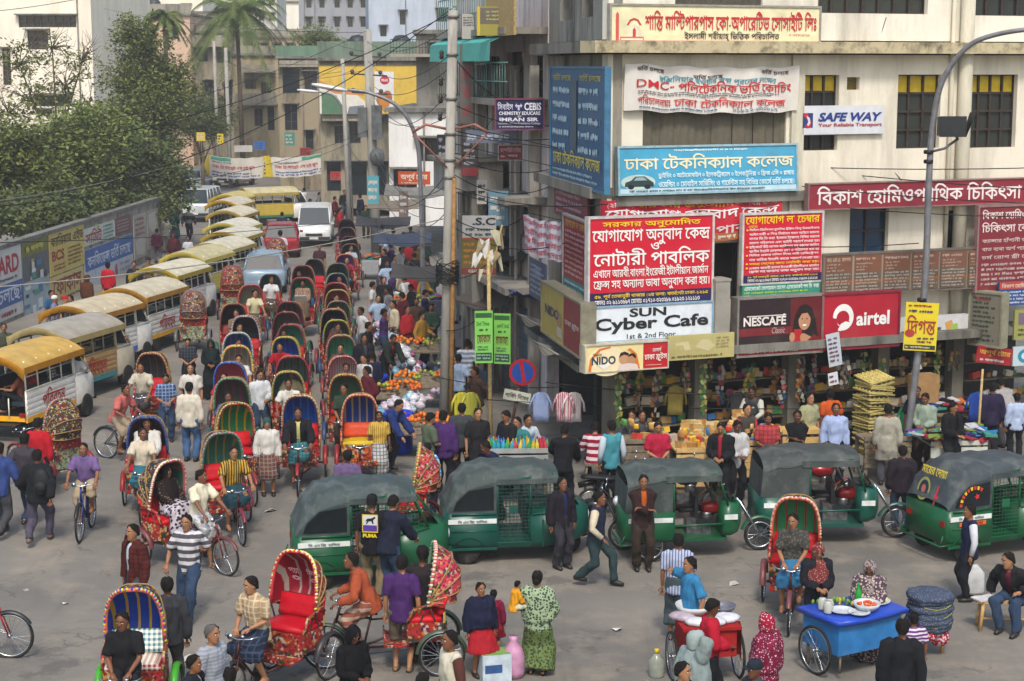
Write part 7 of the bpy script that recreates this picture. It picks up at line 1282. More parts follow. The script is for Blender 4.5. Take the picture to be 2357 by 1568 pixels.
def van(x,y,yaw,label,roof='cdbf8e',rim='d79a12',panel='d8d6d0',skirt='d79a12',cab='dedcd6',posts='d8d2c0',word=None,s=1.0,side=1,z=2.06,tarp=None,loc=None):
 yw=radians(yaw);Mx=Matrix.Rotation(yw,3,'Z')
 if loc is None:g=gp(x,y,z*s);loc=Vector((g.x,g.y,0))-Mx@Vector((0,1.9,0))*s
 e=empty('passenger_van',(loc[0],loc[1],0),yw,label,'van','open-backed passenger vans queuing at the left kerb',s)
 D=dict(dirt='7a6c58',dirt_amt=.45)
 link('roof',VN['roof'],e,None,[M(roof,.75,0,.2,3,'8d8470',.6)]);link('roof_rim',VN['rim'],e,None,[M(rim,.5,0,.15,5,'7a6030',.35)])
 cb=link('cab',VN['cab'],e,None,[M(cab,.4,0,.08,4,**D)]);link('windscreen',VN['windscreen'],cb,None,[glassy()])
 link('side_panel',VN['side_panel'],e,None,[M(panel,.5,0,.1,4,**D)]);link('side_skirt',VN['skirt'],e,None,[M(skirt,.5,0,.12,4,**D)])
 link('posts',VN['post'],e,None,[M(posts,.5,0,.1,4,**D)]);link('chassis',VN['chassis'],e);link('bench',VN['bench'],e,None,[M('1b2430',.6)])
 for k in(1,-1):
  for yy in(-1.3,1.15):disc_wheel(e,(k*.66,yy,.29),.29,.2)
  key=('tail',k)
  if key not in MC:MC[key]=MB().box((k*.64,1.735,.62),(.14,.03,.1)).mesh('tail_lamp',[M('7a1410',.3)])
  link('tail_lamp',MC[key],e)
 if word:
  P_=Panel(1.1,.5);P_.text(word,0,0,1,1,'9c1a14')
  a=empty('side_writing',(0,0,0));a.parent=e
  P_.done(a);a.location=(side*.777,.45,.86);a.rotation_euler=(0,0,radians(90*side))
  for ch in list(a.children):ch.parent=e;ch.location=a.location;ch.rotation_euler=a.rotation_euler
  bpy.data.objects.remove(a)
 return e
def grid(mb,x,y0,y1,z0,z1,st=.062,r=.0045,slope=0.0):
 n=max(2,int((y1-y0)/st));m=max(2,int((z1-z0)/st))
 for i in range(n+1):yy=y0+(y1-y0)*i/n;mb.tube([(x,yy,z0),(x-slope,yy,z1)],r,0,4,False)
 for j in range(m+1):zz=z0+(z1-z0)*j/m;xx=x-slope*j/m;mb.tube([(xx,y0,zz),(xx,y1,zz)],r,0,4,False)
def _auto():
 m={}
 def U(w,z0,z1,y,n=0):return[(-w,y,z1),(-w,y,z0+.12),(-w+.04,y,z0+.03),(-w+.14,y,z0),(w-.14,y,z0),(w-.04,y,z0+.03),(w,y,z0+.12),(w,y,z1)]
 b=MB();b.rings([U(.60,.36,.94,1.26),U(.64,.30,.95,1.16),U(.65,.27,.95,.80),U(.65,.27,.95,.33)],0,True,True)
 b.rings([U(.65,.27,.40,.33),U(.65,.27,.40,-.26)],0,True,False)
 b.rings([U(.65,.27,.90,-.26),U(.63,.28,.92,-.70),U(.54,.30,.97,-.98),U(.40,.34,1.0,-1.20),U(.24,.42,.92,-1.36)],0,True,True)
 for k in(1,-1):
  for(y0,z0,y1,z1)in((.33,.94,.33,1.56),(-.26,.9,-.26,1.60),(-.98,.96,-.68,1.62)):b.tube([(k*.635,y0,z0),(k*.60,y1,z1)]if y0>-.5 else[(k*.53,y0,z0),(k*.56,y1,z1)],.024,0,6)
  b.tube([(k*.61,.33,1.5),(k*.61,-.26,1.56)],.02,0,5)
  b.box((k*.655,.79,.30),(.02,.9,.05));b.tube([(k*.655,.34,.93),(k*.65,1.15,.93)],.018,0,5);b.tube([(k*.652,.34,.62),(k*.652,1.15,.62)],.012,0,5);b.tube([(k*.655,-.28,.90),(k*.63,-.70,.92),(k*.54,-.98,.97)],.02,0,5);b.box((k*.645,-.48,.55),(.03,.03,.5))
 b.tube([(-.56,-.68,1.60),(.56,-.68,1.60)],.03,0,6);b.tube([(-.40,-1.17,1.0),(.40,-1.17,1.0)],.03,0,6);b.tube([(0,-1.18,1.0),(0,-.70,1.60)],.012,0,5)
 m['body']=b.mesh('body',[WHITE])
 c=MB();n=10
 def arch(w,ze,zt,y):return[(w*cos(pi-pi*k/n)*(1-.08*sin(pi*k/n)),y,ze+(zt-ze)*sin(pi*k/n)**.6)for k in range(n+1)]
 def fine_arch(K):
  out=[]
  for q,w in zip(K,K[1:]):
   for i in range(6):t=i/6;d=.025*sin(pi*t);out.append(arch(*[a_+(b_-a_)*t-(d if k in(1,2)else 0)for k,(a_,b_)in enumerate(zip(q,w))]))
  return out+[arch(*K[-1])]
 c.rings(fine_arch([(.60,1.55,1.66,-.76),(.63,1.52,1.74,-.45),(.645,1.48,1.77,.10),(.65,1.46,1.77,.55),(.65,1.36,1.70,.86),(.64,1.18,1.46,1.08),(.62,.95,1.05,1.24)]),0,False,True,False)
 for k in(1,-1):
  c.add([(k*.65,.35,.94),(k*.65,.35,1.50),(k*.65,.55,1.47),(k*.65,.86,1.37),(k*.64,1.08,1.19),(k*.62,1.24,.95)],[(0,1,2,3,4,5)])
  c.box((k*.652,-.2,1.50),(.015,1.1,.09))
 m['canopy']=c.mesh('canopy',[WHITE]);wrinkle(m['canopy'],.014,5)
 w=MB()
 for k in(1,-1):w.add([(k*.66,.40,1.0),(k*.66,.40,1.42),(k*.66,.84,1.36),(k*.66,1.06,1.17),(k*.65,1.12,1.0)],[(0,1,2,3,4)])
 m['curtain']=w.mesh('curtain',[M('10181b',.3,0,.3,5)])
 ws=MB();ws.quad((-.46,-1.155,1.02),(.46,-1.155,1.02),(.52,-.70,1.58),(-.52,-.70,1.58));m['windscreen']=ws.mesh('windscreen',[glassy('3a4648',.1)])
 for k in(1,-1):
  g=MB();grid(g,k*.64,-.24,.31,.40,1.5);g.box((k*.648,.05,1.0),(.012,.16,.14));m['grille%d'%k]=g.mesh('grille_door',[M('1d5a3c',.5,.2)])
  g=MB();grid(g,k*.62,-.80,-.28,.90,1.5);m['front%d'%k]=g.mesh('front_grille',[M('1d5a3c',.5,.2)])
 st=MB()
 for k in(1,-1):st.box((k*.656,.78,.80),(.012,.86,.085))
 m['stripe']=st.mesh('white_stripe',[M('c8ccc8',.5,0,.1,6,'6a6a60',.3)])
 s=MB();s.box((0,.62,.62),(1.1,.5,.16));s.box((0,.92,.95),(1.1,.12,.6));s.box((0,-.35,.62),(.5,.3,.12));s.box((0,-.18,.9),(.5,.06,.4));m['seat']=s.mesh('seat',[M('15191c',.5)])
 h=MB();h.tube([(-.3,-.72,1.0),(-.2,-.80,1.02),(.2,-.80,1.02),(.3,-.72,1.0)],.015,0,6);h.tube([(0,-.8,1.0),(0,-1.08,.4)],.02,0,6);m['handlebar']=h.mesh('handlebar',[DARKST])
 bp=MB();bp.tube([(-.62,1.14,.34),(-.60,1.36,.32),(.60,1.36,.32),(.62,1.14,.34)],.02,0,6);bp.tube([(-.58,1.3,.50),(-.58,1.36,.32)],.015,0,5);bp.tube([(.58,1.3,.50),(.58,1.36,.32)],.015,0,5)
 m['bumper']=bp.mesh('rear_bumper',[WHITE])
 for k,nm in((1,'l'),(-1,'r')):
  a=MB();rr=[]
  for i in range(9):
   t=radians(10+160*i/8);rr.append([(k*(.60+d),.85+.30*cos(t),.24+.27*sin(t))for d in(-.03,.05,.075)])
  a.rings(rr,0,False,True,False);m['guard'+nm]=a.mesh('mudguard',[WHITE])
 t=MB()
 for k in(1,-1):t.box((k*.50,1.255,.70),(.12,.03,.10))
 m['tail']=t.mesh('tail_lamp',[M('8a1a12',.3)])
 i=MB();i.lathe((0,-1.37,.72),[(.02,.03),(.075,.02),(.085,-.03)],0,12,'Y');m['lamp']=i.mesh('headlamp',[M('c8ccd0',.15,.3)])
 ob=MB();ob.rings([U(.58,.36,.90,1.20),U(.62,.34,.92,1.05),U(.62,.34,.92,.28)],0,True,True);ob.box((0,-.2,.37),(.95,1.0,.05))
 ob.rings([U(.52,.40,1.0,-.62),U(.50,.40,1.02,-.78),U(.42,.44,1.02,-.92),U(.26,.52,.96,-1.0)],0,True,True)
 for k in(1,-1):
  for q in([(k*.60,.30,.9),(k*.58,.30,1.58)],[(k*.52,-.70,1.0),(k*.54,-.50,1.60)],[(k*.60,.30,.66),(k*.50,-.66,.66)],[(k*.58,.30,1.55),(k*.55,-.50,1.58)]):ob.tube(q,.02,0,6)
 ob.tube([(-.54,-.50,1.60),(.54,-.50,1.60)],.026,0,6);m['obody']=ob.mesh('body',[WHITE])
 oc=MB();oc.rings(fine_arch([(.58,1.56,1.66,-.58),(.61,1.52,1.72,-.2),(.62,1.50,1.73,.5),(.62,1.46,1.70,.9),(.61,1.38,1.58,1.14)]),0,False,True,False)
 for k in(1,-1):oc.add([(k*.615,.32,.92),(k*.615,.32,1.52),(k*.615,.9,1.47),(k*.605,1.14,1.39),(k*.60,1.18,.92)],[(0,1,2,3,4)]);oc.box((k*.618,-.05,1.52),(.012,1.0,.10))
 oc.quad((-.6,1.17,.92),(.6,1.17,.92),(.6,1.14,1.4),(-.6,1.14,1.4));m['ocanopy']=oc.mesh('canopy',[WHITE]);wrinkle(m['ocanopy'],.018,5)
 ow=MB();ow.quad((-.44,-.88,1.03),(.44,-.88,1.03),(.50,-.52,1.58),(-.50,-.52,1.58));m['owind']=ow.mesh('windscreen',[glassy('3a4648',.1)])
 en=MB();en.box((0,-.30,.50),(.34,.34,.24));en.lathe((.18,-.34,.48),[(.02,.06),(.10,.05),(.12,0)],0,12,'X');en.lathe((0,-.42,.66),[(.10,-.10),(.13,-.06),(.10,-.02),(.13,.02),(.10,.06),(.12,.10)],0,12,'Z');en.tube([(.14,-.45,.6),(.24,-.55,.42),(.24,.1,.38)],.03,0,6)
 en.box((-.05,-.12,.55),(.3,.2,.3));m['engine']=en.mesh('engine',[M('77787a',.35,.8,.5,14,'1a1714',.7)])
 sd=MB();sd.rings([[(x*w,y,z)for x,z in((-1,.80),(-.6,.88),(.6,.88),(1,.80))]for y,w in((.12,.2),(-.2,.16),(-.34,.08))],0);sd.ball((0,-.5,.84),.16,1,10,6,(.8,1.4,.8));m['tank']=sd.mesh('fuel_tank',[BLACK,M('7a1012',.25)])
 fk=MB()
 for k in(1,-1):fk.tube([(k*.09,-1.42,.29),(k*.10,-1.0,.98)],.02,0,6)
 fk.tube([(-.32,-.78,1.06),(0,-.94,1.04),(.32,-.78,1.06)],.014,0,6);m['fork']=fk.mesh('fork',[STEEL])
 rs=MB()
 for k in(1,-1):rs.box((k*.515,-.76,.78),(.02,.24,.09))
 m['ostripe']=rs.mesh('white_stripe',[M('c8ccc8',.5)])
 rs=MB()
 for k in(1,-1):rs.box((k*.626,.72,.78),(.012,.8,.085))
 m['orstripe']=rs.mesh('white_stripe',[M('c8ccc8',.5)])
 return m
AU=_auto();WBIG=wheel_mb(.27,.028,16,26)
def autorick(x,y,yaw,label,body='0e5c3c',canopy='5d6a6e',loc=None,opened=False,grilles=True,s=1.0,mesh_c='1d5a3c',word='সি.এন.জি. চালিত',side=-1,art=False):
 loc=gp(x,y)if loc is None else loc
 e=empty('auto_rickshaw',(loc[0],loc[1],0),radians(yaw),label,'auto rickshaw','green three-wheeled auto rickshaws',s)
 gm=M(body,.32,0,.14,4,'3a4238',.4);cm=M(canopy,.7,0,.22,4,'7f8078',.5,.25)
 if opened:
  link('body',AU['obody'],e,None,[gm]);link('canopy',AU['ocanopy'],e,None,[cm]);link('windscreen',AU['owind'],e);link('engine',AU['engine'],e);link('fuel_tank',AU['tank'],e)
  link('fork',AU['fork'],e);link('seat',AU['seat'],e);link('white_stripe',AU['ostripe'],e);link('white_stripe',AU['orstripe'],e)
  spoked(e,(0,-1.42,.30),ws=WBIG);link('mudguard',RK['fguard'],e,(0,-1.42,.28),[gm])
  for k in(1,-1):spoked(e,(k*.55,.72,.30),ws=WBIG)
  link('rear_bumper',AU['bumper'],e,(0,-.12,0),[gm])
 else:
  link('body',AU['body'],e,None,[gm]);cn=link('canopy',AU['canopy'],e,None,[cm]);link('curtain',AU['curtain'],cn);link('windscreen',AU['windscreen'],e)
  for k in(1,-1):link('grille_door',AU['grille%d'%k],e,None,[M(mesh_c,.5,.2)]);link('front_grille',AU['front%d'%k],e,None,[M(mesh_c,.5,.2)])
  link('white_stripe',AU['stripe'],e);link('seat',AU['seat'],e);link('handlebar',AU['handlebar'],e);link('rear_bumper',AU['bumper'],e,None,[gm]);link('tail_lamp',AU['tail'],e);link('headlamp',AU['lamp'],e)
  link('mudguard',AU['guardl'],e,None,[gm]);link('mudguard',AU['guardr'],e,None,[gm])
  for q in((.55,.85,.215),(-.55,.85,.215),(0,-1.05,.215)):disc_wheel(e,q,.215,.11)
  if word:
   P_=Panel(.62,.085);P_.text(word,.08,.14,.92,.86,'2a3a34')
   if art:P_.rect(.1,1.25,1.0,2.1,'c8551a');P_.text('মায়ের দোয়া',.2,1.35,.9,2.0,'7a120e')
   h=empty('w',(0,0,0));P_.done(h)
   for ch in list(h.children):ch.parent=e;ch.location=(side*.664,.78,.80);ch.rotation_euler=(0,0,radians(90*side))
   bpy.data.objects.remove(h)
  if art:
   P_=Panel(.62,.42)
   for k in range(9):
    a=radians(175-14*k);P_.poly([(.55+.5*cos(a+d)*r,.95-.85*sin(a+d)*r)for d,r in((-.09,1),(.09,1),(.07,.82),(-.07,.82))],'c8a41e'if k%2 else 'b03020')
   P_.poly([(.62+(.10 if k%2 else .04)*cos(k*pi/5),.55+(.15 if k%2 else .06)*sin(k*pi/5))for k in range(10)],'c0202a')
   h=empty('w',(0,0,0));P_.done(h)
   for ch in list(h.children):ch.parent=e;ch.location=(side*.664,.76,1.2);ch.rotation_euler=(0,0,radians(90*side))
   bpy.data.objects.remove(h)
   P_=Panel(.9,.5);P_.ell(.3,.5,.2,.42,'8a8a4a',20);P_.ell(.3,.5,.15,.32,'222a38',20);P_.ell(.3,.5,.07,.15,'a05a4a',12);P_.poly([(.68,.7),(.74,.25),(.78,.25),(.76,.6),(.82,.6),(.82,.7),(.76,.72),(.75,.95),(.71,.95),(.72,.72)],'b0303a');P_.text('মায়ের দোয়া',.1,-.35,.9,-.05,'c8b01e')
   h=empty('w',(0,0,0));P_.done(h)
   for ch in list(h.children):ch.parent=e;ch.location=(0,1.19,1.18);ch.rotation_euler=(radians(-17),0,radians(180))
   bpy.data.objects.remove(h)
 return e
def car(x,y,yaw,label,col,kind='saloon',loc=None,name='car',door=False):
 loc=gp(x,y)if loc is None else loc
 e=empty(name,(loc[0],loc[1],0),radians(yaw),label,'car'if kind!='bus'else 'minibus','cars in the street')
 K=dict(saloon=[(-2.05,.70,.38,.62),(-1.95,.78,.28,.74),(-1.0,.82,.24,.88),(1.3,.82,.24,.92),(1.95,.78,.28,.88),(2.08,.70,.40,.72)],hatch=[(-1.95,.70,.38,.64),(-1.85,.78,.28,.78),(-.9,.82,.24,.92),(1.5,.82,.24,.96),(1.85,.80,.28,.94),(1.92,.72,.40,.80)],bus=[(-1.95,.68,.40,.70),(-1.88,.78,.30,.92),(-1.3,.82,.26,1.06),(1.9,.82,.26,1.08),(2.05,.80,.30,1.04),(2.1,.74,.42,.9)])[kind]
 cabn=dict(saloon=(.88,1.40,-.85,1.45,-.25,.85),hatch=(.92,1.45,-.85,1.82,-.25,1.45),bus=(1.05,1.82,-1.45,2.02,-.85,1.9))[kind]
 if('car',kind)not in MC:
  def rr(w,z0,z1,y):return[(-w,y,z0+.08),(-w,y,z1-.10),(-w+.08,y,z1),(w-.08,y,z1),(w,y,z1-.10),(w,y,z0+.08),(w-.1,y,z0),(-w+.1,y,z0)]
  b=MB();b.rings([rr(w,a,c,y)for y,w,a,c in K],0,True,True)
  z0,z1,f0,r0,f1,r1=cabn;w0,w1=.76,.60 if kind!='bus'else .68
  B=[(-w0,f0,z0),(w0,f0,z0),(w0,r0,z0),(-w0,r0,z0)];T=[(-w1,f1,z1),(w1,f1,z1),(w1,r1,z1),(-w1,r1,z1)]
  b.rings([[(x_*s_,y_,z1+h_)for x_,y_ in((-w1,f1),(w1,f1),(w1,r1),(-w1,r1))]for s_,h_ in((1.02,-.02),(.98,.02),(.7,.05))],0,True,False)
  for p,q in zip(B,T):b.tube([p,q],.035,0,5)
  for k in(1,-1):
   for t in(.36,.70)if kind!='bus'else(.3,.55,.8):b.tube([(k*w0,f0+(r0-f0)*t,z0),(k*w1,f1+(r1-f1)*t,z1)],.03,0,5)
   b.box((k*.88,f0+.1,z0+.06),(.14,.08,.1))
  g=MB();q=.985;g.add([(x_*q,y_*q if True else y_,z_)for x_,y_,z_ in B]+[(x_*q,y_*q,z_)for x_,y_,z_ in T],[(0,1,5,4),(1,2,6,5),(2,3,7,6),(3,0,4,7)])
  fr,re=K[0][0],K[-1][0];zf,zr=K[1][3]-.12,K[-2][3]-.14
  h=MB();t=MB();pl=MB()
  for k in(1,-1):h.ball((k*.58,fr+.07,zf),.11,0,8,5,(1.2,.5,.75));t.ball((k*.64,re-.07,zr),.10,0,8,5,(.9,.5,1.1))
  bp=MB();bp.box((0,fr-.01,.42),(1.5,.10,.16));bp.box((0,re+.01,.44),(1.5,.10,.16));bp.box((0,fr-.002,.60),(.8,.05,.12))
  pl.box((0,fr-.07,.44),(.42,.02,.11));pl.box((0,re+.07,.5),(.42,.02,.12))
  MC[('car',kind)]=(b.mesh('body',[WHITE]),g.mesh('window',[glassy('2a3338',.06)]),h.mesh('headlight',[M('c8ccd0',.1,.2)]),t.mesh('tail_light',[M('a01612',.2)]),bp.mesh('bumper',[WHITE]),pl.mesh('number_plate',[M('c0c0b8',.5)]))
 me=MC[('car',kind)];pm=M(col,.25,.15,.08,3,'6a6256',.25)
 link('body',me[0],e,None,[pm]);link('window',me[1],e);link('headlight',me[2],e);link('tail_light',me[3],e);link('bumper',me[4],e,None,[M('2a2b2d',.5)if kind=='bus'else pm]);link('number_plate',me[5],e)
 for k in(1,-1):
  for yy in(-1.25,1.25):disc_wheel(e,(k*.74,yy,.30),.30,.19,'a0a2a4')
 if door:
  d=MB();d.box((0,.5,.62),(.05,1.0,.6));d.tube([(0,.0,.9),(-.1,.35,1.35),(-.1,.85,1.35),(0,1.0,.9)],.03,0,5);o=d.build('door',pm,e);o.location=(.82,-.85,0);o.rotation_euler=(0,0,radians(-60))
 return e
def motorbike(x,y,yaw,label,col='16181c',loc=None):
 loc=gp(x,y)if loc is None else loc
 e=empty('motorcycle',(loc[0],loc[1],0),radians(yaw),label,'motorcycle')
 if 'moto'not in MC:
  f=MB()
  for k in(1,-1):f.tube([(k*.08,-.72,.29),(k*.09,-.42,.92)],.022,0,6);f.tube([(k*.09,.60,.29),(k*.07,.02,.38)],.02,0,5);f.tube([(k*.10,.56,.36),(k*.1,.38,.74)],.022,0,5)
  f.tube([(0,-.42,.88),(0,-.2,.38),(0,.05,.36),(0,.3,.7)],.025,0,6);f.tube([(-.33,-.30,1.02),(0,-.44,.98),(.33,-.30,1.02)],.013,0,6);f.tube([(-.14,-.3,.42),(-.17,0,.30),(-.17,.75,.36)],.035,0,6)
  t=MB();t.ball((0,-.16,.80),.17,0,10,6,(.8,1.5,.8));t.rings([[(x_*.05,-.72+.34*cos(a),.29+.34*sin(a))for x_ in(-1,0,1)]for a in[radians(d)for d in range(20,170,15)]],0,False,True,False);t.box((0,.35,.66),(.2,.4,.14));t.tube([(0,.5,.74),(0,.85,.66)],.06,0,6)
  s=MB();s.rings([[(x_*w,y_,z_)for x_,z_ in((-1,z-.06),(-.6,z),(.6,z),(1,z-.06))]for y_,w,z in((-.02,.10,.80),(.25,.14,.82),(.65,.12,.86),(.8,.06,.86))],0)
  n=MB();n.box((0,-.12,.42),(.26,.34,.26));n.lathe((0,-.22,.62),[(.08,-.08),(.11,-.04),(.08,0),(.11,.04),(.08,.08)],0,10)
  l=MB();l.lathe((0,-.60,.90),[(.03,.09),(.09,.05),(.10,0)],0,12,'Y');mi=MB()
  for k in(1,-1):mi.tube([(k*.28,-.33,1.02),(k*.32,-.36,1.16)],.006,0,4);mi.ball((k*.33,-.36,1.20),.06,0,8,5,(1,.3,.8))
  MC['moto']=(f.mesh('frame',[DARKST]),t.mesh('bodywork',[WHITE]),s.mesh('seat',[BLACK]),n.mesh('engine',[M('77787a',.35,.8,.5,14,'1a1714',.6)]),l.mesh('headlight',[M('c8ccd0',.1,.3)]),mi.mesh('mirrors',[STEEL]))
 for nm,me in zip(('frame','bodywork','seat','engine','headlight','mirrors'),MC['moto']):link(nm,me,e,None,[M(col,.2,.2)]if nm=='bodywork'else None)
 spoked(e,(0,-.72,.30),ws=WBIG);spoked(e,(0,.60,.30),ws=WBIG);return e
V1=van(-22,815,167,'nearest yellow-roofed white van at the left edge with red side lettering','b08e44','a8720f',word='পরিবহন',side=-1)
van(88,752,164,'dusty grey-roofed tan and teal van, second nearest at left','8e887c','9a8a5c','a8885a','2f7a82','b8b09c','9a8a60',word='পরিবহন',side=-1)
van(155,702,165,'blue and white striped van with orange roof rim, third from the left edge','ada084','986812','d0d0cc','2a64a8',word='পরিবহন',side=-1)
van(279,661,166,'white van with amber roof rim and red writing, behind the man in dark clothes','aea48c','986c16','d4d2cc','d09a1a',word='পরিবহন',side=-1)
van(354,614,168,'white-posted van with lemon yellow roof rim','b5ad96','94801a','d2d0ca','c8a820',posts='dcdad2')
van(420,579,168,'van with tan tarpaulin roof and yellow tailboard','a39a74','a8983c','b8a23a','5a6a58')
van(480,558,169,'yellow-rimmed van next up the queue behind the tan-roofed one','b0a892','8c7428','c8c4b4','b89420')
van(511,532,171,'van with bright yellow arched roof edge beside the maroon-shirted man','b2ab98','947c28','c8b890','b89420')
van(513,512,172,'cream-topped van in the middle of the queue','b5af9e','a89a40','c8b890','b89420')
van(516,483,173,'van with curled cream roof and brown rear','b4ab94','98803c','8a6a4a','b89420')
van(511,460,173,'small far van with an orange-yellow roof rim','b0a894','b0881c','c8b890','b89420')
van(519,447,174,'farthest yellow van in the queue','aa9c60','b09424','c8b890','b89420')
van(560,432,120,'yellow and green van turned sideways in the middle of the road','a69c78','9a8840','b8a040','2f6a4c',posts='a89a50',side=-1)
car(612,664,186,'silver-blue hatchback stuck behind the rickshaws','7f93a4','hatch');car(650,585,186,'red car beside the white minibus','8a1a26','hatch');car(727,560,4,'white minibus coming down the road with black bumper','cfd0ce','bus',name='minibus')
car(470,505,176,'white off-roader behind the van queue','b8bcbc','bus',name='minibus');car(424,488,170,'silver car beside the white off-roader','8a9298','saloon');car(452,437,178,'pale blue car with its door standing open','a8b4bc','hatch',door=True);car(404,424,150,'white and red taxi by the far trees','c8c4c0','saloon');car(394,455,172,'blue car half hidden by the trees','5a7a98','saloon');car(540,428,-18,'white bus front below the left street banner','b8b6b0','bus',name='minibus')
YW,WT,RD_='b89a1e','c8c4b4','9a1e28'
RA_=rickshaw(302,1360,3,'nearest blue-lined rickshaw with yellow rosette hood rim and green mudguards',('1c3f9c','b8901e'),rim=('b8b41e','2a3a9a','c05a4a'),seat='8a1420',seatpat='check',back='3a7a86',backpat='check',guard='3a8a22')
RB_=rickshaw(652,1282,-28,'empty red rickshaw with white Bengali lettering inside its hood',('7d1224','8a8076'),rim=('b8b03a','c8c0a0','b03038'),seat='a80e1e',back='a80e1e',guard='2a2a2c',hood='back',cover='8a2a2a')
RM_=rickshaw(945,1532,-84,'rickshaw with red floral hood pedalled left by a man in orange',('2a2a30','6a6a5a'),cover='b8344a',rim=('c8b8a0','b04a50','6a8a6a'),ref='g',hood='back',guard='3a4a3a')
RC_=rickshaw(1832,1148,-12,'green and yellow lined rickshaw with red seat, front right',('2f8a5a','9a3a2a'),rim=('c8b090','b8a0a0','c05a3a'),seat='a80e18',back='a80e18',guard='6a3a3a')
RD=rickshaw(398,1062,52,'rickshaw with a pale fringed hood carrying a woman in a headscarf',('2a5a48','8a3a3a'),rim=('c8c090','c8b0a8','a04a4a'),seat='a80e18',back='a81822',guard='5a2a2a',frame='6a2a2a')
RE=rickshaw(515,998,22,'green-striped rickshaw with a red seat behind the woman passenger',('2c6a58','8a7a3a'),rim=('8a8a80','a04a4a','3a6a5a'),seat='b0141e',back='b0141e',guard='6a2430')
RF=rickshaw(545,930,22,'green and golden-yellow lined rickshaw with a red seat',('2a7a4a','b89a1e'),rim=('b8aa5a','6a8a5a','a03a3a'),seat='b0141e',back='b0141e')
RG=rickshaw(690,912,4,'blue-lined rickshaw whose puller wears a black jacket over yellow',('1c4a9c','2a6ab0'),rim=('b8a05a','a8a8a0','8a5a4a'),seat='a81420',back='a81420')
RH=rickshaw(828,910,4,'blue-striped rickshaw with bright orange front panel standing empty',('1e3a8a','a8925a'),rim=('c89a8a','b8884a','a04a3a'),seat='b89a1e',back='b8401e',body='b84a14')
RI=rickshaw(335,962,6,'rickshaw with red-brown lining and blue rim carrying a passenger at left',('5a2a28','3a4a6a'),rim=('2a4a8a','5a5a6a','2a3a6a'),seat='a81420',back='a81420')
RJ=rickshaw(345,814,-4,'rickshaw with orange-beaded rim and chrome front at left',('3a3a40','5a4a3a'),rim=('b89a6a','a0603a','7a4a3a'),seat='a81420',back='a81420')
RKK=rickshaw(118,932,-128,'rickshaw with folded blue hood parked beside the nearest van',('1a2f7a','3a3a4a'),cover='34342a',rim=('8a8a80','a0403a','6a6a5a'),hood='back',z=1.75)
RL=rickshaw(925,1024,-88,'rickshaw with tilted red-flowered hood behind the first auto rickshaw',('22284a','5a2a3a'),cover='b03a44',rim=('a8a03a','b0504a','6a7a5a'),hood='back')
wr=RB_;P_=Panel(.54,.36);P_.text('পচা',.0,.1,.36,.45,'c8a0a8');P_.text('মিয়া',.62,.05,.98,.4,'c8a0a8')
for k in range(8):P_.ell(.18+.1*cos(k*.785),.68+.1*sin(k*.785),.05,.05,'c8a8b0',8)
for k in range(8):P_.ell(.80+.1*cos(k*.785),.68+.1*sin(k*.785),.05,.05,'b88a98',8)
h=empty('w',(0,0,0));P_.done(h)
for ch in list(h.children):ch.parent=wr;ch.location=(0,.60,1.50);ch.rotation_euler=(radians(28),0,0)
bpy.data.objects.remove(h)
Q={}
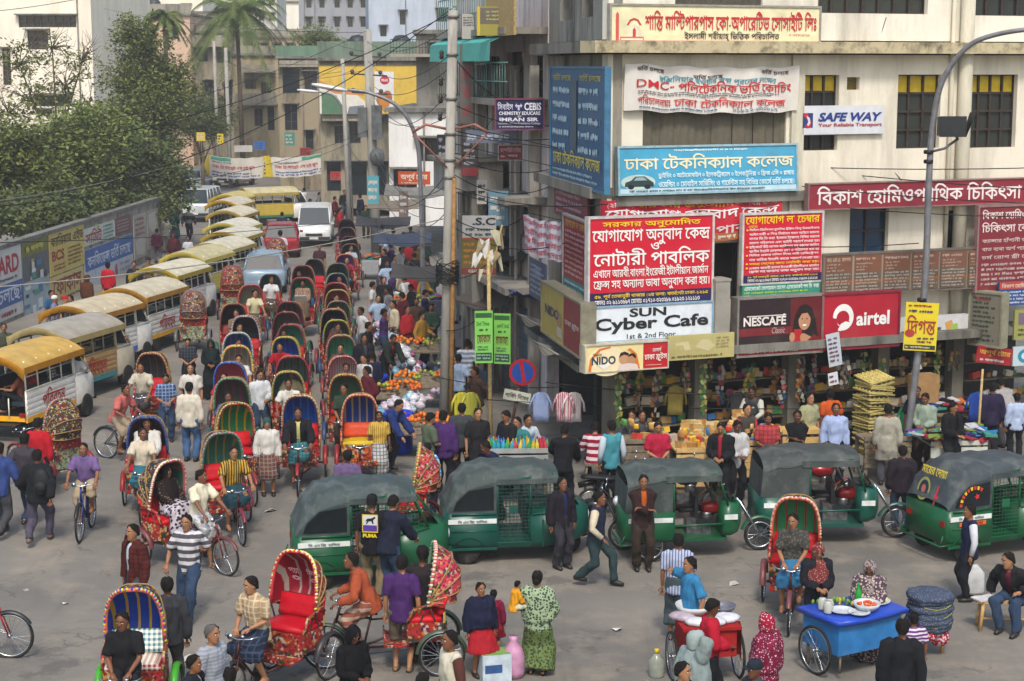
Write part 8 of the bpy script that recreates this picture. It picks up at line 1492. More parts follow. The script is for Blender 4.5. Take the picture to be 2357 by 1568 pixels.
QL=[('A',532,872,8,'dark rickshaw with maroon and green lining, left queue, behind the green and yellow one','30302e','5a2030',('8a8a70','6a6a5a','3a6a4a')),('A',527,836,8,'pink-lined rickshaw with a blue rim carrying a puller in crimson','8a3a4a','6a2a3a',('2a4a9a','4a6aa8','2a3a7a')),('A',545,797,6,'rickshaw with red and gold beaded rim and white-shirted puller, left queue','6a6a62','8a7a6a',('b8a03a','b03a3a','b8b060')),('A',546,767,6,'rickshaw with silver rim over a blue lining, left queue','1e3a7a','4a4a5a',('a8b0b4','9aa09a','7a8a8a')),('A',562,728,6,'rickshaw with a dull crimson crown beside the man in a mustard tunic','14181a','1a1a1c',('8a4a5a','7a3a4a','a8a8a8')),('A',538,700,6,'rickshaw with rust-brown hood, left queue','1c1214','2a1a1a',('8a5a3a','7a4a3a','6a3a30')),('A',578,657,8,'rickshaw with crimson rim and teal lining far up the left queue','3a8a78','9a1a24',('9a1a28','8a2a3a','8a1a24')),('B',663,857,5,'rickshaw with worn yellow rim and dark teal lining, middle queue','24484a','1a3236',('a8a04a','8a8a5a','7a6a3a')),('B',672,822,5,'rickshaw with red rim and grey-green lining, middle queue','3a5048','2a3a36',('8a2a30','7a3a3a','6a1a24')),('B',655,777,5,'bright blue-lined rickshaw with a yellow-green rim, middle queue','1e3a8a','14285a',('a8a030','a8a860','8a7a2a')),('B',667,748,5,'rickshaw with teal and maroon stripes, middle queue','2a6a5a','5a2a2a',('7a2a34','6a3a3a','8a3a3a')),('B',659,720,4,'rickshaw with maroon rim and grey stripes, middle queue','4a4a48','3a2a2a',('6a2430','5a2a30','5a1a24')),('B',664,696,4,'rickshaw with thin maroon ribs just behind the grey-striped one','3a3230','5a4038',('6a2a34','5a3030','5a2028')),('B',694,640,3,'green-lined rickshaw carrying a woman with a newspaper','2a7a5a','2a5a48',('8a2a2a','6a3a3a','7a2a2a')),('B',696,612,3,'small maroon rickshaw behind the woman with a newspaper','3a2428','4a2a2a',('7a2a34','6a3a3a','5a2a2a')),('B',722,597,3,'dark rickshaw beside the maroon one, far middle queue','1c2024','2a2a2e',('4a4a4c','5a5a5a','3a3a3a')),('B',622,632,10,'rickshaw in front of the silver hatchback with a green lining','1e4a3a','16322a',('3a4a44','3a3a3a','4a3a3a')),('C',795,864,4,'dark green rickshaw with bright yellow panels, right queue','2f4a38','c0a81e',('a8a04a','7a8a4a','8a3a2a')),('C',790,822,4,'white-lined rickshaw with a red tassel, right queue','b8b8ba','a02028',('a8a098','8a4a4a','8a2a34')),('C',785,773,4,'mint-green striped rickshaw with a silver rim, right queue','2f7a5c','3a5a48',('8a8a7a','6a7a6a','8a4a3a')),('C',775,738,4,'rickshaw with yellow-dotted rim and smoky lining, right queue','3a3634','2a3a3a',('a8a03a','8a8a3a','6a6a2a')),('C',768,712,4,'rickshaw with crimson crown and navy lining, right queue','141a34','2a1a20',('8a2a38','a03a44','8a8a5a')),('C',778,694,3,'rickshaw with a green lining just behind the crimson crown','2a5a44','1a3a2e',('7a7a6a','6a6a5a','5a4a3a')),('C',776,668,3,'rickshaw with red lining and gold rim, right queue','6a2a34','3a2a30',('a89a3a','8a7a3a','6a5a2a')),('C',772,652,3,'small rickshaw with a bright crimson rim, right queue','5a1a24','2a2a30',('9a2a3a','8a2a34','7a2a34')),('C',776,630,3,'rickshaw with a deep blue lining, right queue','1c2a5a','22305a',('6a8a80','6a6a5a','3a3a3a')),('C',777,607,3,'rickshaw with a bottle-green hood, right queue','1c3a30','22342c',('5a6a58','5a5a4a','3a4a3a')),('C',795,586,3,'vivid blue rickshaw with a red seat, far right queue','1a3f9a','8a3a3a',('a88a4a','9a3a3a','8a3030')),('C',806,562,3,'dark green rickshaw beyond the vivid blue one','2a4a3a','1a2a24',('6a5a4a','5a4a3a','4a2a2a')),('C',803,545,3,'dusky rickshaw with a thin dark red rim, far right queue','2a2428','3a2a30',('5a2a30','4a3a3a','4a2a2a')),('C',798,524,2,'purple-brown rickshaw near the far end of the right queue','2c2034','3a2a30',('5a3a40','4a3a3a','4a2a2a')),('C',797,505,2,'farthest dark rickshaw of the right queue','221c28','2a2428',('4a3a3a','4a3a3a','3a2a2a'))]
LT=lambda h:''.join('%02x'%min(190,int(int(h[i:i+2],16)*1.18+14))for i in(0,2,4))
for q,x,y,yaw,lab,c1,c2,rim in QL:
 c1,c2=LT(c1),LT(c2)
 s_=random.Random(x*y).choice;Q[(x,y)]=rickshaw(x,y,yaw+R.uniform(-9,9),lab,(c1,c2),cover=s_(['3a2a30','2a3030','5a2a2a','3a3a2a']),rim=rim,seat=s_(['a01420','8a1a24','a03a1a']),back=s_(['a01420','7a2a2a','2a4a7a']),guard=s_(['3a2a2a','2a4a3a','6a2a2a','2a3a5a']),linpat=s_(['panels','panels','vstripe',None]),frame=s_(['3a1a18','1c3a2a','20283a','4a4038']),s=s_([.96,1.0,1.03]))
rickshaw(445,668,184,'rickshaw seen from behind with a chrome trim and art panel',('3a3a40','5a4a3a'),cover='5a4a50',rim=('8a5a6a','7a6a6a','6a3a4a'),guard='5a5a5c')
rickshaw(534,611,186,'rickshaw seen from behind with a red back and green strip',('3a3a40','5a4a3a'),cover='7a2028',rim=('8a2a3a','7a3a3a','6a2a34'),guard='4a2a2a')
rickshaw(636,548,186,'rickshaw seen from behind with a purple-red back beside the red car',('3a3a40','5a4a3a'),cover='6a2230',rim=('5a3a44','6a3a3a','5a2a34'),guard='3a2a2a')
autorick(846,1330,101,'green auto rickshaw with a blue-grey canopy, first from the left','0d4a2c','333e3e')
autorick(1178,1275,97,'teal-green auto rickshaw with wire grille doors, second from the left','0c453a','333d3b',mesh_c='17483d',s=.98)
autorick(1572,1272,96,'open-sided green three-wheeler behind the man with folded arms','0e4c2c','323c3a',opened=True,s=.98)
autorick(1884,1240,92,'open-sided three-wheeler with a sagging grey canopy behind the front right rickshaw','0c463a','343a39',opened=True,s=1.02)
autorick(2262,1262,112,'auto rickshaw with painted crest and red star on its dark rear hood','0c4a2a','323a3e',art=True,s=1.0)
motorbike(1430,1190,100,'black motorcycle between the second and third auto rickshaws');motorbike(1560,1195,95,'black motorcycle seen through the open green three-wheeler','1a1a1c');motorbike(1870,1175,95,'motorcycle with a red tank behind the open grey-canopied three-wheeler','7a1216');motorbike(1345,1262,80,'dark motorcycle behind the man in the navy shirt','16181c')
BL=bicycle(218,1205,2,'blue bicycle ridden by the boy in lilac');BP=bicycle(228,1052,62,'dark bicycle ridden by the man in pink','2a2a2c');BR=bicycle(-176,1512,88,'red bicycle poking in at the lower left edge','8a1420')
T,S=('shirt',),None
def tp_(k,c,pat=None,c2='ffffff',s=1.0,under=None):return(k,c,pat,c2,s)+((under,)if under else())
JN,DK,GR,KH,BN=('pants','2a3a50'),('pants','17181c'),('pants','3a3a3e'),('pants','6a5c44'),('pants','30261e')
puller(RA_,'riderest',tp_('shirt','18181a'),('pants','1c1c20'),'puller in black shirt seen from above on the nearest blue rickshaw')
person(0,0,-28,'sideride',tp_('shirt','9a8466','plaid','b8a68a'),('midlungi','1c2230','plaid','2e3a50'),'puller in tan checked shirt sitting on the empty red rickshaw',loc=on(RB_),shoe=None)
puller(RM_,'rideleft',tp_('long','8e4228'),('midlungi','7a4436','hstripe','9a8474'),'puller in rust-orange hoodie leaning over his handlebar')
puller(RC_,'riderest',tp_('shirt','3a3834','print','54504a'),('midlungi','2f6488'),'puller in dark shirt and sky-blue lungi on the green and yellow rickshaw')
puller(RD,'ridetall',tp_('shirt','c4bca4'),('midlungi','9a9a98','plaid','b8b8b8'),'young puller in cream shirt and pale lungi in front of the woman passenger')
person(0,0,52,'passenger',tp_('long','1e1614','dots','6a5a50'),('dress','a8a0a8','print','2a2024',1.6),'woman passenger in brown patterned dress and dark headscarf',hair='scarf',scarf=('1c1210',),loc=on(RD),shoe=None,H=1.6)
puller(RE,'ride',tp_('shirt','a8842e','vstripe','241c18'),('midlungi','1e3a42'),'puller in yellow and black striped shirt holding his handlebar')
puller(RG,'ride',tp_('jacket','16161a',None,'ffffff',1.0,'b8b070'),('midlungi','24505a','check','3a6a70'),'puller in black jacket over a yellow shirt on the blue-lined rickshaw')
puller(RI,'ridetall',tp_('shirt','b8ac98'),('midlungi','2a5a68'),'puller in beige shirt on the rickshaw with a blue rim')
person(0,0,6,'passenger',tp_('jacket','b8b4ac',None,'ffffff',1,'2a2a2e'),DK,'passenger in pale jacket behind the beige-shirted puller',loc=on(RI),shoe=None)
puller(RJ,'ride',tp_('shirt','a8a090'),('midlungi','3a3a3e'),'puller in grey-cream shirt on the orange-beaded rickshaw')
puller(BL,'ride',tp_('shirt','64507c'),('shorts','9a8a70'),'boy in lilac shirt and khaki shorts cycling towards us',H=1.5)
puller(BP,'rideleft',tp_('shirt','a85a54'),('midlungi','8a7a66'),'man in salmon-pink shirt cycling right')
def onq(x,y,pose,top,bot,label,**kw):return puller(Q[(x,y)],pose,top,bot,label,**kw)
onq(527,836,'ride',tp_('shirt','9a1e34'),DK,'puller in crimson shirt in the left queue');onq(545,797,'ride',tp_('shirt','b4b2ae'),DK,'puller in white shirt under the red and gold hood rim');onq(562,728,'ridetall',tp_('long','8e6a24'),('midlungi','5a4a2a'),'puller in mustard tunic far up the left queue');onq(578,657,'ridetall',tp_('shirt','b0a684'),('midlungi','4a4438'),'puller in cream shirt by the crimson rim rickshaw')
onq(663,857,'ride',tp_('shirt','b8b4aa'),DK,'puller in white shirt in the middle queue');onq(672,822,'ride',tp_('shirt','b8ac84'),DK,'puller in pale yellow shirt in the middle queue');onq(655,777,'ride',tp_('shirt','8e1620'),DK,'puller in red shirt under the bright blue lining');onq(667,748,'ride',tp_('shirt','7a1a22'),DK,'puller in dark red in front of the teal and maroon stripes');onq(694,640,'passenger',tp_('shawl','8a7060','print','4a3a30'),('dress','5a4a3a'),'woman passenger in brown shawl reading a newspaper',hair='long');onq(622,632,'ridetall',tp_('shirt','b4b2b0'),('midlungi','4a3a2a'),'puller in white shirt beside the silver hatchback');onq(696,612,'ride',tp_('shirt','2a2a30'),DK,'puller in black shirt, far middle queue')
for i,(k,c,w)in enumerate([((532,872),'3a4a6a','slate-blue'),((546,767),'8a8a86','ash-grey'),((538,700),'6a5a48','dull brown'),((659,720),'4a2a3a','plum'),((664,696),'2a3a4a','steel-blue'),((795,864),'2a3a2a','moss'),((790,822),'1c1c22','jet-black'),((775,738),'5a2a24','brick'),((768,712),'a8a69e','off-white'),((778,694),'3a5a6a','petrol-blue'),((776,668),'9a8a6a','sand'),((776,630),'4a4a4e','lead-grey'),((795,586),'7a2028','scarlet'),((806,562),'8a8e96','silver-grey')]):onq(*k,['ride','ridetall','riderest'][i%3],tp_('shirt',c),[DK,('midlungi','3a4a5a','plaid','5a6a7a'),BN][i%3],'puller in %s shirt waiting in the rickshaw queue'%w,H=1.58+.02*(i%5))
onq(785,773,'ride',tp_('shirt','5a3030'),DK,'puller in brown shirt in the right queue')
P=person
P(4,1020,172,'walk',tp_('jacket','2a3a6a',None,'ffffff',1,'2a6a7a'),GR,'man in blue and teal jacket cut off by the left edge',fy=1236)
P(62,998,172,'walk',tp_('long','38333a'),JN,'man in charcoal shirt and jeans walking away at left',fy=1208)
P(92,1036,178,'walk2',tp_('jacket','17181c',None,'ffffff',1,'17181c'),('pants','45404e'),'man in black jacket and grey trousers carrying a black backpack',fy=1252,shoe='5a5048')
P(86,962,176,'stand',tp_('long','9e1420'),DK,'man in bright red top near the left rickshaw with folded hood')
P(305,1207,-42,'stand',tp_('jacket','4a1c1a','check','35120f',1,'a8b0bc'),GR,'moustached man in maroon check jacket over a white shirt',H=1.68)
P(384,1328,195,'stand',tp_('jacket','2e2f33',None,'ffffff',1,'8a8a8c'),('pants','3a3834'),'man in grey suit standing behind the nearest blue rickshaw',H=1.68)
P(440,1182,-12,'walk',tp_('tee','4a464c','hstripe','b8b6b8'),JN,'young man in grey and white striped T-shirt striding across the road',fy=1425)
P(488,1438,60,'stand',tp_('sweater','8e929a','hstripe','7a7e86',.4),DK,'grey-haired man in pale grey sweater at the bottom edge',hair='grey',H=1.66)
P(446,1508,80,'stand',tp_('jacket','1a1a22',None,'ffffff',1,'b8b8bc'),DK,'boy in dark jacket and white collar at the bottom edge',H=1.5)
P(529,1536,170,'stand',tp_('shirt','2a2a30'),DK,'dark-haired head just showing at the bottom edge left of the red rickshaw',H=1.5)
P(812,1440,40,'front',tp_('long','0c0c0f'),('dress','0c0c0f'),'woman in full black veil and gown at the bottom edge',hair='scarf',scarf=('0c0c0f',),H=1.58)
P(927,1285,172,'stand',tp_('shirt','3c2052'),('shorts','5a5246'),'man in purple polo shirt and grey shorts seen from behind',fy=1545,shoe='5a4a34')
P(975,1262,176,'stand2',tp_('sweater','241e20'),DK,'man in dark brown sweater and black jeans beside the purple polo',fy=1528)
P(1035,1452,-60,'stand',tp_('vest','b0aa98',None,'ffffff',1,'4a2a24'),DK,'bearded man in cream vest and brown sleeves at the bottom edge',H=1.66)
P(973,1549,150,'stand',tp_('shirt','1c1c20'),DK,'top of a dark head at the bottom edge below the purple polo',H=1.5)
P(1106,1345,25,'stand',tp_('shawl','14182e'),('frock','8e1620'),'girl in navy cardigan over a red skirt',fy=1556,hair='bun')
P(1136,1372,175,'stand',tp_('sweater','6a1430'),('frock','7a1426'),'little girl in magenta jumper behind the navy cardigan',fy=1512,hair='bun')
P(1237,1318,168,'carry',tp_('shawl','8a9a7a','print','2a3a34',1.0),('dress','5a6a3a','print','2c382a'),'woman in green patterned shawl carrying a baby',fy=1552,hair='bun')
b=BUILT[-1]['loc'];P(0,0,120,'sit',tp_('long','c08418'),('pants','b0b09a'),'baby in orange top held on the woman\'s left hip',loc=(b.x-.34,b.y-.08,.80),H=.78,shoe=None)
P(1292,1103,35,'stand',tp_('jacket','1c171e',None,'ffffff',1,'20244c'),('pants','2c2a30'),'man in dark open jacket and navy shirt beside the second auto rickshaw',fy=1308)
P(1370,1130,70,'walk',tp_('vest','1c2234',None,'ffffff',1,'b4a890'),('pants','263638'),'man in navy waistcoat and cream sleeves walking right',fy=1348)
P(1478,1097,4,'folded',tp_('jacket','2c1a1a',None,'ffffff',1,'9a4a14'),BN,'man with folded arms in a brown jacket before the open green three-wheeler',fy=1312)
P(1562,1228,172,'stand',tp_('shirt','9aa2b4','vstripe','5a6080'),('lungi','3a4448'),'man in blue striped shirt and grey lungi seen from behind',H=1.62)
P(1588,1282,-70,'wave',tp_('shirt','2c6a92'),('pants','2a3a44'),'man in blue shirt raising a hand to his face',H=1.62)
P(1640,1378,95,'front',tp_('sweater','9e1428'),DK,'vendor in crimson jumper leaning over the red food cart',H=1.62)
P(1602,1452,120,'phone',tp_('shawl','7a8684'),('dress','7a8684'),'woman in grey-green veil with a hand at her ear',hair='scarf',scarf=('86928e',),H=1.55)
P(1572,1524,60,'stand',tp_('shirt','1c1c22'),DK,'dark-haired man at the bottom edge beside the red cart',H=1.6)
P(1764,1412,-130,'stand',tp_('shawl','6a1230','dots','b0a0a8',.8),('dress','6a1838','dots','a8a0a4',.8),'woman in maroon and white dotted veil seen from behind',hair='scarf',scarf=('8a1430','dots','b8a8ac',.8),H=1.58)
P(1738,1518,-60,'stand',tp_('shirt','3a3a40'),DK,'man in dark cap at the bottom edge',hair='cap',scarf=('1c222c',),H=1.6)
P(1883,1252,8,'front',tp_('jacket','1a1a20',None,'ffffff',1,'8a2a2e'),DK,'vendor woman in black jacket and red headscarf at the blue cart',hair='scarf',scarf=('6a2a2c','dots','a8907a',.7),H=1.55)
P(2002,1290,-18,'front',tp_('shawl','4a3848','print','a89a8a'),('dress','3a2c38','print','8a7c70'),'woman in purple and cream patterned veil beside the blue cart',hair='scarf',scarf=('8a7e78','print','4a3a44'),H=1.5)
P(2078,1424,170,'stand',tp_('jacket','16171b',None,'ffffff',1,'16171b'),DK,'broad man in black jacket seen from behind near the blue cart',H=1.66)
P(2104,1412,190,'stand',tp_('tee','5a2a6a','hstripe','b8b0b8',.6),DK,'child in purple striped top behind the broad black jacket',H=1.2)
P(2226,1166,-88,'stand',tp_('vest','141a34',None,'ffffff',1,'b8b8bc'),('pants','181a20'),'man in navy waistcoat and white sleeves carrying a plastic bag',fy=1382)
P(2322,1272,-40,'sitbench',tp_('jacket','1a1a1c',None,'ffffff',1,'5a2230'),JN,'man in black jacket with purple scarf sitting on the wooden bench',H=1.7)
P(2072,1030,176,'stand',tp_('jacket','221c22',None,'ffffff',1,'221c22'),JN,'man in dark brown jacket seen from behind by the lamp post',fy=1222)
P(856,1138,172,'stand',tp_('tee','141318'),KH,'man in black T-shirt with a white and yellow cat print at the first auto rickshaw',H=1.72,hair='beanie',scarf=('141318',));PUMA=BUILT[-1]
P(905,1140,150,'reach',tp_('jacket','181c2c',None,'ffffff',1,'181c2c'),JN,'man in shiny navy jacket leaning into the first auto rickshaw',H=1.72)
P(800,1036,176,'stand',tp_('shirt','5c4a6a'),DK,'man in mauve shirt seen from behind above the first auto rickshaw',H=1.62)
P(874,950,12,'stand',tp_('shirt','9a7a2c','vstripe','b89a4a'),('lungi','a8a8a4','plaid','5a5a60'),'man in mustard shirt and pale checked lungi beside the orange rickshaw',fy=1106)
P(985,1023,174,'stand',tp_('long','4a82b0','plaid','a8c0d0'),('pants','12141e'),'man in sky-blue checked shirt seen from behind',fy=1192)
P(618,965,12,'stand',tp_('long','b8b4ac'),('midlungi','5a3a34','plaid','7a6a60'),'man in white shirt and green cap standing with his rickshaw',hair='beanie',scarf=('2a4a44',),fy=1140)
P(440,884,176,'stand',tp_('long','b8b0a0'),('pants','3a5478'),'man in cream shirt and blue jeans seen from behind',fy=1062)
P(438,838,4,'stand',tp_('shirt','b8b2a8'),DK,'man in white shirt facing us behind the cream shirt',H=1.68)
P(385,862,15,'front',tp_('shirt','34466a','plaid','7a8aa4'),JN,'young man in blue checked shirt looking down',fy=1016)
P(436,780,8,'front',tp_('shirt','1e2028','plaid','3e424c'),DK,'man in black checked shirt looking at his hands',fy=912)
P(484,782,10,'front',tp_('long','101416'),('dress','121618'),'woman in dark teal-black veil in the road',hair='scarf',scarf=('12201f',),H=1.55)
P(598,852,20,'hold',tp_('long','b4b6b8'),JN,'man in white shirt holding a magenta folder between the queues',H=1.66)
P(312,672,176,'stand',tp_('jacket','15161a',None,'ffffff',1,'15161a'),DK,'man in black clothes behind the fourth van',H=1.66)
P(248,604,165,'stand',tp_('long','9a1220'),DK,'man in bright red shirt facing the blue wall advert',H=1.66)
P(200,633,150,'stand',tp_('shawl','4a2a18'),('dress','4a2a18'),'woman in brown shawl beside the painted wall',hair='scarf',scarf=('4a2a18',),H=1.56)
P(308,602,10,'stand',tp_('jacket','1a1a20',None,'ffffff',1,'2a2a30'),DK,'man in dark jacket at the end of the blue advert',H=1.66)
P(342,592,30,'stand',tp_('shirt','5a4a2a'),DK,'man in olive shirt and cap above the fifth van',hair='cap',H=1.62)
P(8,745,20,'stand',tp_('shirt','3a3e30'),DK,'man in dark green shirt at the left edge beside the vans',H=1.66)
P(118,668,60,'stand',tp_('shirt','1f4a6a'),DK,'man in blue shirt by the wall behind the third van',H=1.62);P(125,680,100,'stand',tp_('shirt','6a6a88'),DK,'man in prayer cap beside the blue shirt at the wall',hair='prayer',scarf=('b8b8b0',),H=1.58);P(149,680,80,'stand',tp_('shirt','3a3a40'),DK,'man in red cap by the wall',hair='cap',scarf=('9a1a20',),H=1.6);P(162,680,-40,'stand',tp_('shirt','2a2a30'),DK,'dark-haired man next to the red cap by the wall',H=1.6)
P(0,0,175,'driver',tp_('shirt','b4b4b6'),DK,'driver in white shirt at the window of the nearest van',loc=on(V1,-.52,-1.02,.93),shoe=None)
for i,c in enumerate(['6a3a2c','8a2a2a','15171a','9a9a98']):P(0,0,262,'driver',tp_('shirt',c,None if i<3 else 'check','3a3a3a'),DK,['passenger in brown inside the nearest van','passenger in red shawl inside the nearest van','passenger in black inside the nearest van','passenger in grey check inside the nearest van'][i],loc=on(V1,-.50,1.35-.45*i,.93),shoe=None)
P(363,528,176,'stand',tp_('long','3a0f24'),('pants','4a444c'),'man in wine-red shirt walking away up the left kerb',fy=606);P(399,537,5,'stand',tp_('shawl','3a1418'),('dress','4a1a22'),'woman in maroon veil on the left kerb',hair='scarf',scarf=('4a1a20',),H=1.55);P(432,545,10,'stand',tp_('shirt','a8a8ac'),DK,'boy with a white shirt and dark strap on the left kerb',H=1.4);P(381,500,178,'stand',tp_('shirt','a8a49c'),('pants','8a8478'),'man in white seen from behind on the far left kerb',H=1.62);P(401,480,178,'stand',tp_('long','2a5a5a'),('dress','2a5a5a'),'woman in teal with a red bag on the far left kerb',hair='long',H=1.5);P(434,478,178,'walk',tp_('jacket','1a1e2c','hstripe','5a5a58',3,'1a1e2c'),DK,'man in dark jacket with a pale band walking up the left kerb',H=1.66)
P(735,562,6,'stand',tp_('shirt','2a1a20','vstripe','4a2a30'),DK,'young man in dark striped shirt between the middle and right queues',H=1.62);P(585,540,8,'stand',tp_('long','b4b2b4'),DK,'man in white kurta top beside the boy in orange',H=1.62);P(599,556,8,'stand',tp_('shirt','a04420'),DK,'boy in orange shirt beside the white top',H=1.25);P(565,520,10,'stand',tp_('long','3a1c24'),DK,'man in maroon shirt beside the van queue',H=1.66);P(649,488,176,'stand',tp_('jacket','1c2234',None,'ffffff',1,'1c2234'),DK,'man in dark jacket walking up the empty middle of the road',H=1.66);P(645,530,178,'stand',tp_('shirt','b0a0a4'),DK,'person in pinkish white riding the rickshaw by the red car',H=1.9)
def item(name,label,cat,mats,fn,loc,rz=0.0,group=None,s=1.0,rx=0.0):
 m=MB();fn(m);o=m.build(name,mats);o.location=loc;o.rotation_euler=(rx,0,rz);o.scale=(s,s,s);return tag(o,label,cat,group)
def many(name,label,cat,group,meshes,mats,spots):
 for i,(p,rz,s)in enumerate(spots):
  o=link(name,meshes[i%len(meshes)],None,p,[mats[R.randrange(len(mats))]]);o.rotation_euler=(R.uniform(-.2,.2),R.uniform(-.2,.2),rz);o.scale=(s,s,s);tag(o,label,cat,group)
PV=.14
def board_stall(label,x0,x1,y,h,depth,yaw=0,mat=None,planks=4,z=PV,legs=True):
 """wooden vendor's box stall: its top front edge spans photo columns x0..x1 at row y"""
 c=gp((x0+x1)/2,y,z+h);w=(gp(x1,y,z+h)-gp(x0,y,z+h)).x;e=empty('plank_stall',(c.x,c.y,z),radians(yaw),label,'market stall')
 t=MB();t.box((0,depth/2,h-.02),(w,depth,.04));t.box((0,-.01,h+.02),(w,.04,.09));t.build('stall_top',mat or WOOD,e)
 f=MB();ph=(h*.62)/planks
 for i in range(planks):f.box((0,-.02-.008*(i%2),h-.06-ph*(i+.5)),(w*(1-.02*(i%3)),.025,ph*.9))
 f.build('front_planks',mat or WOOD,e)
 if legs:
  for sx in(-1,1):
   for yy in(.04,depth-.05):l=MB();l.box((sx*(w/2-.05),yy,h/2-.02),(.07,.06,h));l.build('leg',OLDWOOD,e)
 return e,c,w
S1,c1,w1=board_stall('grey plank stall behind the open green three-wheeler',1428,1546,1018,.95,.8,4,OLDWOOD)
S2,c2,w2=board_stall('new pale plank stall with long legs, left half of the pair',1556,1664,1038,1.05,.8,6,M('b3925c',.7,0,.25,9))
S3,c3,w3=board_stall('new pale plank stall behind the sagging grey canopy, right half of the pair',1668,1786,1022,1.0,.8,6,M('b09058',.7,0,.25,9))
S4,c4,w4=board_stall('stall fronted by one tan plywood sheet',1800,1897,996,1.0,.7,5,M('b8965a',.6,0,.12,3),1)
S5,c5,w5=board_stall('dark weathered plank bench stall beside the lamp post',1988,2100,1012,.85,.7,6,OLDWOOD,5)
S6,c6,w6=board_stall('low grey-white flat cart heaped with clothes',2140,2275,1022,.75,1.1,6,M('a8aaa0',.5,0,.2,4),2)
S7,c7,w7=board_stall('glass-topped drinks stall with coloured bottles behind the second auto rickshaw',1120,1262,1040,.95,.7,3,M('8a8c88',.5,0,.2,4),3)
bx=MB().box((0,0,.045),(.10,.06,.09)).mesh('packet',[WHITE]);bx2=MB().box((0,0,.05),(.16,.10,.10)).mesh('packet',[WHITE]);bag=MB();bag.rings([[(w*cos(a),.4*w*sin(a),z)for a in[k*pi/4 for k in range(8)]]for w,z in((.05,0),(.065,.03),(.06,.09),(.05,.12))]);bag=bag.mesh('packet',[WHITE])
PK=[M(c,.35,0,.15)for c in('b83a2c','c89a2e','3a6a9a','4a8a4a','c8b8a0','b8783a','cfc8c0','8a3a5a','b0904a')]
BIS=[M(c,.5,0,.2)for c in('b08a50','c09a5a','9a703a','b8a070')]
sp=[]
for lv in range(4):
 for i in range(58):
  u=.5+i*.185
  if abs((u%2.3)-.2)>.18 and R.random()<.9:p=F.pt(u,.55+lv*.42,-.42-.2*(lv>1));sp.append((p,F.rz+R.uniform(-.2,.2),R.uniform(1.1,1.9)))
many('packet','snack packet lined up on the shop shelves under the signs','packet','packets on the shop shelves',[bx,bag,bx2],PK+BIS,sp)
for k in range(5):
 m=MB();u0=.5+2.2*k
 for lv in range(4):m.box(F.pt(u0+1.0,.52+lv*.42,-.47-.2*(lv>1)),(1.9,.4,.03),0,F.rz)
 tag(m.build('shelf_rack',OLDWOOD),['shop shelf rack nearest the street corner','shop shelf rack behind the milk sign','shop shelf rack below the faded yellow board','shop shelf rack below the coffee sign','shop shelf rack below the crimson phone sign'][k],'shelf')
PKL=[]
for j,cs in enumerate([('7a2a24','8a6a2e','3a4a3a'),('8a7a30','2a5a3a','6a3a2a'),('2a4a6a','9a948c','8a3a34'),('3a6a3a','6a7a3a','8a8040'),('5a4a3a','8a3a3a','9a8a5a'),('6a5a4a','a09a90','2a3a4a'),('8a5a2a','4a2a2a','7a7a6a')]):
 m=MB()
 for i in range(4+2*(j%4)):
  for s_ in(-1,1):m.box((s_*.04+R.uniform(-.03,.03),R.uniform(-.05,.05),-.1-.11*i),(R.uniform(.05,.09),.03,R.uniform(.07,.12)),R.randrange(3),R.uniform(-.9,.9),R.uniform(-.4,.4),R.uniform(-.5,.5))
 m.tube([(0,0,0),(0,0,-.1-.11*(4+2*(j%4)))],.006,0,4);PKL.append(m.mesh('snack_strip',[M(c,.3,0,.15)for c in cs]))
for i in range(44):
 u=.2+i*.24+R.uniform(-.15,.15)
 if u<9.0:o=link('snack_strip',PKL[R.randrange(7)],None,F.pt(u,z_sh-.1-R.random()*.4,R.uniform(-.5,.4)));o.rotation_euler=(0,0,F.rz+R.uniform(-.5,.5));tag(o,'string of shiny snack packets hanging at the shop front','snack strip','snack strips hanging along the shop fronts')
def heap(cx,cy,z,rx,ry,n,name,label,cat,group,meshes,mats,r,s=(.9,1.1),cone=1.0):
 k=0;sp=[]
 while k<n:
  a=R.uniform(0,2*pi);q=sqrt(R.random());sp.append((Vector((cx+rx*q*cos(a),cy+ry*q*sin(a),z+r*.8+(1-q)*min(rx,ry)*cone*.9*R.uniform(.75,1))),a,R.uniform(*s)));k+=1
 many(name,label,cat,group,meshes,mats,sp)
for e_,c_,w_,n in((S2,c2,w2,26),(S3,c3,w3,24),(S1,c1,w1,12)):
 for i in range(n):pass
 sp=[(Vector((c_.x+R.uniform(-.45,.45)*w_,c_.y+R.uniform(.1,.6),c_.z+.02+.1*(i%3))),R.uniform(0,3),R.uniform(.9,1.4))for i in range(n)]
 many('packet','biscuit or cake packet spread on the plank stalls','packet','packets on the plank stalls',[bx2,bx,bag],BIS+PK[:4],sp)
for k,(x,y)in enumerate([(1572,985),(1600,985),(1628,988),(1742,900),(1770,900),(1690,960)]):
 b=gp(x,y+22,1.0);sp=[(Vector((b.x+.09*(i%3),b.y+.1*(i//15),1.0+.07*((i//3)%5))),.05,1.0)for i in range(15)]
 many('packet','biscuit packet in the tall golden stacks beside the shopkeepers','packet','stacked biscuit packets',[bx],BIS,sp)
bt=MB();bt.lathe((0,0,0),[(.045,0),(.05,.02),(.05,.15),(.025,.20),(.02,.25),(.02,.26)],0,9);bt=bt.mesh('bottle',[WHITE])
many('bottle','coloured drink bottle standing on the drinks stall','bottle','bottles on the drinks stall',[bt],[M(c,.2)for c in('2a5a9a','a82a3a','3a8a4a','b8a030','2a8aa0')],[(Vector((c7.x-w7*.45+.085*(i%14),c7.y+.1+.12*(i//14),c7.z)),0,.85)for i in range(56)])
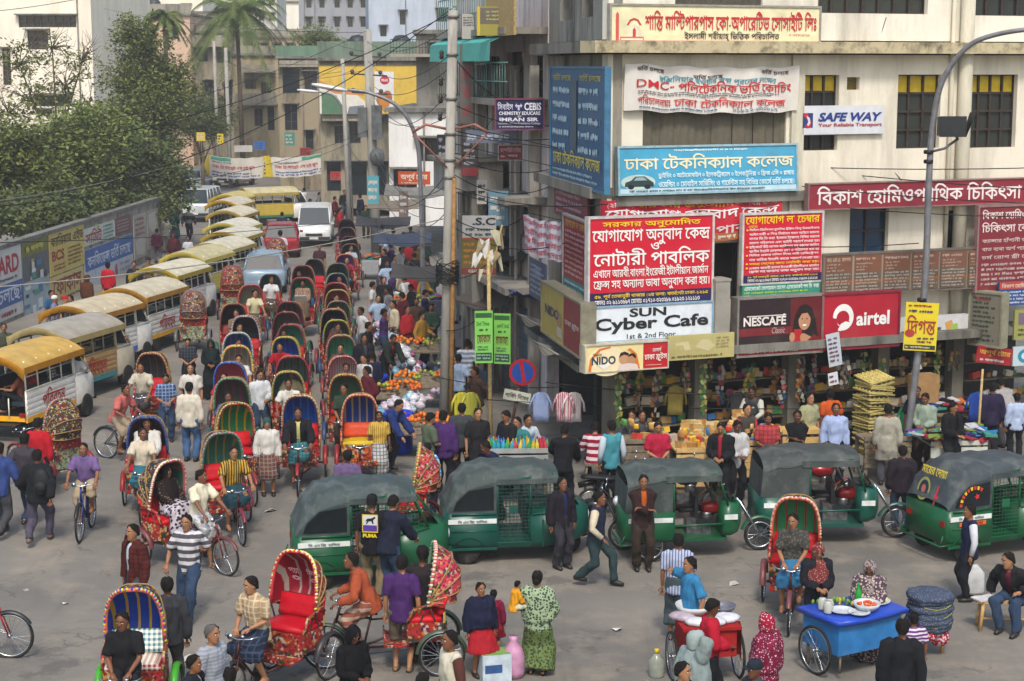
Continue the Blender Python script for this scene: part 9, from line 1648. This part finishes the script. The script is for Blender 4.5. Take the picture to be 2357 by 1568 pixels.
tr=MB();tr.box((0,0,.02),(.62,.62,.03));[tr.ball((-.24+.12*i,-.24+.12*j,.04),.035,0,5,3)for i in range(5)for j in range(5)];tr=tr.mesh('egg_tray',[WHITE]);b=gp(2014,1052,PV)
many('egg_tray','pale yellow egg tray in the tall stack left of the lamp post','egg tray','stacked egg trays',[tr],[M('b3a260',.8,0,.2),M('a8985c',.8,0,.2)],[(Vector((b.x+R.uniform(-.03,.03),b.y+.35,PV+.05*i)),.4,1)for i in range(35)])
for i,(x,y,w,h,d)in enumerate([(2132,1052,.55,1.75,.4),(2168,1052,.4,.9,.4),(2066,1052,.4,.7,.4)]):item('cardboard_box',['tall brown cardboard carton behind the lamp post','small brown carton right of the tall carton','brown carton beside the egg trays'][i],'box',M('8a6a42',.8,0,.2),lambda m:m.box((0,0,h/2),(w,d,h)),gp(x,y,PV)+Vector((0,.5,0)),.3)
def cloth_pile(label,x,y,z,rx,ry,n,seed):
 r=random.Random(seed);e=gp(x,y,z);m=MB();cs=['1c2a5a','8a2a34','3a7a6a','a8a8ac','141418','b0602a','5a3a7a','2a6a9a','6a7a3a']
 for i in range(n):m.box((r.uniform(-rx,rx),r.uniform(-ry,ry),.03+r.random()*.17),(r.uniform(.2,.34),r.uniform(.16,.26),r.uniform(.03,.06)),r.randrange(9),r.uniform(0,3),r.uniform(-.3,.3),r.uniform(-.3,.3))
 o=m.build('clothes_pile',[cloth(c)for c in cs]);o.location=e;tag(o,label,'clothes pile')
cloth_pile('heap of dark folded clothes on the flat cart',2205,1008,PV+.78,.6,.4,50,1);cloth_pile('bright heap of garments on the far clothes table',2185,945,PV+.95,.8,.35,50,2);cloth_pile('pile of dark socks left of the flat cart',2130,1015,PV+.8,.3,.3,24,3)
item('clothes_table','clothes table under the bright heap of garments','table',OLDWOOD,lambda m:[m.box((0,0,.93),(1.7,.8,.04))]+[m.box((sx*.8,sy*.35,.46),(.06,.06,.92))for sx in(-1,1)for sy in(-1,1)],Vector((*gp(2185,945,PV+.95)[:2],PV)),.2)
def garment(m):
 m.rings([[(w*(-1+k/4),.012*sin(k*2.3+z*9)-.01,z)for k in range(9)]+[(w*(1-k/4),.012*sin(k*2.1+z*7)+.02,z)for k in range(9)]for w,z in((.05,.02),(.16,-.03),(.17,-.2),(.165,-.45),(.18,-.62))])
 for s_ in(1,-1):m.tube([(s_*.14,0,-.06),(s_*.22,0,-.22),(s_*.24,0,-.40)],[.05,.045,.05],0,6,flat=.5)
GM=MB();garment(GM);GM=GM.mesh('garment',[WHITE])
for i,(x,y,Y,c,lab)in enumerate([(1245,905,36.3,'7a88a8','light blue shirt hung on the line by the no-parking plate'),(1298,905,36.0,'a05a64','red and white cloth hung right of the blue shirt'),(1320,905,36.0,'b8a8a8','pale striped cloth hung on the line'),(1062,905,38.5,'a8a030','yellow-green cloth hung left of the bamboo post'),(1083,905,38.4,'9a9a3a','lime cloth hung beside the yellow-green one'),(1700,905,37,'3a3a3e','dark grey shirt hung in the shop front'),(1555,890,36.5,'8a7a3a','khaki printed sack cloth hung from a shop post'),(2250,905,37,'24408a','blue and orange sportswear hung at the clothes table'),(2090,935,37,'2a8a5a','green cloth hung by the clothes table')]):
 o=link('hung_garment',GM,None,at(x,y,Y),[cloth(c,'vstripe'if i in(1,2)else None,'c0b8b8')]);o.rotation_euler=(0,0,R.uniform(-.5,.5));tag(o,lab,'garment')
of=MB();of.ball((0,0,0),.047,0,8,6);of=of.mesh('orange',[WHITE]);ORG=[M('c0600e',.45,0,.12),M('b8540c',.45,0,.12),M('c47016',.45,0,.12)]
GRN=[M('7a8a2a',.4),M('8a9a3a',.4),M('a09a30',.4)]
def fruit_table(label,x,y,w,d,tilt=.25):
 c=gp(x,y,.75);e=empty('fruit_stall',(c.x,c.y,0),0,label,'fruit stall');m=MB();m.box((0,d/2,.70),(w,d,.04),0,0,tilt);m.build('tilted_board',OLDWOOD,e)
 for sx in(-1,1):
  for yy in(.1,d-.1):q=MB();q.box((sx*(w/2-.1),yy,.34),(.06,.06,.68));q.build('leg',OLDWOOD,e)
 return c
FT=[('fruit board with the biggest orange heap beside the pale bags',915,745,1.7,1.0),('fruit board with oranges left of the big pole',958,800,1.6,.9),('fruit board with mixed yellow fruit before the big pole',975,880,1.6,.9),('fruit board with oranges behind the blue drum',905,905,1.2,.9),('fruit board with the nearest orange heap',965,985,1.3,.9),('small far fruit board with oranges under the dark canopy',935,700,1.5,.9)]
for i,f in enumerate(FT):
 c=fruit_table(*f)
 for j in range(3):
  g_=(i+j)%4==3;heap(c.x+(j-1)*f[3]*.3,c.y+.45,.80,.30,.42,22 if not g_ else 14,'orange'if not g_ else 'green_apple','ripe orange heaped on the tilted fruit boards'if not g_ else 'greenish apple heaped among the oranges','fruit','oranges on the fruit boards'if not g_ else 'apples on the fruit boards',[of],ORG if not g_ else GRN,.043,(.9,1.2),.7)
pb=MB();pb.ball((0,0,.08),.10,0,10,7,(1.2,.9,.8));pb.tube([(0,0,.14),(.02,0,.20)],[.02,.05],0,6);pb=pb.mesh('plastic_bag',[WHITE]);wrinkle(pb,.05,14)
PB=[M(c,.25,0,.1)for c in('a8a0b4','b8b4c0','9aa8b8','b09aa8','6a9ab0','c0c0c4','7a84b0','b0a8b0','8a4a6a','a4b4c0')]
for(x,y,n)in((868,760,10),(885,735,16),(880,780,16),(915,815,16),(945,850,12),(905,945,14),(935,930,12),(990,910,8)):
 c=gp(x,y,.7);heap(c.x,c.y,.55,.5,.5,n,'plastic_bag','knotted pastel plastic bag in the heaps between the fruit boards','plastic bag','plastic bags among the fruit boards',[pb],PB,.06,(.6,1.05),.6)
def drum(m):m.lathe((0,0,0),[(.24,0),(.27,.05),(.28,.7),(.30,.72),(.30,.8),(.26,.82),(.24,.2)],0,14)
item('plastic_drum','blue plastic drum beside the white-lined rickshaw','drum',M('14349a',.3),drum,gp(868,935));item('plastic_drum','blue plastic drum beside the man in the mustard shirt','drum',M('1838a8',.3),drum,gp(918,1042),0,None,1.15)
def umb(label,x,y,Y,w,c,rz=0,tilt=.3,d=1.2):item('tarpaulin',label,'tarpaulin',M(c,.8,0,.25,2,'3a3834',.5),lambda m:[m.rings([[(-w/2+w*i/8,d*j/5,-.12*sin(pi*i/8)+.04*sin(3*j+i))for i in range(9)]for j in range(6)],0,False,True,False),m.tube([(-w/2,0,0),(w/2,0,0)],.02,0,5)],at(x,y,Y),rz,None,1,tilt)
umb('grey sheet awning under the corner sign, nearest',1255,800,36.6,2.0,'77746c',radians(-75),-.35,1.8);umb('grey sheet awning further along the street side',1215,735,40,2.2,'6c6a64',radians(-75),-.3,1.8);umb('blue tarpaulin below the orange crate shelf',1165,665,41.5,1.4,'1a3478',radians(-70),-.2,1.0);umb('dark canopy over the vendors left of the big pole',985,640,55,2.4,'3a3632');umb('black tarpaulin over the far stalls',925,560,66,2.2,'2c3444');umb('grey canvas canopy by the street lamp foot',905,480,74,2.2,'6a5f50');umb('pale canvas canopy under the orange shop sign',960,450,68,2.6,'6a6860');umb('dark shop shade on the street side below the balcony',1125,590,44,2.6,'302e2c',radians(-60));umb('rusty tin shade above the vendors right of the big pole',1085,700,44,2.2,'4a4038',radians(-60));umb('tilted blackish sheet by the far stalls',880,520,76,2.4,'2c2c30')
for i,(x,y,w,lab)in enumerate([(940,640,1.6,'table of shoes and bags behind the fruit boards'),(900,690,1.4,'low vendor table with red cloth'),(985,690,1.5,'vendor table with small goods near the pole'),(880,600,1.6,'far vendor table with pale goods'),(1090,760,1.6,'vendor table under the rusty tin shade'),(1060,850,1.4,'vendor table with cloths right of the big pole')]):
 c=gp(x,y,.75);item('vendor_table',lab,'table',[OLDWOOD,cloth(['5a2a2a','8a1a24','3a3a4a','8a8a8c','4a3a2a','3a4a5a'][i])],lambda m:[m.box((0,0,.74),(w,.8,.04),1),m.box((0,-.41,.5),(w,.02,.5),1)]+[m.box((sx*w*.45,.35,.37),(.06,.06,.74))for sx in(-1,1)],(c.x,c.y,0));cloth_pile('pile of goods on the '+lab,x,y-4,.78,w*.4,.3,26,40+i)
TOPS=[('white','b0aeac'),('black','141417'),('grey','5a5a5e'),('navy','161c34'),('maroon','4a141e'),('pale blue','8a9ab0'),('brown','3e2c22'),('cream','a89c84'),('dark green','1e3428'),('red','8e1a22'),('purple','3c2450'),('mustard','8a6a28')]
PLC=[('near the transformer pole',880,985,515,575,14),('by the curved lamp foot',880,1000,575,640,14),('at the fruit boards',858,1000,645,720,12),('left of the big pole',830,860,690,860,5),('under the far canopies',700,850,430,480,10),('right of the big pole',1050,1110,650,860,7)]
KS=['shirt','long','jacket','sweater','shawl'];ci=0;ps=['stand','stand2','front','hips','folded','hold','walk']
for wh,x0,x1,y0,y1,n in PLC:
 for i in range(n):
  nm,c=TOPS[i%12];k=KS[(i//12+i)%5];x=x0+(x1-x0)*((i*.618)%1);y=y0+(y1-y0)*((i+.5)/n)
  P(x,y,R.choice([10,-60,90,175,160,-120,60]),ps[(ci:=ci+1)%7],tp_(k,c,None,'ffffff',1,'a8a4a0'),[DK,GR,BN,JN][ci%4],'shopper in %s %s %s'%(nm,{'long':'long-sleeved shirt','sweater':'jumper','shirt':'short-sleeved shirt'}.get(k,k),wh),H=1.6+.1*R.random(),group='shoppers along the vendor side of the street')
for a in[(838,815,-40,'hold',tp_('long','a8a6a0'),GR,'man in white shirt with a phone beside the right queue'),(905,770,30,'bend',tp_('jacket','1c2420',None,'ffffff',1,'8a2a34'),DK,'fruit seller in dark jacket bending over the pale bags'),(838,770,20,'stand',tp_('jacket','17181e',None,'ffffff',1,'3a3a44'),DK,'young man in black jacket between the right queue and the bags'),(918,920,60,'bend',tp_('jacket','1c2a5a',None,'ffffff',1,'1c2a5a'),DK,'fruit seller in blue jacket behind the blue drum'),(1063,928,178,'stand',tp_('jacket','34363a',None,'ffffff',1,'34363a'),DK,'tall man in grey jacket seen from behind right of the pole'),(1020,945,170,'stand',tp_('shawl','3c2052'),DK,'person in purple shawl left of the tall grey jacket'),(990,950,120,'front',tp_('shirt','4a5240'),DK,'man in olive shirt at the nearest orange heap'),(1100,940,20,'stand',tp_('shirt','1c1a1c',None),DK,'man in black top with an orange scarf by the bamboo post'),(1165,945,-50,'front',tp_('sweater','1a1a1e'),DK,'man in black jumper in front of the no-parking pole'),(1075,780,176,'stand',tp_('tee','6a7484','hstripe','a8acb4'),DK,'man in grey and white hooped shirt behind the bamboo post'),(1118,1015,-60,'bend',tp_('shirt','141a34'),DK,'man in navy shirt bending behind the second auto rickshaw roof'),(1215,955,30,'stool',tp_('shirt','a0a8b0'),DK,'seller in pale shirt behind the drinks stall'),(1190,960,-30,'stool',tp_('shirt','2a6a6a'),DK,'seller in teal shirt behind the drinks stall'),(1300,978,168,'reach',tp_('jacket','121216',None,'ffffff',1,'121216'),DK,'man in black jacket with his back turned at the drinks stall'),(1408,968,200,'stand',tp_('vest','3a7a84',None,'ffffff',1,'a8b0b8'),DK,'person in teal waistcoat and navy cap beside the stool'),(1478,945,10,'stool',tp_('shirt','4a4438','check','2a2824'),DK,'shopkeeper in checked shirt above the grey plank stall'),(1515,970,5,'front',tp_('shirt','9a1a34'),DK,'boy in crimson shirt behind the grey plank stall'),(1455,945,-20,'stool',tp_('shirt','3a3a3e'),DK,'shopkeeper in grey top behind the grey plank stall'),(1660,972,-15,'front',tp_('jacket','151518',None,'ffffff',1,'8a1a2a'),DK,'seller in black and red jacket behind the left pale plank stall'),(1697,968,20,'front',tp_('long','a8a6a4'),DK,'seller in white behind the right pale plank stall'),(1768,950,0,'front',tp_('shirt','9a3a3c','plaid','7a2a2c'),DK,'seller in red checked shirt behind the right pale plank stall'),(1720,930,25,'stand',tp_('vest','3a3632',None,'ffffff',1,'a83040'),GR,'man in grey vest with a red scarf inside the shop'),(1732,890,-30,'reach',tp_('vest','3a3a3a',None,'ffffff',1,'a8a89c'),DK,'shopkeeper in grey waistcoat reaching to his shelves'),(1836,945,-15,'folded',tp_('shirt','131316'),DK,'man in black T-shirt behind the plywood-fronted stall'),(1865,905,30,'stand',tp_('shirt','8a8a6a'),DK,'shopkeeper in khaki under the crimson phone sign'),(1912,895,200,'stand',tp_('shirt','a8481a'),DK,'person in orange below the hanging paper notice'),(2045,930,172,'stand',tp_('kurta','8e8a7c'),GR,'man in pale grey tunic with a pink cap seen from behind'),(2130,905,-30,'front',tp_('long','7f8c7c'),BN,'man in pale green jacket with a rust headcloth at the clothes stall'),(2110,890,20,'stand',tp_('shirt','1c1c24'),DK,'dark-haired man behind the lamp post'),(2195,925,30,'front',tp_('jacket','131316',None,'ffffff',1,'131316'),DK,'clothes seller in black hooded jacket'),(2285,880,190,'stand',tp_('long','221c34'),DK,'man in dark purple shirt walking away at the right edge',),(2305,870,200,'bend',tp_('long','8a8684'),GR,'man in pale grey shirt bending in the dark doorway')]:P(*a,z=PV)
P(1918,932,2,'stand',tp_('long','8e9cbc'),DK,'man in light blue shirt with a hand in his pocket',z=PV,fy=1118);P(2335,908,178,'stand',tp_('long','97a4bc'),DK,'man in light blue shirt seen from behind at the right edge',z=PV,fy=1056)
sg=P(1368,988,174,'stool',tp_('sweater','7a1426','hstripe','b8a8ac',1.2),DK,'person in crimson and white hooped jumper sitting on the wooden stool',H=1.6,loc=gp(1368,1125));b=gp(1368,1125)
item('wooden_stool','tall wooden stool under the crimson hooped jumper','stool',OLDWOOD,lambda m:[m.box((0,0,.54),(.42,.4,.05))]+[m.tube([(sx*.2,sy*.18,0),(sx*.16,sy*.15,.53)],.025,0,5)for sx in(-1,1)for sy in(-1,1)]+[m.tube([(-.19,-.17,.2),(.19,-.17,.2)],.015,0,5)],b)
ce=gp(1958,1535);e=empty('food_cart',(ce.x,ce.y,0),radians(30),'blue wheeled food cart with bowls of cut vegetables','food cart')
m=MB();m.box((0,0,.62),(1.16,.78,.50));m.build('blue_body',M('2468a0',.55,0,.2,5,'6a6a5a',.45),e)
m=MB();m.rings([[(x_*(.62+o),y_*(.44+o),z_+.015*sin(7*x_+5*y_))for x_,y_ in((-1,-1),(-.3,-1.02),(.3,-1),(1,-1),(1.02,0),(1,1),(0,1),(-1,1),(-1,0))]for o,z_ in((.02,.82),(.03,.885),(0,.90),(-.2,.903),(-.44,.903))]);m.build('plastic_cover',M('1c3fa0',.3,0,.15),e)
for k in(1,-1):spoked(e,(k*.66,.02,.36),ws=wheel_mb(.36,.022,24,30)if k==1 else WH)
m=MB()
for k in(1,-1):m.tube([(k*.5,.36,.4),(k*.5,.36,0)],.025,0,5);m.tube([(k*.5,-.34,.4),(k*.5,-.34,.1)],.02,0,5)
m.build('leg',OLDWOOD,e)
Mc=Matrix.Rotation(radians(30),3,'Z');cp=lambda x,y,z=.905:Vector((ce.x,ce.y,0))+Mc@Vector((x,y,z))
bowl=lambda r,h:(lambda m:m.lathe((0,0,0),[(r*.55,0),(r*.9,h*.6),(r,h),(r*.96,h),(r*.86,h*.6),(r*.5,.02)],0,18))
for lab,x,y,r,h in(('large grey bowl of grated carrot on the blue cart',.05,-.24,.20,.12),('white plate heaped with pale cucumbers on the blue cart',.38,-.02,.24,.05),('white plate of sliced radish on the blue cart',-.32,-.14,.18,.05),('small white plate at the front edge of the blue cart',-.16,-.32,.16,.04)):item('food_bowl',lab,'bowl',M('b0b4b8',.25),bowl(r,h),cp(x,y))
fm=MB();fm.ball((0,0,0),.035,0,7,5,(1,1,1.5));fm=fm.mesh('cucumber',[WHITE])
q=cp(.38,-.02);heap(q.x,q.y,.93,.19,.15,26,'cucumber','peeled pale green cucumber on the white plate','vegetable','cucumbers on the blue cart',[fm],[M('9aa878',.5),M('a8b08a',.5)],.03,(.8,1.1),.5)
q=cp(.05,-.24);heap(q.x,q.y,.98,.13,.11,26,'carrot_piece','bright orange carrot piece in the grey bowl','vegetable','carrot pieces in the bowl',[fm],[M('c4500e',.5)],.02,(.4,.6),.5)
q=cp(-.05,.2);heap(q.x,q.y,.91,.42,.12,34,'green_slice','green chilli or leaf on the back of the blue cart','vegetable','greens on the blue cart',[fm],[M('3a7a1e',.5),M('6a8a2a',.5),M('a89a2a',.5)],.02,(.5,.9),.3)
item('bottle','green glass bottle standing among the food on the blue cart','bottle',M('1a8a2e',.1),lambda m:m.lathe((0,0,0),[(.04,0),(.045,.02),(.045,.17),(.02,.23),(.018,.27),(.022,.28),(.022,.30)],0,10),cp(.12,.02),0,None,1.1)
for i,(x,y)in enumerate([(-.46,.12),(-.42,.02),(-.5,-.05)]):item('plastic_jar',['clear jar at the back left of the blue cart','clear jar beside the radish plate','small jar at the left edge of the blue cart'][i],'jar',M('a8a8a0',.15),lambda m:m.lathe((0,0,0),[(.06,0),(.065,.02),(.065,.13),(.05,.15),(.05,.17)],0,10),cp(x,y))
ce2=gp(1622,1560);e=empty('food_cart',(ce2.x,ce2.y,0),radians(8),'red cloth-draped food cart on bicycle wheels','food cart')
m=MB();m.box((0,0,.62),(.72,.7,.40));m.box((0,0,.84),(.84,.8,.04));m.build('red_body',cloth('8e1a1a'),e)
for k in(1,-1):spoked(e,(k*.48,0,.34))
m=MB();m.rings([[(.42+.03*sin(i),-.38+.09*i,z_-.05*sin(2*i))for i in range(9)]for z_ in(.84,.6,.35)],0,False,True,False);m.build('red_cloth',cloth('94201a'),e)
Md=Matrix.Rotation(radians(8),3,'Z');cq=lambda x,y,z=.865:Vector((ce2.x,ce2.y,0))+Md@Vector((x,y,z))
item('food_bowl','big white basin on the red cart','bowl',M('b8b8b6',.25),bowl(.27,.16),cq(-.12,.22));item('food_bowl','dark-rimmed basin behind the crimson vendor','bowl',M('5a5a64',.25),bowl(.2,.12),cq(.3,.25))
for i,(x,y)in enumerate([(-.2,-.18),(.05,-.22),(.25,-.1),(-.34,.02)]):item('plastic_sack',['crumpled white sack at the front of the red cart','crumpled white sack under the vendor arm','white sack at the right of the red cart','pink-spotted sack at the left of the red cart'][i],'sack',M(['b8b8b8','b0b0b4','b8b8bc','9a8a94'][i],.4,0,.2,10,None,.5,.4),lambda m:[m.ball((R.uniform(-.08,.08),R.uniform(-.08,.08),.04),.13,0,8,5,(1.2,1,.5))for _ in range(4)],cq(x,y))
b=gp(2136,1505);e=empty('denim_bundle',(b.x,b.y,0),.2,'roped round bundle of folded blue denim on a small wheeled frame','bundle');m=MB()
for i in range(9):m.lathe((0,0,.42+.058*i),[(.28,0),(.31+.012*(i%3),.012),(.31+.014*(i%2),.045),(.27,.057)],0,16)
wrinkle(m.build('denim_stack',cloth('3a4356','dots','6a7078',.7),e).data,.05,7);m=MB()
for k in range(3):m.tube([(.33*cos(t*.42),.33*sin(t*.42),.52+.14*k+.03*sin(t))for t in range(16)],.008,0,4)
m.build('rope',M('8a8a3a',.8),e);m=MB();m.ball((.12,-.1,.3),.16,0,8,5);m.ball((-.08,-.16,.36),.14,0,8,5,(1.2,1,.8));m.build('white_and_red_sack',cloth('9a2034','print','b8b0b0'),e);m=MB();m.tube([(.2,0,.4),(.22,0,0)],.03,0,6);m.tube([(-.2,.1,.4),(-.2,.1,0)],.025,0,6);m.build('leg',WOOD,e)
b=gp(2318,1448);e=empty('bench',(b.x,b.y,0),radians(-4),'small yellowish wooden bench under the seated man','bench');m=MB();m.box((0,0,.46),(1.0,.30,.04));m.build('seat',WOOD,e)
for sx in(-1,1):
 for sy in(-1,1):m=MB();m.tube([(sx*.40,sy*.12,.44),(sx*.44,sy*.15,0)],.028,0,5);m.build('leg',WOOD,e)
m=MB();m.tube([(-.42,0,.16),(.42,0,.16)],.018,0,5);m.build('stretcher',WOOD,e)
item('open_book','open white booklet lying on the bench end','booklet',M('b8b4b4',.7),lambda m:[m.box((-.09,0,.012),(.18,.24,.02)),m.box((.09,0,.012),(.18,.24,.02),0,0,0,-.1)],(b.x-.36,b.y,.482),.4)
b=gp(1138,1562);item('carton','white and green printed carton on the road by the children','box',[M('a8b4bc',.5),M('6a8a4a',.5),M('2a4a7a',.5)],lambda m:[m.box((0,0,.2),(.42,.34,.40)),m.box((0,0,.404),(.40,.32,.006),1),m.box((-.05,-.172,.2),(.25,.004,.12),2),m.box((.212,0,.2),(.004,.2,.2),1)],b,.25)
item('sack','tall pink plastic sack standing beside the carton','sack',M('a87a94',.4,0,.2,8,None,.5,.4),lambda m:m.lathe((0,0,0),[(.14,0),(.17,.1),(.16,.3),(.12,.45),(.05,.54),(.07,.6)],0,10),gp(1182,1558));item('water_jug','clear plastic water jug with a yellow cap at the bottom','jug',[M('7f8478',.15),M('b89a10',.4)],lambda m:[m.lathe((0,0,0),[(.11,0),(.115,.02),(.115,.24),(.05,.31),(.03,.34)],0,14),m.lathe((0,0,.34),[(.035,0),(.035,.06),(.02,.065)],1,10)],gp(1511,1556))
item('plastic_bag','white printed carrier bag in the hand of the navy waistcoat man','bag',M('a8a8a6',.4),lambda m:m.rings([[(w_*.16*cos(a),w_*.05*sin(a),z_)for a in[k*pi/5 for k in range(10)]]for w_,z_ in((.9,0),(1.1,.05),(1,.35),(.5,.45),(.2,.5))]),at(2242,1368,gp(2226,1382).y-.12));item('plastic_bag','knotted white rubbish bag under the blue cart','bag',M('a4a6a8',.3),lambda m:[m.ball((0,0,.16),.18,0,9,6,(1,.9,1)),m.tube([(0,0,.3),(.02,0,.4)],[.04,.07],0,6)],gp(1872,1512));item('backpack','black backpack on the man in black jacket at left','backpack',M('101114',.7),lambda m:[m.ball((0,0,0),.2,0,10,6,(.8,.5,1.25)),m.ball((0,-.09,-.08),.13,0,8,5,(.9,.5,.8))],BUILT[[q['label']for q in BUILT].index('man in black jacket and grey trousers carrying a black backpack')]['loc']+Vector((.12,-.17,1.2)))
item('folder','magenta folder held by the man between the queues','folder',M('a01458',.4),lambda m:m.box((0,0,0),(.26,.05,.34)),at(595,915,gp(598,1000).y),.2);item('newspaper','folded newspaper held by the woman passenger in the middle queue','newspaper',M('a8a49c',.8),lambda m:m.box((0,0,0),(.4,.02,.26)),on(Q[(694,640)],0,-.16,1.22),0,None,1,.6)
sc_=MB();sc_.add([(-.1,-.05,.01),(.02,-.07,.03),(.11,-.02,.008),(.08,.06,.035),(-.04,.07,.01)],[(0,1,2,3,4)]);sc_=sc_.mesh('paper_scrap',[WHITE])
many('paper_scrap','small pale scrap of paper litter lying on the road','litter','paper scraps on the road',[sc_],[M('a8a49c',.8),M('b8b4ac',.8),M('8a8478',.8)],[(gp(x,y)+Vector((0,0,.004)),R.uniform(0,6),R.uniform(.5,1.3))for x,y in[(282,1372),(300,1345),(480,1480),(212,1580),(620,1178),(628,1175),(1690,1428),(1790,1345),(1480,1570),(1975,1610),(2080,1600),(1990,1640),(2120,1680),(1850,1585),(1480,1180),(1500,1182),(1790,1150),(1330,1205),(430,1520),(560,1380),(1270,1640),(1330,1600),(980,1180),(700,1130),(1420,1450),(1950,1660),(2040,1580),(150,1390),(60,1360),(1690,1345)]])
build_people()
bpy.data.scenes.remove(TMP)
pr=Panel(.25,.37);pr.rect(0,0,1,.78,'b8a41e');pr.rect(.06,.04,.94,.46,'b8b8bc');pr.rect(.06,.46,.94,.72,'4a2c80');pr.poly([(.2,.3),(.34,.18),(.6,.16),(.82,.08),(.86,.14),(.70,.24),(.74,.40),(.66,.40),(.58,.28),(.42,.30),(.30,.42),(.24,.42),(.32,.28)],'141416');pr.text('PUMA',.05,.82,.95,.99,'c0aa1e',bold=.06)
h=empty('w',(0,0,0));pr.done(h);k_=PUMA['H']/1.65
for ch in list(h.children):ch.name='shirt_print';ch.parent=PUMA['root'];ch.location=(0,.138,1.22);ch.rotation_euler=(0,0,pi)
bpy.data.objects.remove(h)
hzm,nt_,b_=newmat('haze');nt_.nodes.remove(b_);pvn=nt_.nodes.new('ShaderNodeVolumePrincipled');pvn.inputs['Color'].default_value=(.93,.94,.96,1);pvn.inputs['Density'].default_value=.0006;nt_.links.new(pvn.outputs[0],nt_.nodes['Material Output'].inputs['Volume'])
hb=MB();hb.box((0,140,11),(320,420,24));tag(hb.build('haze',hzm),'thin city haze',kind='stuff')
